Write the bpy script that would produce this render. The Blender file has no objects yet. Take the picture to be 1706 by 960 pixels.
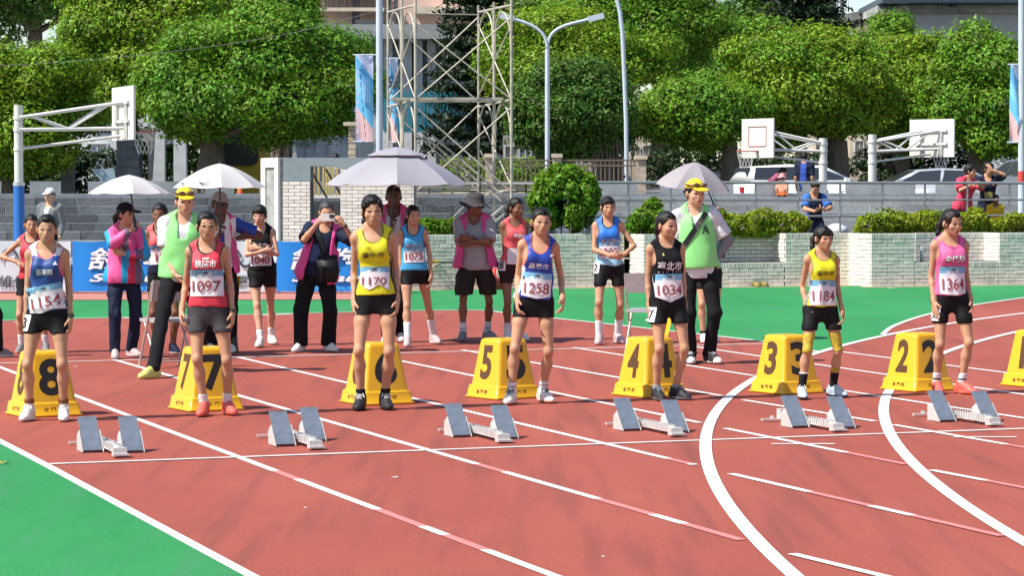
import bpy, math, random, time
import numpy as np
from math import sin, cos, pi, radians, atan2, sqrt
from mathutils import Vector, Matrix, Euler
from mathutils.bvhtree import BVHTree

T0 = time.time()
scn = bpy.context.scene
COL = scn.collection
rng = np.random.default_rng(7)
random.seed(7)

# ------------------------------------------------------------------ camera
IW, IH, F, CX, CY, HOR, CAMH = 1706, 960, 4340.0, 853.0, 480.0, 319.0, 1.65
PITCH = math.atan((CY - HOR) / F)
cam_d = bpy.data.cameras.new('camera')
cam_d.sensor_width = 36.0
cam_d.lens = F / IW * 36.0
cam_d.clip_start = 0.1
cam_d.clip_end = 3000
cam = bpy.data.objects.new('camera', cam_d)
cam.location = (0, 0, CAMH)
cam.rotation_euler = (pi / 2 - PITCH, 0, 0)
COL.objects.link(cam)
scn.camera = cam

# ------------------------------------------------------------------ sky and sun
SUN_EL, SUN_AZ = 52.0, radians(205.0)        # azimuth of the direction towards the sun, from +X counter-clockwise
sdir = Vector((cos(SUN_AZ) * cos(radians(SUN_EL)), sin(SUN_AZ) * cos(radians(SUN_EL)), sin(radians(SUN_EL))))
world = bpy.data.worlds.new('World')
scn.world = world
world.use_nodes = True
wn = world.node_tree.nodes
sky = wn.new('ShaderNodeTexSky')
sky.sky_type = 'NISHITA'
sky.sun_disc = False
sky.sun_elevation = radians(SUN_EL)
sky.sun_rotation = atan2(sdir.x, sdir.y)
sky.air_density = 1.0
sky.dust_density = 0.6
world.node_tree.links.new(sky.outputs[0], wn['Background'].inputs[0])
wn['Background'].inputs[1].default_value = 0.12
sun_d = bpy.data.lights.new('sun', 'SUN')
sun_d.energy = 5.0
sun_d.angle = radians(0.5)
sun_d.color = (1.0, 0.95, 0.86)
sun = bpy.data.objects.new('sun', sun_d)
sun.rotation_euler = sdir.to_track_quat('Z', 'Y').to_euler()
sun.location = sdir * 60
COL.objects.link(sun)
vs = scn.view_settings
vs.view_transform = 'Standard'
vs.look = 'None'
vs.gamma = 1.0
vs.use_curve_mapping = False
vs.exposure = 0.5

# ------------------------------------------------------------------ measuring: pixel of the photograph -> place
def ray(px, py):
    a, b = (px - CX) / F, (CY - py) / F
    return Vector((a, cos(PITCH) + b * sin(PITCH), -sin(PITCH) + b * cos(PITCH)))

def G(px, py, z=0.0):
    d = ray(px, py)
    t = (z - CAMH) / d.z
    return Vector((d.x * t, d.y * t, z))

def P(px, py, Y):
    d = ray(px, py)
    t = Y / d.y
    return Vector((d.x * t, Y, CAMH + d.z * t))

TU = Vector((-0.372, 1, 0)).normalized()      # along the lanes, away from the camera
TV = Vector((1, 0.372, 0)).normalized()       # along the start line, to the right
TROT = atan2(TV.y, TV.x)

# ------------------------------------------------------------------ materials
MATS = {}

def mat(name, col, rough=0.6, var=0.0, scale=6.0, bump=0.0, bscale=40.0, metal=0.0, spec=0.5, col2=None, island=0.0,
        transl=0.0, stretch=None, sheen=0.0, dirt=0.0, orand=0.0):
    if name in MATS:
        return MATS[name]
    m = bpy.data.materials.new(name)
    m.use_nodes = True
    nt = m.node_tree
    N, L = nt.nodes, nt.links
    b = N['Principled BSDF']
    b.inputs['Base Color'].default_value = (*col, 1)
    b.inputs['Roughness'].default_value = rough
    b.inputs['Metallic'].default_value = metal
    b.inputs['Specular IOR Level'].default_value = spec
    tc = N.new('ShaderNodeTexCoord')
    out = None
    vec = tc.outputs['Object']
    if stretch:
        mp = N.new('ShaderNodeMapping')
        mp.inputs['Scale'].default_value = stretch
        L.new(vec, mp.inputs['Vector'])
        vec = mp.outputs['Vector']
    if var > 0 or col2:
        nz = N.new('ShaderNodeTexNoise')
        nz.inputs['Scale'].default_value = scale
        nz.inputs['Detail'].default_value = 5
        nz.inputs['Roughness'].default_value = 0.65
        L.new(vec, nz.inputs['Vector'])
        r = N.new('ShaderNodeValToRGB')
        r.color_ramp.elements[0].position = 0.3
        r.color_ramp.elements[1].position = 0.7
        c2 = col2 if col2 else tuple(min(1, c * (1 + var)) for c in col)
        c1 = col if col2 else tuple(c * (1 - var) for c in col)
        r.color_ramp.elements[0].color = (*c1, 1)
        r.color_ramp.elements[1].color = (*c2, 1)
        L.new(nz.outputs['Fac'], r.inputs[0])
        out = r.outputs[0]
    if island > 0:
        ge = N.new('ShaderNodeNewGeometry')
        hs = N.new('ShaderNodeHueSaturation')
        mr = N.new('ShaderNodeMapRange')
        mr.inputs['To Min'].default_value = 1 - island
        mr.inputs['To Max'].default_value = 1 + island
        L.new(ge.outputs['Random Per Island'], mr.inputs['Value'])
        L.new(mr.outputs[0], hs.inputs['Value'])
        mr2 = N.new('ShaderNodeMapRange')
        mr2.inputs['To Min'].default_value = 0.5 - island * 0.06
        mr2.inputs['To Max'].default_value = 0.5 + island * 0.05
        L.new(ge.outputs['Random Per Island'], mr2.inputs['Value'])
        L.new(mr2.outputs[0], hs.inputs['Hue'])
        if out:
            L.new(out, hs.inputs['Color'])
        else:
            hs.inputs['Color'].default_value = (*col, 1)
        out = hs.outputs[0]
    if orand > 0:
        oi = N.new('ShaderNodeObjectInfo')
        hv = N.new('ShaderNodeHueSaturation')
        mv = N.new('ShaderNodeMapRange')
        mv.inputs['To Min'].default_value = 1 - orand
        mv.inputs['To Max'].default_value = 1 + orand
        L.new(oi.outputs['Random'], mv.inputs['Value'])
        L.new(mv.outputs[0], hv.inputs['Value'])
        if out:
            L.new(out, hv.inputs['Color'])
        else:
            hv.inputs['Color'].default_value = (*col, 1)
        out = hv.outputs[0]
    if dirt > 0:
        nz2 = N.new('ShaderNodeTexNoise')
        nz2.inputs['Scale'].default_value = 1.7
        nz2.inputs['Detail'].default_value = 8
        nz2.inputs['Roughness'].default_value = 0.75
        L.new(tc.outputs['Object'], nz2.inputs['Vector'])
        r2 = N.new('ShaderNodeValToRGB')
        r2.color_ramp.elements[0].position = 0.45
        r2.color_ramp.elements[1].position = 0.75
        L.new(nz2.outputs['Fac'], r2.inputs[0])
        mx = N.new('ShaderNodeMix')
        mx.data_type = 'RGBA'
        mx.blend_type = 'MULTIPLY'
        mx.inputs['B'].default_value = (1 - dirt, 1 - dirt * 1.05, 1 - dirt * 1.15, 1)
        L.new(r2.outputs[0], mx.inputs['Factor'])
        if out:
            L.new(out, mx.inputs['A'])
        else:
            mx.inputs['A'].default_value = (*col, 1)
        out = mx.outputs['Result']
    if out:
        L.new(out, b.inputs['Base Color'])
    if bump > 0:
        nb = N.new('ShaderNodeTexNoise')
        nb.inputs['Scale'].default_value = bscale
        nb.inputs['Detail'].default_value = 4
        L.new(vec, nb.inputs['Vector'])
        bp = N.new('ShaderNodeBump')
        bp.inputs['Strength'].default_value = bump
        bp.inputs['Distance'].default_value = 0.02
        L.new(nb.outputs['Fac'], bp.inputs['Height'])
        L.new(bp.outputs[0], b.inputs['Normal'])
    if sheen > 0:
        b.inputs['Sheen Weight'].default_value = sheen
    if transl > 0:
        tr = N.new('ShaderNodeBsdfTranslucent')
        ms = N.new('ShaderNodeMixShader')
        ms.inputs[0].default_value = transl
        if out:
            L.new(out, tr.inputs['Color'])
        else:
            tr.inputs['Color'].default_value = (*col, 1)
        L.new(b.outputs[0], ms.inputs[1])
        L.new(tr.outputs[0], ms.inputs[2])
        L.new(ms.outputs[0], N['Material Output'].inputs['Surface'])
    MATS[name] = m
    return m

# ------------------------------------------------------------------ objects
def put(o, name_parent=None, label=None, cat=None, group=None, kind=None):
    if name_parent is not None:
        o.parent = name_parent
    if label:
        o['label'] = label
    if cat:
        o['category'] = cat
    if group:
        o['group'] = group
    if kind:
        o['kind'] = kind
    return o

def empty(name, loc=(0, 0, 0), rz=0.0, label=None, cat=None, group=None, kind=None, parent=None):
    o = bpy.data.objects.new(name, None)
    o.empty_display_size = 0.2
    o.location = loc
    o.rotation_euler = (0, 0, rz)
    COL.objects.link(o)
    return put(o, parent, label, cat, group, kind)

def np_mesh(name, V, Q, smooth=True):
    """V (n,3) array, Q (m,k) index array, all faces the same size"""
    me = bpy.data.meshes.new(name)
    V = np.ascontiguousarray(V, dtype=np.float32)
    Q = np.ascontiguousarray(Q, dtype=np.int32)
    n, m, k = len(V), len(Q), Q.shape[1]
    me.vertices.add(n)
    me.vertices.foreach_set('co', V.ravel())
    me.loops.add(m * k)
    me.loops.foreach_set('vertex_index', Q.ravel())
    me.polygons.add(m)
    me.polygons.foreach_set('loop_start', np.arange(0, m * k, k, dtype=np.int32))
    me.polygons.foreach_set('loop_total', np.full(m, k, dtype=np.int32))
    if smooth:
        me.polygons.foreach_set('use_smooth', np.ones(m, dtype=bool))
    me.update(calc_edges=True)
    return me

def link_mesh(name, me, mats, parent=None, **kw):
    if not isinstance(mats, (list, tuple)):
        mats = [mats]
    if not me.materials:
        for m in mats:
            me.materials.append(m)
    o = bpy.data.objects.new(name, me)
    COL.objects.link(o)
    return put(o, parent, **kw)

def basis(d):
    d = Vector(d).normalized()
    a = Vector((0, 0, 1)) if abs(d.z) < 0.9 else Vector((1, 0, 0))
    u = d.cross(a).normalized()
    return u, d.cross(u).normalized(), d

class MB:
    """collects shapes; build() links them as one mesh object"""
    def __init__(s):
        s.v, s.f, s.mi, s.sm = [], [], [], []
    def add(s, vs_, fs, mi=0, smooth=False):
        o = len(s.v)
        s.v += [tuple(x) for x in vs_]
        for f in fs:
            s.f.append(tuple(i + o for i in f))
            s.mi.append(mi)
            s.sm.append(smooth)
        return s
    def box(s, c, size, rz=0.0, mi=0, M=None, taper=1.0):
        hx, hy, hz = size[0] / 2, size[1] / 2, size[2] / 2
        R = Matrix.Rotation(rz, 3, 'Z') if M is None else M
        vs_ = []
        for z, k in ((-hz, 1.0), (hz, taper)):
            for x, y in ((-hx, -hy), (hx, -hy), (hx, hy), (-hx, hy)):
                vs_.append(Vector(c) + R @ Vector((x * k, y * k, z)))
        return s.add(vs_, [(3, 2, 1, 0), (4, 5, 6, 7), (0, 1, 5, 4), (1, 2, 6, 5), (2, 3, 7, 6), (3, 0, 4, 7)], mi)
    def bar(s, a, b, w, h, mi=0):
        a, b = Vector(a), Vector(b)
        u, v, d = basis(b - a)
        vs_ = []
        for p in (a, b):
            for x, y in ((-1, -1), (1, -1), (1, 1), (-1, 1)):
                vs_.append(p + u * x * w / 2 + v * y * h / 2)
        return s.add(vs_, [(0, 1, 2, 3), (7, 6, 5, 4), (4, 5, 1, 0), (5, 6, 2, 1), (6, 7, 3, 2), (7, 4, 0, 3)], mi)
    def tube(s, pts, r, n=8, mi=0, cap=True, rs=None):
        pts = [Vector(p) for p in pts]
        rs = rs or [r] * len(pts)
        vs_, fs = [], []
        u = None
        for i, p in enumerate(pts):
            d = (pts[min(i + 1, len(pts) - 1)] - pts[max(i - 1, 0)])
            if u is None:
                u, v, d = basis(d)
            else:
                d.normalize()
                u = (u - d * u.dot(d)).normalized()
                v = d.cross(u)
            for k in range(n):
                a = 2 * pi * k / n
                vs_.append(p + (u * cos(a) + v * sin(a)) * rs[i])
        for i in range(len(pts) - 1):
            for k in range(n):
                k2 = (k + 1) % n
                fs.append((i * n + k, i * n + k2, (i + 1) * n + k2, (i + 1) * n + k))
        s.add(vs_, fs, mi, True)
        if cap:
            s.add(vs_[:n], [tuple(range(n))[::-1]], mi)
            s.add(vs_[-n:], [tuple(range(n))], mi)
        return s
    def lathe(s, prof, n=16, c=(0, 0, 0), mi=0, sx=1.0, sy=1.0, M=None):
        vs_, fs = [], []
        for r, z in prof:
            for k in range(n):
                a = 2 * pi * k / n
                q = Vector((r * cos(a) * sx, r * sin(a) * sy, z))
                if M is not None:
                    q = M @ q
                vs_.append(Vector(c) + q)
        for i in range(len(prof) - 1):
            for k in range(n):
                k2 = (k + 1) % n
                fs.append((i * n + k, i * n + k2, (i + 1) * n + k2, (i + 1) * n + k))
        return s.add(vs_, fs, mi, True)
    def loft(s, rings, mi=0, smooth=False, cap=True):
        n = len(rings[0])
        vs_ = [p for r in rings for p in r]
        fs = []
        for i in range(len(rings) - 1):
            for k in range(n):
                k2 = (k + 1) % n
                fs.append((i * n + k, i * n + k2, (i + 1) * n + k2, (i + 1) * n + k))
        if cap:
            fs.append(tuple(range(n))[::-1])
            fs.append(tuple((len(rings) - 1) * n + k for k in range(n)))
        return s.add(vs_, fs, mi, smooth)
    def mesh(s, name):
        me = bpy.data.meshes.new(name)
        me.from_pydata(s.v, [], s.f)
        me.polygons.foreach_set('material_index', np.array(s.mi, dtype=np.int32))
        me.polygons.foreach_set('use_smooth', np.array(s.sm, dtype=bool))
        me.update()
        return me
    def build(s, name, mats, parent=None, **kw):
        return link_mesh(name, s.mesh(name), mats, parent, **kw)

def shift(o, parent):
    """keep a mesh written in world coordinates in place under a parent thing"""
    o.parent = parent
    o.matrix_parent_inverse = Matrix.LocRotScale(parent.location, parent.rotation_euler, parent.scale).inverted()
    return o

_txt = {}
def text_mesh(body, size=1.0, bold=0.0, extrude=0.0, shear=0.0, align='CENTER'):
    """flat lettering as (verts array, faces list), centred in x and on the letters' middle in y"""
    key = (body, bold, shear, align)
    if key not in _txt:
        c = bpy.data.curves.new('lettering', 'FONT')
        c.body = body
        c.offset = bold
        c.shear = shear
        c.resolution_u = 4
        c.align_x = align
        o = bpy.data.objects.new('lettering', c)
        COL.objects.link(o)
        bpy.context.view_layer.update()
        me = bpy.data.meshes.new_from_object(o)
        V = np.array([v.co[:] for v in me.vertices])
        Fs = [tuple(p.vertices) for p in me.polygons]
        V[:, 1] -= (V[:, 1].min() + V[:, 1].max()) / 2
        if align == 'CENTER':
            V[:, 0] -= (V[:, 0].min() + V[:, 0].max()) / 2
        bpy.data.objects.remove(o)
        bpy.data.curves.remove(c)
        bpy.data.meshes.remove(me)
        _txt[key] = (V, Fs)
    V, Fs = _txt[key]
    return V * size, Fs

def lettering(mb, body, at, right, up, height, width=None, bold=0.0, shear=0.0, mi=0, lift=0.004):
    """lettering laid on a plane: height of the letters in metres, width optional"""
    V, Fs = text_mesh(body, 1.0, bold, 0, shear)
    h = V[:, 1].max() - V[:, 1].min()
    w = V[:, 0].max() - V[:, 0].min()
    sy = height / h
    sx = width / w if width else sy
    right, up = Vector(right).normalized(), Vector(up).normalized()
    n = right.cross(up)
    vs_ = [Vector(at) + right * (v[0] * sx) + up * (v[1] * sy) + n * lift for v in V]
    mb.add(vs_, Fs, mi)

# common materials
white_paint = mat('white_paint', (0.72, 0.70, 0.66), 0.45, var=0.08, scale=8, dirt=0.25)
steel = mat('galvanised_steel', (0.55, 0.56, 0.58), 0.38, metal=0.6, var=0.15, scale=12)
dark_gap = mat('dark_interior', (0.012, 0.013, 0.015), 0.6)
black_plastic = mat('black_plastic', (0.02, 0.02, 0.022), 0.45)
concrete = mat('pale_concrete', (0.42, 0.42, 0.41), 0.85, var=0.18, scale=3, bump=0.25, bscale=30, dirt=0.3)
# ================================================================== GROUND, TRACK, PAINT
def rubber(name, c1, c2, c3):
    m = bpy.data.materials.new(name)
    m.use_nodes = True
    N, L = m.node_tree.nodes, m.node_tree.links
    b = N['Principled BSDF']
    b.inputs['Roughness'].default_value = 0.85
    b.inputs['Specular IOR Level'].default_value = 0.25
    tc = N.new('ShaderNodeTexCoord')
    big = N.new('ShaderNodeTexNoise'); big.inputs['Scale'].default_value = 0.55; big.inputs['Detail'].default_value = 7; big.inputs['Roughness'].default_value = 0.7
    fine = N.new('ShaderNodeTexNoise'); fine.inputs['Scale'].default_value = 55; fine.inputs['Detail'].default_value = 4; fine.inputs['Roughness'].default_value = 0.8
    spots = N.new('ShaderNodeTexVoronoi'); spots.inputs['Scale'].default_value = 2.3
    mp = N.new('ShaderNodeMapping'); mp.inputs['Scale'].default_value = (1.0, 0.35, 1); mp.inputs['Rotation'].default_value = (0, 0, -TROT)
    L.new(tc.outputs['Object'], mp.inputs['Vector'])
    L.new(mp.outputs[0], big.inputs['Vector'])
    L.new(tc.outputs['Object'], fine.inputs['Vector'])
    r = N.new('ShaderNodeValToRGB')
    r.color_ramp.elements[0].position = 0.28; r.color_ramp.elements[0].color = (*c1, 1)
    r.color_ramp.elements[1].position = 0.72; r.color_ramp.elements[1].color = (*c2, 1)
    L.new(big.outputs['Fac'], r.inputs[0])
    mx = N.new('ShaderNodeMix'); mx.data_type = 'RGBA'; mx.blend_type = 'OVERLAY'; mx.inputs['Factor'].default_value = 0.38
    L.new(r.outputs[0], mx.inputs['A'])
    r2 = N.new('ShaderNodeValToRGB')
    r2.color_ramp.elements[0].position = 0.33; r2.color_ramp.elements[0].color = (0.16, 0.16, 0.16, 1)
    r2.color_ramp.elements[1].position = 0.67; r2.color_ramp.elements[1].color = (0.85, 0.85, 0.85, 1)
    L.new(fine.outputs['Fac'], r2.inputs[0])
    L.new(r2.outputs[0], mx.inputs['B'])
    # long faint scuffs
    sc = N.new('ShaderNodeTexNoise'); sc.inputs['Scale'].default_value = 1.2; sc.inputs['Detail'].default_value = 6
    mp2 = N.new('ShaderNodeMapping'); mp2.inputs['Scale'].default_value = (5.0, 0.3, 1); mp2.inputs['Rotation'].default_value = (0, 0, -TROT)
    L.new(tc.outputs['Object'], mp2.inputs['Vector']); L.new(mp2.outputs[0], sc.inputs['Vector'])
    r3 = N.new('ShaderNodeValToRGB')
    r3.color_ramp.elements[0].position = 0.50; r3.color_ramp.elements[0].color = (0, 0, 0, 1)
    r3.color_ramp.elements[1].position = 0.75; r3.color_ramp.elements[1].color = (0.75, 0.75, 0.75, 1)
    L.new(sc.outputs['Fac'], r3.inputs[0])
    mx2 = N.new('ShaderNodeMix'); mx2.data_type = 'RGBA'; mx2.inputs['B'].default_value = (*c3, 1)
    L.new(r3.outputs[0], mx2.inputs['Factor']); L.new(mx.outputs['Result'], mx2.inputs['A'])
    L.new(mx2.outputs['Result'], b.inputs['Base Color'])
    bp = N.new('ShaderNodeBump'); bp.inputs['Strength'].default_value = 0.35; bp.inputs['Distance'].default_value = 0.01
    L.new(fine.outputs['Fac'], bp.inputs['Height']); L.new(bp.outputs[0], b.inputs['Normal'])
    return m

m_track = rubber('red_track_rubber', (0.27, 0.060, 0.041), (0.345, 0.087, 0.062), (0.18, 0.05, 0.04))
m_green = rubber('green_track_rubber', (0.014, 0.185, 0.05), (0.036, 0.27, 0.085), (0.05, 0.2, 0.09))
m_line = mat('white_line_paint', (0.78, 0.77, 0.74), 0.7, var=0.07, scale=9, dirt=0.22, bump=0.15, bscale=120)
m_pink = mat('pink_line_paint', (0.62, 0.20, 0.19), 0.75, var=0.1, scale=9, dirt=0.15)
m_asph = mat('grey_asphalt', (0.09, 0.09, 0.092), 0.9, var=0.3, scale=2, bump=0.3, bscale=60)
m_sand = mat('sandy_strip', (0.42, 0.32, 0.22), 0.95, var=0.25, scale=3, bump=0.3, bscale=50)

def sheet(name, pts, z, m, parent=None, kind='structure', label=None):
    mb = MB()
    mb.add([(p[0], p[1], z) for p in pts], [tuple(range(len(pts)))])
    me = mb.mesh(name)
    if me.polygons[0].normal.z < 0:
        me.flip_normals()
    return link_mesh(name, me, m, parent, kind=kind, label=label)

ground = sheet('ground', [(-900, -200), (900, -200), (900, 1600), (-900, 1600)], -0.06, m_asph)
track = sheet('running_track', [(-14, 1.5), (26, 1.5), (26, 60), (-30, 60), (-30, 20)], 0.0, m_track)

def catmull(pts, k=8):
    P_ = [pts[0] + (pts[0] - pts[1])] + list(pts) + [pts[-1] + (pts[-1] - pts[-2])]
    out = []
    for i in range(1, len(P_) - 2):
        for j in range(k):
            t = j / k
            a, b, c, d = P_[i - 1], P_[i], P_[i + 1], P_[i + 2]
            out.append(0.5 * ((2 * b) + (c - a) * t + (2 * a - 5 * b + 4 * c - d) * t * t + (3 * b - a - 3 * c + d) * t ** 3))
    out.append(pts[-1])
    return out

_lz = [0.0035]
def stripe(name, px, w, m=m_line, curve=False, world_pts=None):
    pts = world_pts if world_pts else [G(*p) for p in px]
    if curve:
        pts = catmull(pts)
    _lz[0] += 0.00006
    z = _lz[0]
    L_, R_ = [], []
    for i, p in enumerate(pts):
        d = pts[min(i + 1, len(pts) - 1)] - pts[max(i - 1, 0)]
        n = Vector((-d.y, d.x, 0)).normalized()
        L_.append((p.x + n.x * w / 2, p.y + n.y * w / 2, z))
        R_.append((p.x - n.x * w / 2, p.y - n.y * w / 2, z))
    k = len(pts)
    mb = MB()
    mb.add(L_ + R_, [(k + i, k + i + 1, i + 1, i) for i in range(k - 1)])
    return mb.build(name, m, track)

def lane(a, b, pinks=(), w=0.055):
    """a straight lane line between two pixels of the photo, pink where the paint was changed (x pixel ranges)"""
    def at(x):
        return G(x, a[1] + (b[1] - a[1]) * (x - a[0]) / (b[0] - a[0]))
    xs = [(a[0], False)]
    for p0, p1 in pinks:
        xs += [(p0, True), (p1, False)]
    xs.append((b[0], None))
    for (x0, pk), (x1, _) in zip(xs[:-1], xs[1:]):
        if x1 - x0 > 0.5:
            stripe('lane_line', None, w, m_pink if pk else m_line, world_pts=[at(x0), at(x1)])

stripe('lane_line', [(-140, 664), (0, 736), (79, 777), (500, 1005)], 0.058)
lane((-60, 590), (1010, 994), [(458, 496), (629, 704), (742, 808)])
lane((190, 600), (1235, 901.5), [(794, 840), (996, 1087), (1140, 1235)])
lane((395, 595.5), (1157, 775.8), [(1113, 1149)])
lane((667, 602), (1166, 705.5))
lane((770, 584), (1202, 660.5))
lane((956, 580), (1256, 627))
lane((1130, 574.5), (1720, 660.5))
lane((1393, 586), (1740, 630))
lane((1238, 667.5), (1458, 703))
lane((1380, 648), (1720, 700))
lane((1208, 715), (1509, 775), [(1410, 1509)])
lane((1488, 709), (1730, 751), [(1676, 1730)])
lane((1285, 741), (1391, 741), w=0.045)
lane((1589, 729.5), (1694, 729.5), w=0.045)
lane((1218, 791), (1669, 895), [(1348, 1451), (1520, 1669)])
lane((1552, 785), (1730, 819), [(1642, 1730)])
lane((1320, 925), (1520, 974))
stripe('start_line', [(79, 774.8), (1187, 734.3), (1760, 713.5)], 0.05)
stripe('exchange_line', [(-30, 607.2), (1292, 573)], 0.05)
def arc(cx, cy, r, y0, y1, n=60):
    out = []
    a0, a1 = math.asin((y0 - cy) / r), math.asin((y1 - cy) / r)
    for i in range(n + 1):
        a = a0 + (a1 - a0) * i / n
        out.append(Vector((cx - r * cos(a), cy + r * sin(a), 0)))
    return out
stripe('curve_line', None, 0.078, world_pts=arc(44.126, 13.629, 42.992, 9.0, 38.0))
stripe('curve_line', None, 0.078, world_pts=arc(44.327, 13.637, 41.95, 9.0, 36.0))
EDGE_L = [(-120, 537), (0, 535), (200, 529.5), (400, 525), (560, 521), (700, 518), (795, 517.5), (858, 524), (985, 537.5), (1240, 566), (1292, 573.5), (1340, 583), (1366, 587.5)]
EDGE_R = [(1470, 558), (1491, 543), (1544, 525), (1621, 509), (1720, 494.5)]
stripe('edge_line', EDGE_L, 0.06, curve=True)
stripe('edge_line', EDGE_R, 0.06, curve=True)
# loose white paint marks on the old lines
for a, b, w in (((24, 537.5), (60, 537), .12), ((205, 531), (232, 530), .12), ((1478, 480.5), (1490, 480.3), .12), ((430, 526), (486, 524.2), .13)):
    stripe('paint_patch', [a, b], w)

g1 = [G(*p) for p in EDGE_L] + [G(*p) for p in EDGE_R] + [Vector((40, 60, 0)), Vector((-30, 60, 0)), Vector((-30, 28, 0))]
sheet('green_apron', g1, 0.002, m_green)
g2 = [G(-140, 668), G(0, 740), G(79, 780), G(500, 1009), Vector((-1, 2, 0)), Vector((-12, 2, 0)), Vector((-14, 18, 0))]
sheet('green_border', g2, 0.0022, m_green)
r1 = [G(-60, 500.5), G(602, 498), G(604, 488), G(-60, 486)]
sheet('red_strip', [G(-400, 501), G(600, 499.5), G(600, 482), G(-400, 482)], 0.0045, mat('pale_red_rubber', (0.43, 0.17, 0.13), 0.85, var=.12, scale=2))
stripe('dark_joint', [(-200, 502), (600, 500)], 0.10, mat('dark_joint', (0.06, 0.07, 0.06), 0.9))

# fallen leaf and litter on the track
lt = MB(); p = G(6, 775)
for k in range(5):
    a = k * 1.3
    lt.add([p + Vector((0, 0, .012)), p + Vector((.03 * cos(a), .045 * sin(a), .02)), p + Vector((.05 * cos(a + .5), .07 * sin(a + .5), .014))], [(0, 1, 2)])
lt.build('fallen_leaf', mat('yellow_leaf', (0.6, 0.32, 0.03), 0.6), label='small yellow dead leaf lying on the green ground at the left edge', cat='leaf')
lt = MB()
for px_, py_, s in ((657, 797, .022), (125, 612, .02), (508, 848, .008), (1004, 930, .008)):
    p = G(px_, py_)
    lt.add([(p.x - s, p.y - .01, .006), (p.x + s, p.y - .005, .006), (p.x + s * .7, p.y + .01, .009)], [(0, 1, 2)])
lt.build('litter_bits', m_line, kind='stuff')
# ================================================================== LANE BOXES, STARTING BLOCKS, BANNERS, UMBRELLAS, CHAIRS
m_box = mat('yellow_plastic', (0.76, 0.405, 0.010), 0.38, var=.06, scale=7, dirt=.18, bump=.03, bscale=60)
m_num = mat('black_vinyl', (0.018, 0.012, 0.008), 0.45)
m_brownnum = mat('faded_vinyl', (0.09, 0.04, 0.012), 0.5)

def rsq(w, z, r, n=4):
    """ring: rounded square of width w at height z"""
    out = []
    h = w / 2 - r
    for cx_, cy_, a0 in ((h, h, 0), (-h, h, pi / 2), (-h, -h, pi), (h, -h, 3 * pi / 2)):
        for i in range(n + 1):
            a = a0 + (pi / 2) * i / n
            out.append(Vector((cx_ + r * cos(a), cy_ + r * sin(a), z)))
    return out

def lane_box(num, px, rz, label):
    a = radians(rz + ord(num) * 37 % 9 - 4)
    c = G(*px)
    right, back = Vector((cos(a), sin(a), 0)), Vector((-sin(a), cos(a), 0))
    o = c + right * .35 + back * .40
    root = empty('lane_marker_box', (o.x, o.y, 0.004), a, label, 'lane marker', 'numbered yellow lane boxes behind the runners')
    mb = MB()
    mb.loft([rsq(.45, 0, .02), rsq(.452, .012, .02), rsq(.43, .016, .022), rsq(.413, .090, .03), rsq(.408, .096, .03), rsq(.386, .099, .03), rsq(.378, .11, .034),
             rsq(.280, .440, .034), rsq(.267, .462, .034), rsq(.23, .472, .03), rsq(.09, .4735, .02)], 0, True)
    mb.build('box_shell', m_box, root)
    # small handle slot on the lid
    mb = MB(); mb.loft([rsq(.05, .4738, .02), rsq(.046, .4745, .018)], 0)
    mb.build('lid_slot', m_brownnum, root)
    sl = .049 / .33
    for nrm, rt, m_, wd in ((Vector((0, -1, 0)), Vector((1, 0, 0)), m_num, .19), (Vector((-1, 0, 0)), Vector((0, -1, 0)), m_brownnum, .14), (Vector((1, 0, 0)), Vector((0, 1, 0)), m_num, .12)):
        up = (Vector((0, 0, 1)) - nrm * sl)
        z = .285
        at = nrm * (.378 / 2 - (z - .11) * sl) + Vector((0, 0, z))
        mb = MB()
        lettering(mb, num, at, rt, up, .275, wd if num != '1' else .06, bold=.035, lift=.003)
        mb.build('number', m_, root)
        mb = MB()
        up2 = (Vector((0, 0, 1)) - nrm * (.0085 / .074))
        lettering(mb, '金 門 縣', nrm * (.422 / 2) + Vector((0, 0, .053)), rt, up2, .032, .15, bold=.01, lift=.003)
        mb.build('lettering', m_brownnum, root)
    return root

for n_, px_, side in (('8', (27, 702), 'far left, behind the blue and pink vest runner'), ('7', (304, 692), 'behind the runner with glasses and red vest'), ('6', (595, 681), 'behind the tall runner in the yellow vest'),
                           ('5', (828, 671.5), 'behind the runner in the plain royal blue vest'), ('4', (1076, 668), 'behind the runner in the black vest'),
                           ('3', (1308, 662.5), 'behind the small runner with yellow patterned knees'), ('2', (1530, 658), 'behind the runner in the pink vest'), ('1', (1732, 651), 'cut off by the right edge of the photo')):
    lane_box(n_, px_, 32, 'yellow lane box numbered %s %s' % (n_, side))

m_alu = mat('aluminium', (0.68, 0.66, 0.63), 0.42, metal=.35, var=.12, scale=20)
m_pad = mat('pedal_rubber', (0.15, 0.18, 0.23), 0.42, var=.25, scale=14, dirt=.35, spec=.7)

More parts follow.
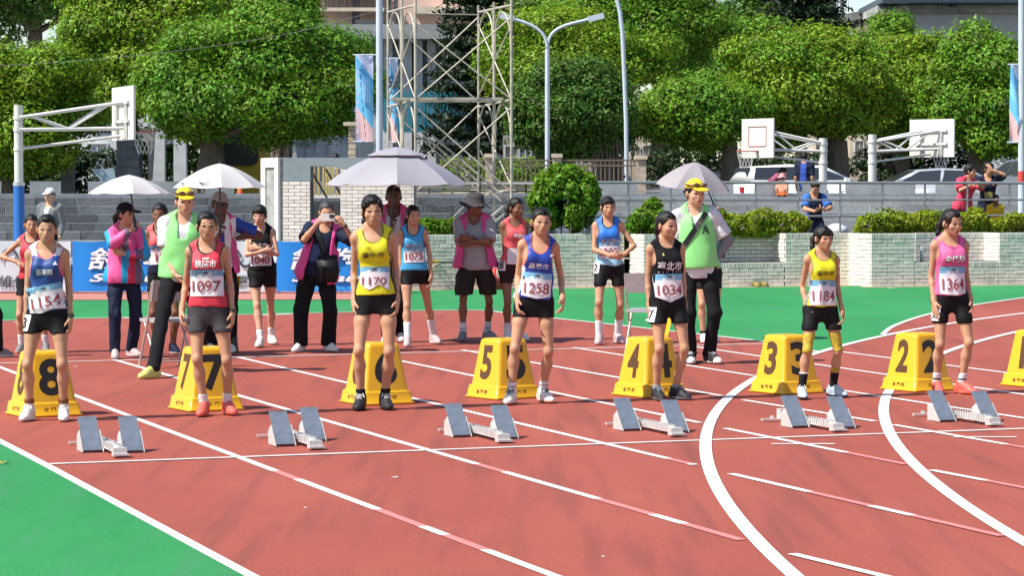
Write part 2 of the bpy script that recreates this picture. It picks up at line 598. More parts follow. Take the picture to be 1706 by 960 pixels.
def start_block(lp, rp, end, label):
    """pixels: middle of the left and right pedal's lower edge, front end of the rail"""
    E_, L_, R_ = G(*end), G(*lp), G(*rp)
    root = empty('starting_block', (E_.x, E_.y, .006), TROT, label, 'starting block', 'aluminium starting blocks behind the start line')
    inv = Matrix.Rotation(-TROT, 3, 'Z')
    l, r = inv @ (L_ - E_), inv @ (R_ - E_)
    mb = MB()
    mb.box((0, .43, .035), (.05, .86, .03))
    mb.box((0, .43, .054), (.03, .84, .01))
    for i in range(22):
        y = .10 + i * .034
        for s in (-1, 1):
            mb.box((s * .028, y, .052), (.007, .013, .03))
    mb.box((0, .86, .05), (.055, .06, .075))
    mb.build('rail', m_alu, root)
    mb = MB(); mb.box((0, .02, .028), (.085, .06, .05)); mb.box((0, -.02, .014), (.10, .05, .012)); mb.build('front_anchor', m_alu, root)
    mb = MB(); mb.box((0, .88, .012), (.30, .035, .012)); mb.box((-.06, .9, .02), (.02, .02, .03)); mb.build('rear_anchor', m_alu, root)
    for q, s in ((l, -1), (r, 1)):
        x, y = q.x, max(.08, q.y)
        if abs(x) < .09:
            x = s * .125
        pr = empty('pedal', (x, y, 0), 0, parent=root)
        ang = radians(46)
        w = .118
        d = Vector((0, cos(ang), sin(ang)))
        nrm = Vector((0, -sin(ang), cos(ang)))
        mb = MB()
        a, b = Vector((0, 0, .012)), Vector((0, 0, .012)) + d * .275
        mb.loft([[a + Vector((-w / 2, 0, 0)), a + Vector((w / 2, 0, 0)), a + Vector((w / 2, 0, 0)) - nrm * .012, a + Vector((-w / 2, 0, 0)) - nrm * .012],
                 [b + Vector((-w / 2, 0, 0)), b + Vector((w / 2, 0, 0)), b + Vector((w / 2, 0, 0)) - nrm * .012, b + Vector((-w / 2, 0, 0)) - nrm * .012]])
        pad = mb.build('pedal_pad', m_pad, pr)
        mb = MB()
        for e in (-1, 1):
            ex = e * (w / 2 + .004)
            ym = (d * .19)
            tri = [Vector((ex, -.004, .0)), Vector((ex, d.y * .16, d.z * .16 + .012)), Vector((ex, .17, .09)), Vector((ex, .17, .0))]
            t2 = [p + Vector((e * .007, 0, 0)) for p in tri]
            mb.loft([tri, t2] if e > 0 else [t2, tri])
        mb.build('pedal_bracket', m_alu, pr)
        mb = MB(); mb.box((-x / 2 * .9, .11, .045), (abs(x), .05, .02)); mb.build('arm', m_alu, pr)
    return root

start_block((155, 755), (223, 755.5), (200, 763), 'starting block beside the green border, leftmost of the six')
start_block((485, 744.5), (527, 737), (526, 750), 'starting block with its right pedal set far back, in front of the red vest runner')
start_block((770, 729.5), (848, 733), (839, 739), 'starting block between the yellow vest runner and the royal blue vest runner')
start_block((1053, 719), (1133, 722.5), (1127, 728), 'starting block just in front of the black vest runner')
start_block((1334, 714), (1411, 715.5), (1396, 720.5), 'starting block just in front of the runner with yellow patterned knees')
start_block((1579, 704), (1653, 705), (1656, 711), 'starting block in front of the pink vest runner, rightmost of the six')

# ---- sponsors' banners standing on the red strip
m_ban_b = mat('blue_vinyl', (0.012, 0.22, 0.66), 0.45, var=.1, scale=2)
m_ban_b2 = mat('navy_vinyl', (0.01, 0.06, 0.25), 0.45)
m_ban_w = mat('white_vinyl', (0.62, 0.66, 0.70), 0.45, var=.05, scale=2)
m_ink = mat('dark_ink', (0.035, 0.045, 0.06), 0.5)
m_wink = mat('white_ink', (0.8, 0.8, 0.82), 0.5)

def banner(x0, x1, kind, label, yb=487.5):
    A = G(x0, yb + 2); Bp = G(x1, yb + 2)
    w = (Bp - A).length
    rz = atan2(Bp.y - A.y, Bp.x - A.x)
    root = empty('banner', (A.x, A.y, 0.006), rz, label, 'banner', 'sponsor banners along the back of the track')
    h0, h1 = .03, .84
    n = 24
    mb = MB()
    top = [(w * i / n, .012 * sin(i * 1.1 + x0) + .004, h1 - .006 * abs(sin(i * pi / 6))) for i in range(n + 1)]
    bot = [(w * i / n, -.03 + .01 * sin(i * .9 + x0), h0) for i in range(n + 1)]
    mb.add(top + bot, [(n + 1 + i, n + 2 + i, i + 1, i) for i in range(n)], 0, True)
    mb.build('banner_cloth', m_ban_b if kind == 'blue' else m_ban_w, root)
    mb = MB()
    for x in (.02, w / 2, w - .02):
        mb.tube([(x, .03, 0), (x, .03, h1 + .02)], .012, 6)
        mb.tube([(x, .03, h1 * .8), (x, .35, 0.0)], .01, 6)
    mb.tube([(0, .03, h1 - .01), (w, .03, h1 - .01)], .012, 6)
    mb.tube([(0, .03, .04), (w, .03, .04)], .012, 6)
    mb.build('banner_frame', steel, root)
    R_, U_ = (1, 0, 0), (0, .04, 1)
    at = lambda x, z, lift=.02: Vector((x, -.03 + (z - h0) * .04 - lift, z))
    def word(s, x, z, h, m_, wd=None, bold=.02, shear=0, name='lettering', lift=.02):
        b_ = MB(); lettering(b_, s, at(x, z, lift), R_, U_, h, wd, bold, shear); return b_.build(name, m_, root)
    if kind == 'blue':
        word('舒跑', w * .37, .56, .36, m_ban_b2, 1.08, .05, .2, lift=.017)
        word('舒跑', w * .37, .56, .36, m_wink, 1.08, .022, .2, lift=.024)
        word('Supau', w * .385, .235, .17, m_ban_b2, 1.12, .06, .35, lift=.017)
        word('Supau', w * .385, .235, .17, m_wink, 1.12, .03, .35, lift=.024)
        word('運動飲料', w * .45, .085, .07, mat('pale_blue_ink', (.06, .38, .75), .5), .8, .01)
    else:
        word('維他露', w - .79 if x0 < 0 else .36, .19, .2, m_ink, .72 if x0 < 0 else .6, .012)
        b_ = MB()
        for a0, r_, cx_ in ((0, .13, -.1), (2.6, .10, .1)):
            pts = [at((w - .88 if x0 < 0 else .5) + cx_ + r_ * cos(a0 + t), .56 + r_ * 1.2 * sin(a0 + t)) for t in np.linspace(0, 3.6, 16)]
            b_.tube(pts, .01, 5, rs=[.004 + .016 * sin(pi * i / 15) for i in range(16)])
        b_.build('swirl_logo', m_ink, root)
    return root

banner(-112, 118, 'white', 'white sponsor banner with dark lettering, leftmost of the row')
banner(121, 345, 'blue', 'blue banner with white lettering behind the woman in the colourful jacket')
banner(347, 458, 'white', 'short white banner between the two blue banners')
banner(461, 676, 'blue', 'blue banner with white lettering behind the man taking a photo')

# ---- umbrellas
def umbrella(top_px, rim_y, half_px, Y, grip, label, panels, vent=False, n=8, rot0=.2, tilt=(0, 0), marks=False, sag=.35):
    """top and rim measured in the photo at distance Y; grip is where the hand holds the shaft"""
    T = P(top_px[0], top_px[1], Y)
    R_ = half_px / F * Y
    H_ = abs(P(top_px[0], rim_y, Y).z - T.z)
    gr = Vector(grip)
    root = empty('umbrella', T, 0, label, 'umbrella')
    root.rotation_euler = (tilt[0], tilt[1], 0)
    rib, fs = 6, []
    def pt(k_, t, dr=0.0):
        a = rot0 + 2 * pi * k_ / n
        return Vector((R_ * t * cos(a), R_ * t * sin(a), -H_ * (t ** 1.9 * (1 - sag) + t * sag)))
    groups = {}
    for i in range(n):
        mb = groups.setdefault(panels[i % len(panels)], MB())
        for lay, (t0, t1, dz) in enumerate(((.0 if not vent else .32, 1, 0), (0, .42, .035)) if vent else ((0, 1, 0),)):
            ts = np.linspace(t0, t1, 9)
            vs_ = []
            for t in ts:
                a_, b_ = pt(i, t), pt(i + 1, t)
                for u in np.linspace(0, 1, 7):
                    p = a_.lerp(b_, u)
                    p.z -= .16 * H_ * t * t * (u * (1 - u)) * 1.2 - dz
                    rr = 1 + .0 * u
                    cs = 4 * u * (1 - u)
                    edge = .05 * R_ * cs * max(0, t - .6)
                    d_ = Vector((p.x, p.y, 0))
                    if d_.length > 0:
                        p -= d_.normalized() * edge
                    vs_.append(p)
            mb.add(vs_, [(r * 7 + c, (r + 1) * 7 + c, (r + 1) * 7 + c + 1, r * 7 + c + 1) for r in range(8) for c in range(6)], 0, True)
    first = None
    for m_, mb in groups.items():
        first = mb.build('canopy', m_, root)
    mb = MB()
    for i in range(n):
        mb.tube([pt(i, t) + Vector((0, 0, -.012)) for t in (0, .3, .6, .85, 1)], .004, 5)
        mb.tube([pt(i, .5) + Vector((0, 0, -.012)), Vector((0, 0, -H_ * 1.1))], .003, 4)
    mb.build('ribs', steel, root)
    mb = MB()
    inv = root.matrix_basis.inverted()
    g = Euler(root.rotation_euler).to_matrix().inverted() @ (gr - T)
    mb.tube([(0, 0, .05), (0, 0, 0), g], .0075, 8)
    mb.build('shaft', black_plastic, root)
    mb = MB()
    dn = g.normalized()
    mb.tube([g - dn * .06, g + dn * .08], .016, 8)
    mb.build('handle', black_plastic, root)
    if marks:
        for k_ in marks:
            mb = MB()
            pa, pb = pt(k_, .86), pt(k_ + 1, .86)
            c = pa.lerp(pb, .5) + Vector((0, 0, -.16 * H_ * .74 * .3))
            rt = (pb - pa).normalized()
            up = (pt(k_, .5).lerp(pt(k_ + 1, .5), .5) - c).normalized()
            sw = [(-.085, .01), (-.06, -.028), (-.035, -.034), (.0, -.016), (.09, .035), (.0, -.004), (-.035, -.016), (-.055, -.012), (-.068, .004)]
            nn = rt.cross(up)
            if nn.y > 0:
                nn = -nn
            mb.add([c + rt * (x * 1.0) + up * z + nn * .012 for x, z in sw], [tuple(range(len(sw)))])
            mb.build('tick_mark', black_plastic, root)
    return root

um_white = mat('white_umbrella_cloth', (0.58, 0.565, 0.56), 0.6, var=.05, scale=4, transl=.12)
um_silver = mat('silver_umbrella_cloth', (0.335, 0.32, 0.355), 0.5, var=.05, scale=4, transl=.05)
um_grey = mat('grey_umbrella_cloth', (0.33, 0.30, 0.32), 0.6, var=.05, scale=4, transl=.1)
um_navy = mat('navy_umbrella_cloth', (0.03, 0.045, 0.09), 0.6)

# ---- folding chairs
def chair(px, Y, rz, label, col):
    p = P(px[0], px[1], Y)
    root = empty('folding_chair', (p.x, p.y, .004), rz, label, 'chair', 'grey folding chairs on the track')
    m_f = mat('chair_tube', (0.50, 0.46, 0.42), 0.45, metal=.4, var=.1, scale=20)
    for s in (-1, 1):
        mb = MB(); mb.tube([(s * .20, -.20, 0), (s * .20, .02, .42), (s * .20, .14, .80)], .011, 8); mb.build('leg', m_f, root)
        mb = MB(); mb.tube([(s * .18, .22, 0), (s * .18, -.12, .45)], .011, 8); mb.build('leg', m_f, root)
    mb = MB(); mb.box((0, -.02, .44), (.38, .36, .03)); mb.build('seat', col, root)
    mb = MB()
    mb.loft([[Vector((-.20, .095 - .0, .62)), Vector((.20, .095, .62)), Vector((.20, .115, .62)), Vector((-.20, .115, .62))],
             [Vector((-.20, .15, .82)), Vector((.20, .15, .82)), Vector((.20, .17, .82)), Vector((-.20, .17, .82))]])
    mb.build('backrest', col, root)
    mb = MB(); mb.tube([(-.2, -.17, .06), (.2, -.17, .06)], .008, 6); mb.build('stretcher', m_f, root)
    mb = MB(); mb.tube([(-.18, .19, .06), (.18, .19, .06)], .008, 6); mb.build('stretcher', m_f, root)
    return root

m_chair = mat('grey_chair_plastic', (0.36, 0.36, 0.37), 0.5, var=.08, scale=10)
d1 = G(275, 612).y
chair((278, 612), d1, radians(-150), 'grey folding chair beside the first official in a green vest', m_chair)
d2 = G(1062, 590).y
chair((1078, 590), d2, radians(165), 'grey folding chair behind the runner with bib 1034', m_chair)

# yellow flags stuck in black bases behind lane boxes 7 and 4
for px_, py_, lab in ((384, 588, 'yellow cloth flag on a black stand behind the runner with bib 1097'), (1104, 598, 'yellow cloth flag on a black stand behind lane box 4')):
    p = G(px_, py_)
    root = empty('signal_flag', (p.x, p.y, 0.004), 0, lab, 'flag', 'yellow flags beside the chairs')
    mb = MB(); mb.loft([rsq(.16, 0, .03), rsq(.14, .16, .03), rsq(.06, .2, .02)], 0); mb.build('stand', black_plastic, root)
    mb = MB(); mb.tube([(0, 0, .15), (0, 0, .78 if px_ < 500 else .5)], .008, 6); mb.build('stick', black_plastic, root)
    hz = .78 if px_ < 500 else .5
    mb = MB()
    for i in range(9):
        for j in range(6):
            u, v = i / 8, j / 5
            mb.v.append((-.06 + u * .17 * (1 - .35 * v) + .0, -.015 - .02 * sin(u * 7 + v), hz - v * (hz - .22)))
    mb.add([], [])
    o_ = 0
    for i in range(8):
        for j in range(5):
            a = i * 6 + j
            mb.f.append((a, a + 1, a + 7, a + 6)); mb.mi.append(0); mb.sm.append(True)
    mb.build('flag_cloth', mat('yellow_flag_cloth', (.75, .45, .01), .7), root)

# black closed umbrella used as a stick, standing behind lane box 4
p = G(1147, 606)
root = empty('walking_stick', (p.x, p.y, .004), 0, 'thin black stick on a flat foot beside the second official', 'stick')
mb = MB(); mb.tube([(0, 0, .02), (-.05, 0, .3), (-.09, .0, .62)], .011, 6); mb.build('stick_shaft', black_plastic, root)
mb = MB(); mb.loft([rsq(.11, 0, .04), rsq(.10, .02, .04)]); mb.box((.06, 0, .012), (.16, .03, .02)); mb.build('stick_foot', black_plastic, root)

# cones, red bag, bottle and shoes along the wall
def cone_thing(p, h, label):
    root = empty('traffic_cone', p, .3, label, 'traffic cone')
    mo = mat('orange_cone', (0.85, 0.12, 0.02), .5)
    mb = MB(); mb.loft([rsq(h * .55, 0, .03), rsq(h * .53, h * .05, .03)]); mb.build('base', mo, root)
    mb = MB(); mb.lathe([(h * .2, h * .05), (h * .05, h), (0, h * 1.01)], 14); mb.build('cone_body', mo, root)
    return root
# ================================================================== THE BRICK PLANTER WALL
def vpoint(x_px, e=0.0, z=0.0, ref=None):
    """point on the wall's base line (parallel to the start line) seen at pixel column x; e metres behind it"""
    o = ref if ref is not None else WREF
    q = o + TU * e
    a = (x_px - CX) / F
    # X = a * Y (pitch hardly matters for the column)
    t = (a * q.y - q.x) / (TV.x - a * TV.y)
    r = q + TV * t
    return Vector((r.x, r.y, z))

WREF = G(1200, 478.5)
m_brick = mat('white_glazed_brick', (0.84, 0.76, 0.68), 0.5, var=.10, scale=3, dirt=.30, spec=.4, orand=.10)
m_brick2 = mat('soldier_brick', (0.82, 0.75, 0.68), 0.5, var=.12, scale=3, dirt=.35, spec=.4)
m_mortar = mat('grey_mortar', (0.17, 0.165, 0.16), 0.9, var=.2, scale=12)
m_soil = mat('planter_soil', (0.09, 0.065, 0.04), 0.95, var=.4, scale=8, bump=.4)

BR = []          # brick placements: (centre, direction along, size)
def brick_face(a, b, z0, z1, soldier=True, bl=.213, bh=.0555, gap=.009):
    a, b = Vector(a), Vector(b)
    d = (b - a); L_ = d.length
    if L_ < .03:
        return
    d.normalize()
    top = z1
    if soldier and z1 - z0 > .2:
        n = max(1, round(L_ / .068)); w = L_ / n
        for i in range(n):
            c = a + d * (w * (i + .5))
            BR.append((Vector((c.x, c.y, z1 - .052)), d, (w - gap, .095), True))
        top = z1 - .104
    rows = max(1, round((top - z0) / (bh + gap))); h = (top - z0) / rows
    for r in range(rows):
        x = -(bl / 2 if r % 2 else 0)
        while x < L_:
            x0, x1 = max(x, 0) + gap / 2, min(x + bl, L_) - gap / 2
            if x1 - x0 > .02:
                c = a + d * ((x0 + x1) / 2)
                BR.append((Vector((c.x, c.y, z0 + h * (r + .5))), d, (x1 - x0, h - gap), False))
            x += bl

wall = empty('planter_wall', (WREF.x, WREF.y, 0), 0, 'white glazed brick planter wall with recessed bays behind the track', 'wall')
WH = .925
core = MB()
def core_box(p0, p1, depth, z0, z1):
    """mortar body behind a brick face from p0 to p1"""
    p0, p1 = Vector(p0), Vector(p1)
    d = (p1 - p0).normalized(); n = Vector((-d.y, d.x, 0))
    q = [p0 + n * .008, p1 + n * .008, p1 + n * depth, p0 + n * depth]
    core.loft([[Vector((p.x, p.y, z0)) for p in q], [Vector((p.x, p.y, z1)) for p in q]])

def wall_front(x0, x1, e, z0=0.0, z1=WH, depth=.22, soldier=True):
    a, b = vpoint(x0, e), vpoint(x1, e)
    brick_face(a, b, z0, z1, soldier)
    core_box(a, b, depth, z0, z1 - .003)
    return a, b

def wall_side(x_front, e_front, e_back, z0=0.0, z1=WH):
    """left-facing return wall from (deeper) back to front edge"""
    f = vpoint(x_front, e_front)
    bk = f + TU * (e_back - e_front)
    brick_face(bk, f, z0, z1, True)
    core_box(bk, f, .2, z0, z1 - .004)

wall_front(560, 1040, .6)
wall_side(1072, 0, .6)
wall_front(1072, 1195, 0)
wall_front(1195, 1308, 0, 0, .42)                 # low bench
wall_front(1195, 1290, .55, .42)
wall_side(1308, 0, .55, .42)
wall_front(1308, 1415, 0)
wall_side(1451, -.8, 0)
wall_front(1451, 1524, -.8)
wall_front(1524, 1664, -.8, 0, .42)
wall_front(1524, 1641, -.3, .42)
wall_side(1664, -.8, -.3, .42)
wall_front(1664, 1790, -.8)
for x0, x1, e0, e1 in ((1195, 1308, 0, .55), (1524, 1664, -.8, -.3)):
    a, b = vpoint(x0, e0), vpoint(x1, e0)
    q = [a + TU * .2, b + TU * .2, b + TU * (e1 - e0), a + TU * (e1 - e0)]
    core.loft([[Vector((p.x, p.y, .405)) for p in q], [Vector((p.x, p.y, .418)) for p in q]])
shift(core.build('mortar_core', m_mortar), wall)
sl = MB()
q = [vpoint(560, .8), vpoint(1040, .8), vpoint(1072, .8), vpoint(1072, .2), vpoint(1290, .75), vpoint(1310, .2), vpoint(1415, .2), vpoint(1451, -.55), vpoint(1524, -.1), vpoint(1660, -.1), vpoint(1790, -.55), vpoint(1790, 2.2), vpoint(560, 2.2)]
sl.loft([[Vector((p.x, p.y, .5)) for p in q], [Vector((p.x, p.y, WH - .06)) for p in q]])
shift(sl.build('soil', m_soil), wall)

# the bricks: those that show largest as single parts, the rest joined
def brick_mesh(w, h, t=.022, c=.004):
    mb = MB()
    r0 = [Vector((x, t / 2, z)) for x, z in ((-w / 2, -h / 2), (w / 2, -h / 2), (w / 2, h / 2), (-w / 2, h / 2))]
    r1 = [Vector((p.x, -t / 2 + c, p.z)) for p in r0]
    r2 = [Vector((p.x - math.copysign(c, p.x), -t / 2, p.z - math.copysign(c, p.z))) for p in r0]
    mb.loft([r0, r1, r2], 0, False)
    return mb

def place_bricks(root, placements, m_a, m_b, limit=300):
    placements.sort(key=lambda b: (b[3], b[0].y))
    cache = {}
    order = sorted(range(len(placements)), key=lambda i: (-placements[i][2][0] * placements[i][2][1] / placements[i][0].y ** 2))
    single = set(order[:limit])
    rest = [MB(), MB()]
    for i, (c, d, (w, h), sold) in enumerate(placements):
        jit = Vector((-d.y, d.x, 0)) * random.uniform(-.0025, .0025)
        rz = atan2(d.y, d.x)
        if i in single:
            key = (round(w, 2), round(h, 3), sold)
            if key not in cache:
                me = brick_mesh(key[0], key[1]).mesh('brick')
                me.materials.append(m_b if sold else m_a)
                cache[key] = me
            o = bpy.data.objects.new('brick', cache[key])
            COL.objects.link(o)
            o.parent = root
            o.location = c + jit - root.location
            o.rotation_euler = (0, 0, rz)
            o.scale = (w / key[0], 1, h / key[1])
        else:
            M = Matrix.Rotation(rz, 3, 'Z')
            b = brick_mesh(w, h)
            t = rest[1 if sold else 0]
            t.add([M @ Vector(v) + c + jit for v in b.v], b.f)
    for t, m_ in zip(rest, (m_a, m_b)):
        if t.v:
            shift(t.build('bricks', m_, kind='stuff'), root)
place_bricks(wall, BR, m_brick, m_brick2)
WALL_BR, BR = BR, []

sheet('sandy_edge', [vpoint(590, .58), vpoint(1040, .58), vpoint(1072, -.02), vpoint(1440, -.02), vpoint(1451, -.82), vpoint(1790, -.82), vpoint(1790, -1.12), vpoint(1440, -1.12), vpoint(1430, -.32), vpoint(1060, -.32), vpoint(1030, .28), vpoint(590, .28)], .0048, m_sand)

# ================================================================== LEAVES
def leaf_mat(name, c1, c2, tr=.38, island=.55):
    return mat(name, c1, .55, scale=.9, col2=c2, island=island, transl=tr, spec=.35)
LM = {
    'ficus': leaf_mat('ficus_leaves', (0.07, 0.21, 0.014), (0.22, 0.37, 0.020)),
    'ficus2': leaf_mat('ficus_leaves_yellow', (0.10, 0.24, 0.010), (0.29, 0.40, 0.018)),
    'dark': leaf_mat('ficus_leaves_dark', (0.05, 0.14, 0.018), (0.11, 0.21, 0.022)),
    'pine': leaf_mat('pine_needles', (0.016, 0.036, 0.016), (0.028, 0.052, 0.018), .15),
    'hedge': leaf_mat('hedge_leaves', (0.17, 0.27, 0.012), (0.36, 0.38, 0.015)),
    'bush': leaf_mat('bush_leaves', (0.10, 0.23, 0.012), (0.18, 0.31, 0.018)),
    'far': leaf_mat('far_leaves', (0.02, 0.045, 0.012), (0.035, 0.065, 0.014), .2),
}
m_bark = mat('grey_bark', (0.13, 0.10, 0.075), 0.9, var=.45, scale=5, bump=.8, bscale=14, stretch=(6, 6, .8))

def leaf_mesh(name, C, Nn, size, aspect=1.7, g=None, tri=False):
    g = g or rng
    n = len(C)
    s = size * g.uniform(.65, 1.25, n)[:, None]
    Nn = Nn / np.linalg.norm(Nn, axis=1, keepdims=True)
    t = g.normal(size=(n, 3))
    t -= Nn * (t * Nn).sum(1, keepdims=True)
    t /= np.linalg.norm(t, axis=1, keepdims=True) + 1e-9
    b = np.cross(Nn, t)
    droop = Nn * s * -.18
    if tri:      # one pointed face per leaf
        V = np.stack([C - t * s * .55 + b * s * .42 + droop, C + t * s * .75, C - t * s * .45 - b * s * .42 + droop], 1).reshape(-1, 3)
        return np_mesh(name, V, np.arange(3 * n).reshape(n, 3), smooth=False)
    V = np.stack([C - t * s * .5 * aspect ** .5 + droop, C + b * s * .5 / aspect ** .5, C + t * s * .5 * aspect ** .5 + droop, C - b * s * .5 / aspect ** .5], 1).reshape(-1, 3)
    return np_mesh(name, V, np.arange(4 * n).reshape(n, 4), smooth=False)

def blob_leaves(blobs, count, shell=.32, up=.35, g=None):
    """blobs: array rows (x,y,z,rx,ry,rz); points spread over the outer shells"""
    g = g or rng
    Bb = np.array(blobs)
    area = (Bb[:, 3] * Bb[:, 4] + Bb[:, 4] * Bb[:, 5] + Bb[:, 3] * Bb[:, 5])
    which = g.choice(len(Bb), size=int(count * 2.6), p=area / area.sum())
    d = g.normal(size=(len(which), 3)); d /= np.linalg.norm(d, axis=1, keepdims=True)
    b = Bb[which]
    ph = which * 1.7
    lump = np.sin(d[:, 0] * 7 + ph) * np.sin(d[:, 1] * 8 + ph * 2) * np.sin(d[:, 2] * 7.5 + ph * 3)
    rr = (1 + .30 * lump) * (1 - shell * g.random(len(which)) ** 1.6)
    C = b[:, :3] + d * b[:, 3:] * rr[:, None]
    N_ = d / b[:, 3:]; N_ /= np.linalg.norm(N_, axis=1, keepdims=True)
    inside = np.zeros(len(C), int)
    for q in Bb:
        inside += ((((C - q[:3]) / (q[3:] * .70)) ** 2).sum(1) < 1)
    keep = inside == 0
    C, N_ = C[keep][:count], N_[keep][:count]
    N_ = N_ + g.normal(size=N_.shape) * .55 + np.array([0, 0, up])
    return C, N_

def make_tree(label, trunk_px, base_z, Y, box, leafkey, count, size, nb=26, depth=None, seed=1, group='trees behind the sports ground', trunk_r=.28, name='banyan_tree', flat=.55, tcol=None, lean=0, twig=True):
    """box = (x0, x1, ytop, ybottom) of the crown in the photo, at distance Y"""
    g = np.random.default_rng(seed)
    x0, x1, yt, yb = box
    A, Bq = P(x0, yb, Y), P(x1, yt, Y)
    base = P(trunk_px, 300, Y); base.z = base_z
    root = empty(name, base, 0, label, 'tree', group)
    cx_, cz_ = (A.x + Bq.x) / 2, (A.z + Bq.z) / 2
    hw, hh = (Bq.x - A.x) / 2, (Bq.z - A.z) / 2
    dp = depth or hw * .75
    blobs = [(cx_, Y, cz_, hw * .5, dp * .4, hh * .42)]
    for i in range(int(nb * 1.55)):
        u = g.normal(size=3); u /= np.linalg.norm(u)
        u[1] = -abs(u[1]) if g.random() < .72 else u[1]
        rad = g.uniform(.5, 1.0)
        r = g.uniform(.15, .34)
        z = u[2] * rad
        if z < -.7:
            z = -.7 - .2 * g.random()
        blobs.append((cx_ + u[0] * rad * hw * (1 - r * .6), Y + u[1] * rad * dp * .8, cz_ + z * hh * (1 - r * .5), r * hw * g.uniform(1.0, 1.45), r * dp * 1.25, r * (hw * .5 + hh * .6) * g.uniform(flat - .05, flat + .35)))
    C, N_ = blob_leaves(blobs, int(count * 2.1), g=g)
    C = C - np.array(base) + (N_ / np.linalg.norm(N_, axis=1, keepdims=True)) * (g.random(len(C)) ** 4)[:, None] * .38 + g.normal(size=C.shape) * .04
    me = leaf_mesh('crown', C, N_, size * .74, g=g, tri=True)
    link_mesh('crown', me, LM[leafkey], root)
    # trunk and limbs
    mb = MB()
    fork = Vector((lean, 0, max(.8, (cz_ - hh * .75) - base_z)))
    pts = [Vector((0, 0, -.1)), Vector((lean * .25 + .05, 0, fork.z * .4)), fork]
    mb.tube(pts, trunk_r, 9, rs=[trunk_r * 1.35, trunk_r, trunk_r * .85])
    for k_ in range(5):
        a = 2 * pi * k_ / 5 + .4
        mb.tube([Vector((cos(a) * trunk_r * 1.1, sin(a) * trunk_r * 1.1, -.1)), Vector((cos(a + .3) * trunk_r * .8, sin(a + .3) * trunk_r * .8, fork.z * .5)), fork + Vector((cos(a) * .1, sin(a) * .1, .1))], trunk_r * .4, 6)
    shift_ = mb.build('trunk', tcol or m_bark, root)
    for i in g.choice(len(blobs), min(9, len(blobs)), replace=False):
        b = Vector(blobs[i][:3]) - base
        mb = MB()
        mid = fork.lerp(b, .5) + Vector((g.uniform(-.2, .2), g.uniform(-.2, .2), g.uniform(-.1, .25)))
        mb.tube([fork, mid, b], trunk_r * .5, 6, rs=[trunk_r * .5, trunk_r * .3, trunk_r * .1])
        mb.build('limb', tcol or m_bark, root)
    return root

make_tree('large yellowish green tree at the left edge with a dark leaning trunk', 6, .8, 70, (-120, 175, 50, 305), 'ficus2', 19500, 0.129, 30, seed=3, trunk_r=.3)
make_tree('tall bright green tree rising above the left basketball hoop', 215, .8, 77, (70, 400, -95, 205), 'ficus2', 27300, 0.138, 38, seed=5)
make_tree('broad dark green tree above the yellow capsule building', 352, .8, 68, (225, 618, 5, 262), 'ficus', 32500, 0.125, 42, seed=8, trunk_r=.36)
make_tree('dark tree crown filling the top left corner', 60, .8, 86, (-150, 190, -170, 85), 'dark', 15600, 0.146, 26, seed=9)
make_tree('green tree crown at the top beside the pink apartment building', 470, .8, 82, (330, 545, -60, 110), 'ficus', 14300, 0.138, 24, seed=10)
make_tree('shaded dark green banyan with hanging roots behind the lamp post', 1018, .8, 70, (840, 1062, 92, 285), 'dark', 18200, 0.120, 30, seed=12, trunk_r=.33)  # the shade on this crown is put into its darker leaf colour
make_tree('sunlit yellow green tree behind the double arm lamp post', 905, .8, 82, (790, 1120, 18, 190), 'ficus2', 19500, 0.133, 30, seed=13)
make_tree('tall green tree at the top centre right behind the curved lamp pole', 1100, .8, 90, (900, 1230, -60, 120), 'ficus', 18200, 0.138, 30, seed=14)
make_tree('low spreading tree with pale forked trunk left of the white hoop', 1216, .8, 72, (1045, 1270, 128, 252), 'ficus', 16900, 0.120, 28, seed=16, trunk_r=.24)
make_tree('wide yellow green tree above the parked hatchback', 1395, .8, 74, (1180, 1480, 44, 262), 'ficus2', 28600, 0.129, 40, seed=18, trunk_r=.34)
make_tree('green tree behind the right hoop with branches showing', 1500, .8, 80, (1395, 1620, 45, 260), 'ficus2', 19500, 0.129, 32, seed=19)
make_tree('dense green tree at the right edge beside the tall flag', 1625, .8, 76, (1535, 1780, 48, 285), 'ficus', 20800, 0.129, 34, seed=21, trunk_r=.26)
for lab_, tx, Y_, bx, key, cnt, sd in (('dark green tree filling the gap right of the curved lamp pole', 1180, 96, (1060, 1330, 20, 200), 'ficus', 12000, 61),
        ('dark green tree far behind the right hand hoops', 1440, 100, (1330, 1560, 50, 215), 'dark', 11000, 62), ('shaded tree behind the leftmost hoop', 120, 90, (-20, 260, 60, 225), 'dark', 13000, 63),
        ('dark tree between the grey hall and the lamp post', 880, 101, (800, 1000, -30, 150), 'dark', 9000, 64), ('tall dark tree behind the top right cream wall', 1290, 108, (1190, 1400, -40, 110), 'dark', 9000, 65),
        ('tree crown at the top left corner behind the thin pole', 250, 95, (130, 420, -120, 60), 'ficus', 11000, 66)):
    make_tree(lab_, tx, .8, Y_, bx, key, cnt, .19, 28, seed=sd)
make_tree('small round tree crown against the grey corrugated roof wall', 1480, .8, 88, (1445, 1522, 22, 80), 'ficus', 4550, 0.112, 10, seed=23)

# hanging roots of the banyan
rt = MB()
for i in range(16):
    p = P(985 + i * 3.2, 232 + 6 * sin(i * 2.1), 69.5)
    q_ = P(990 + i * 3.0 + 3 * sin(i), 305, 69.6)
    rt.tube([p, p.lerp(q_, .5) + Vector((.04 * sin(i * 3), 0, 0)), q_], .03, 5)
tr_ = [o for o in COL.objects if o.get('label', '').startswith('shaded dark green banyan')][0]
shift(rt.build('aerial_roots', m_bark, kind='stuff'), tr_)

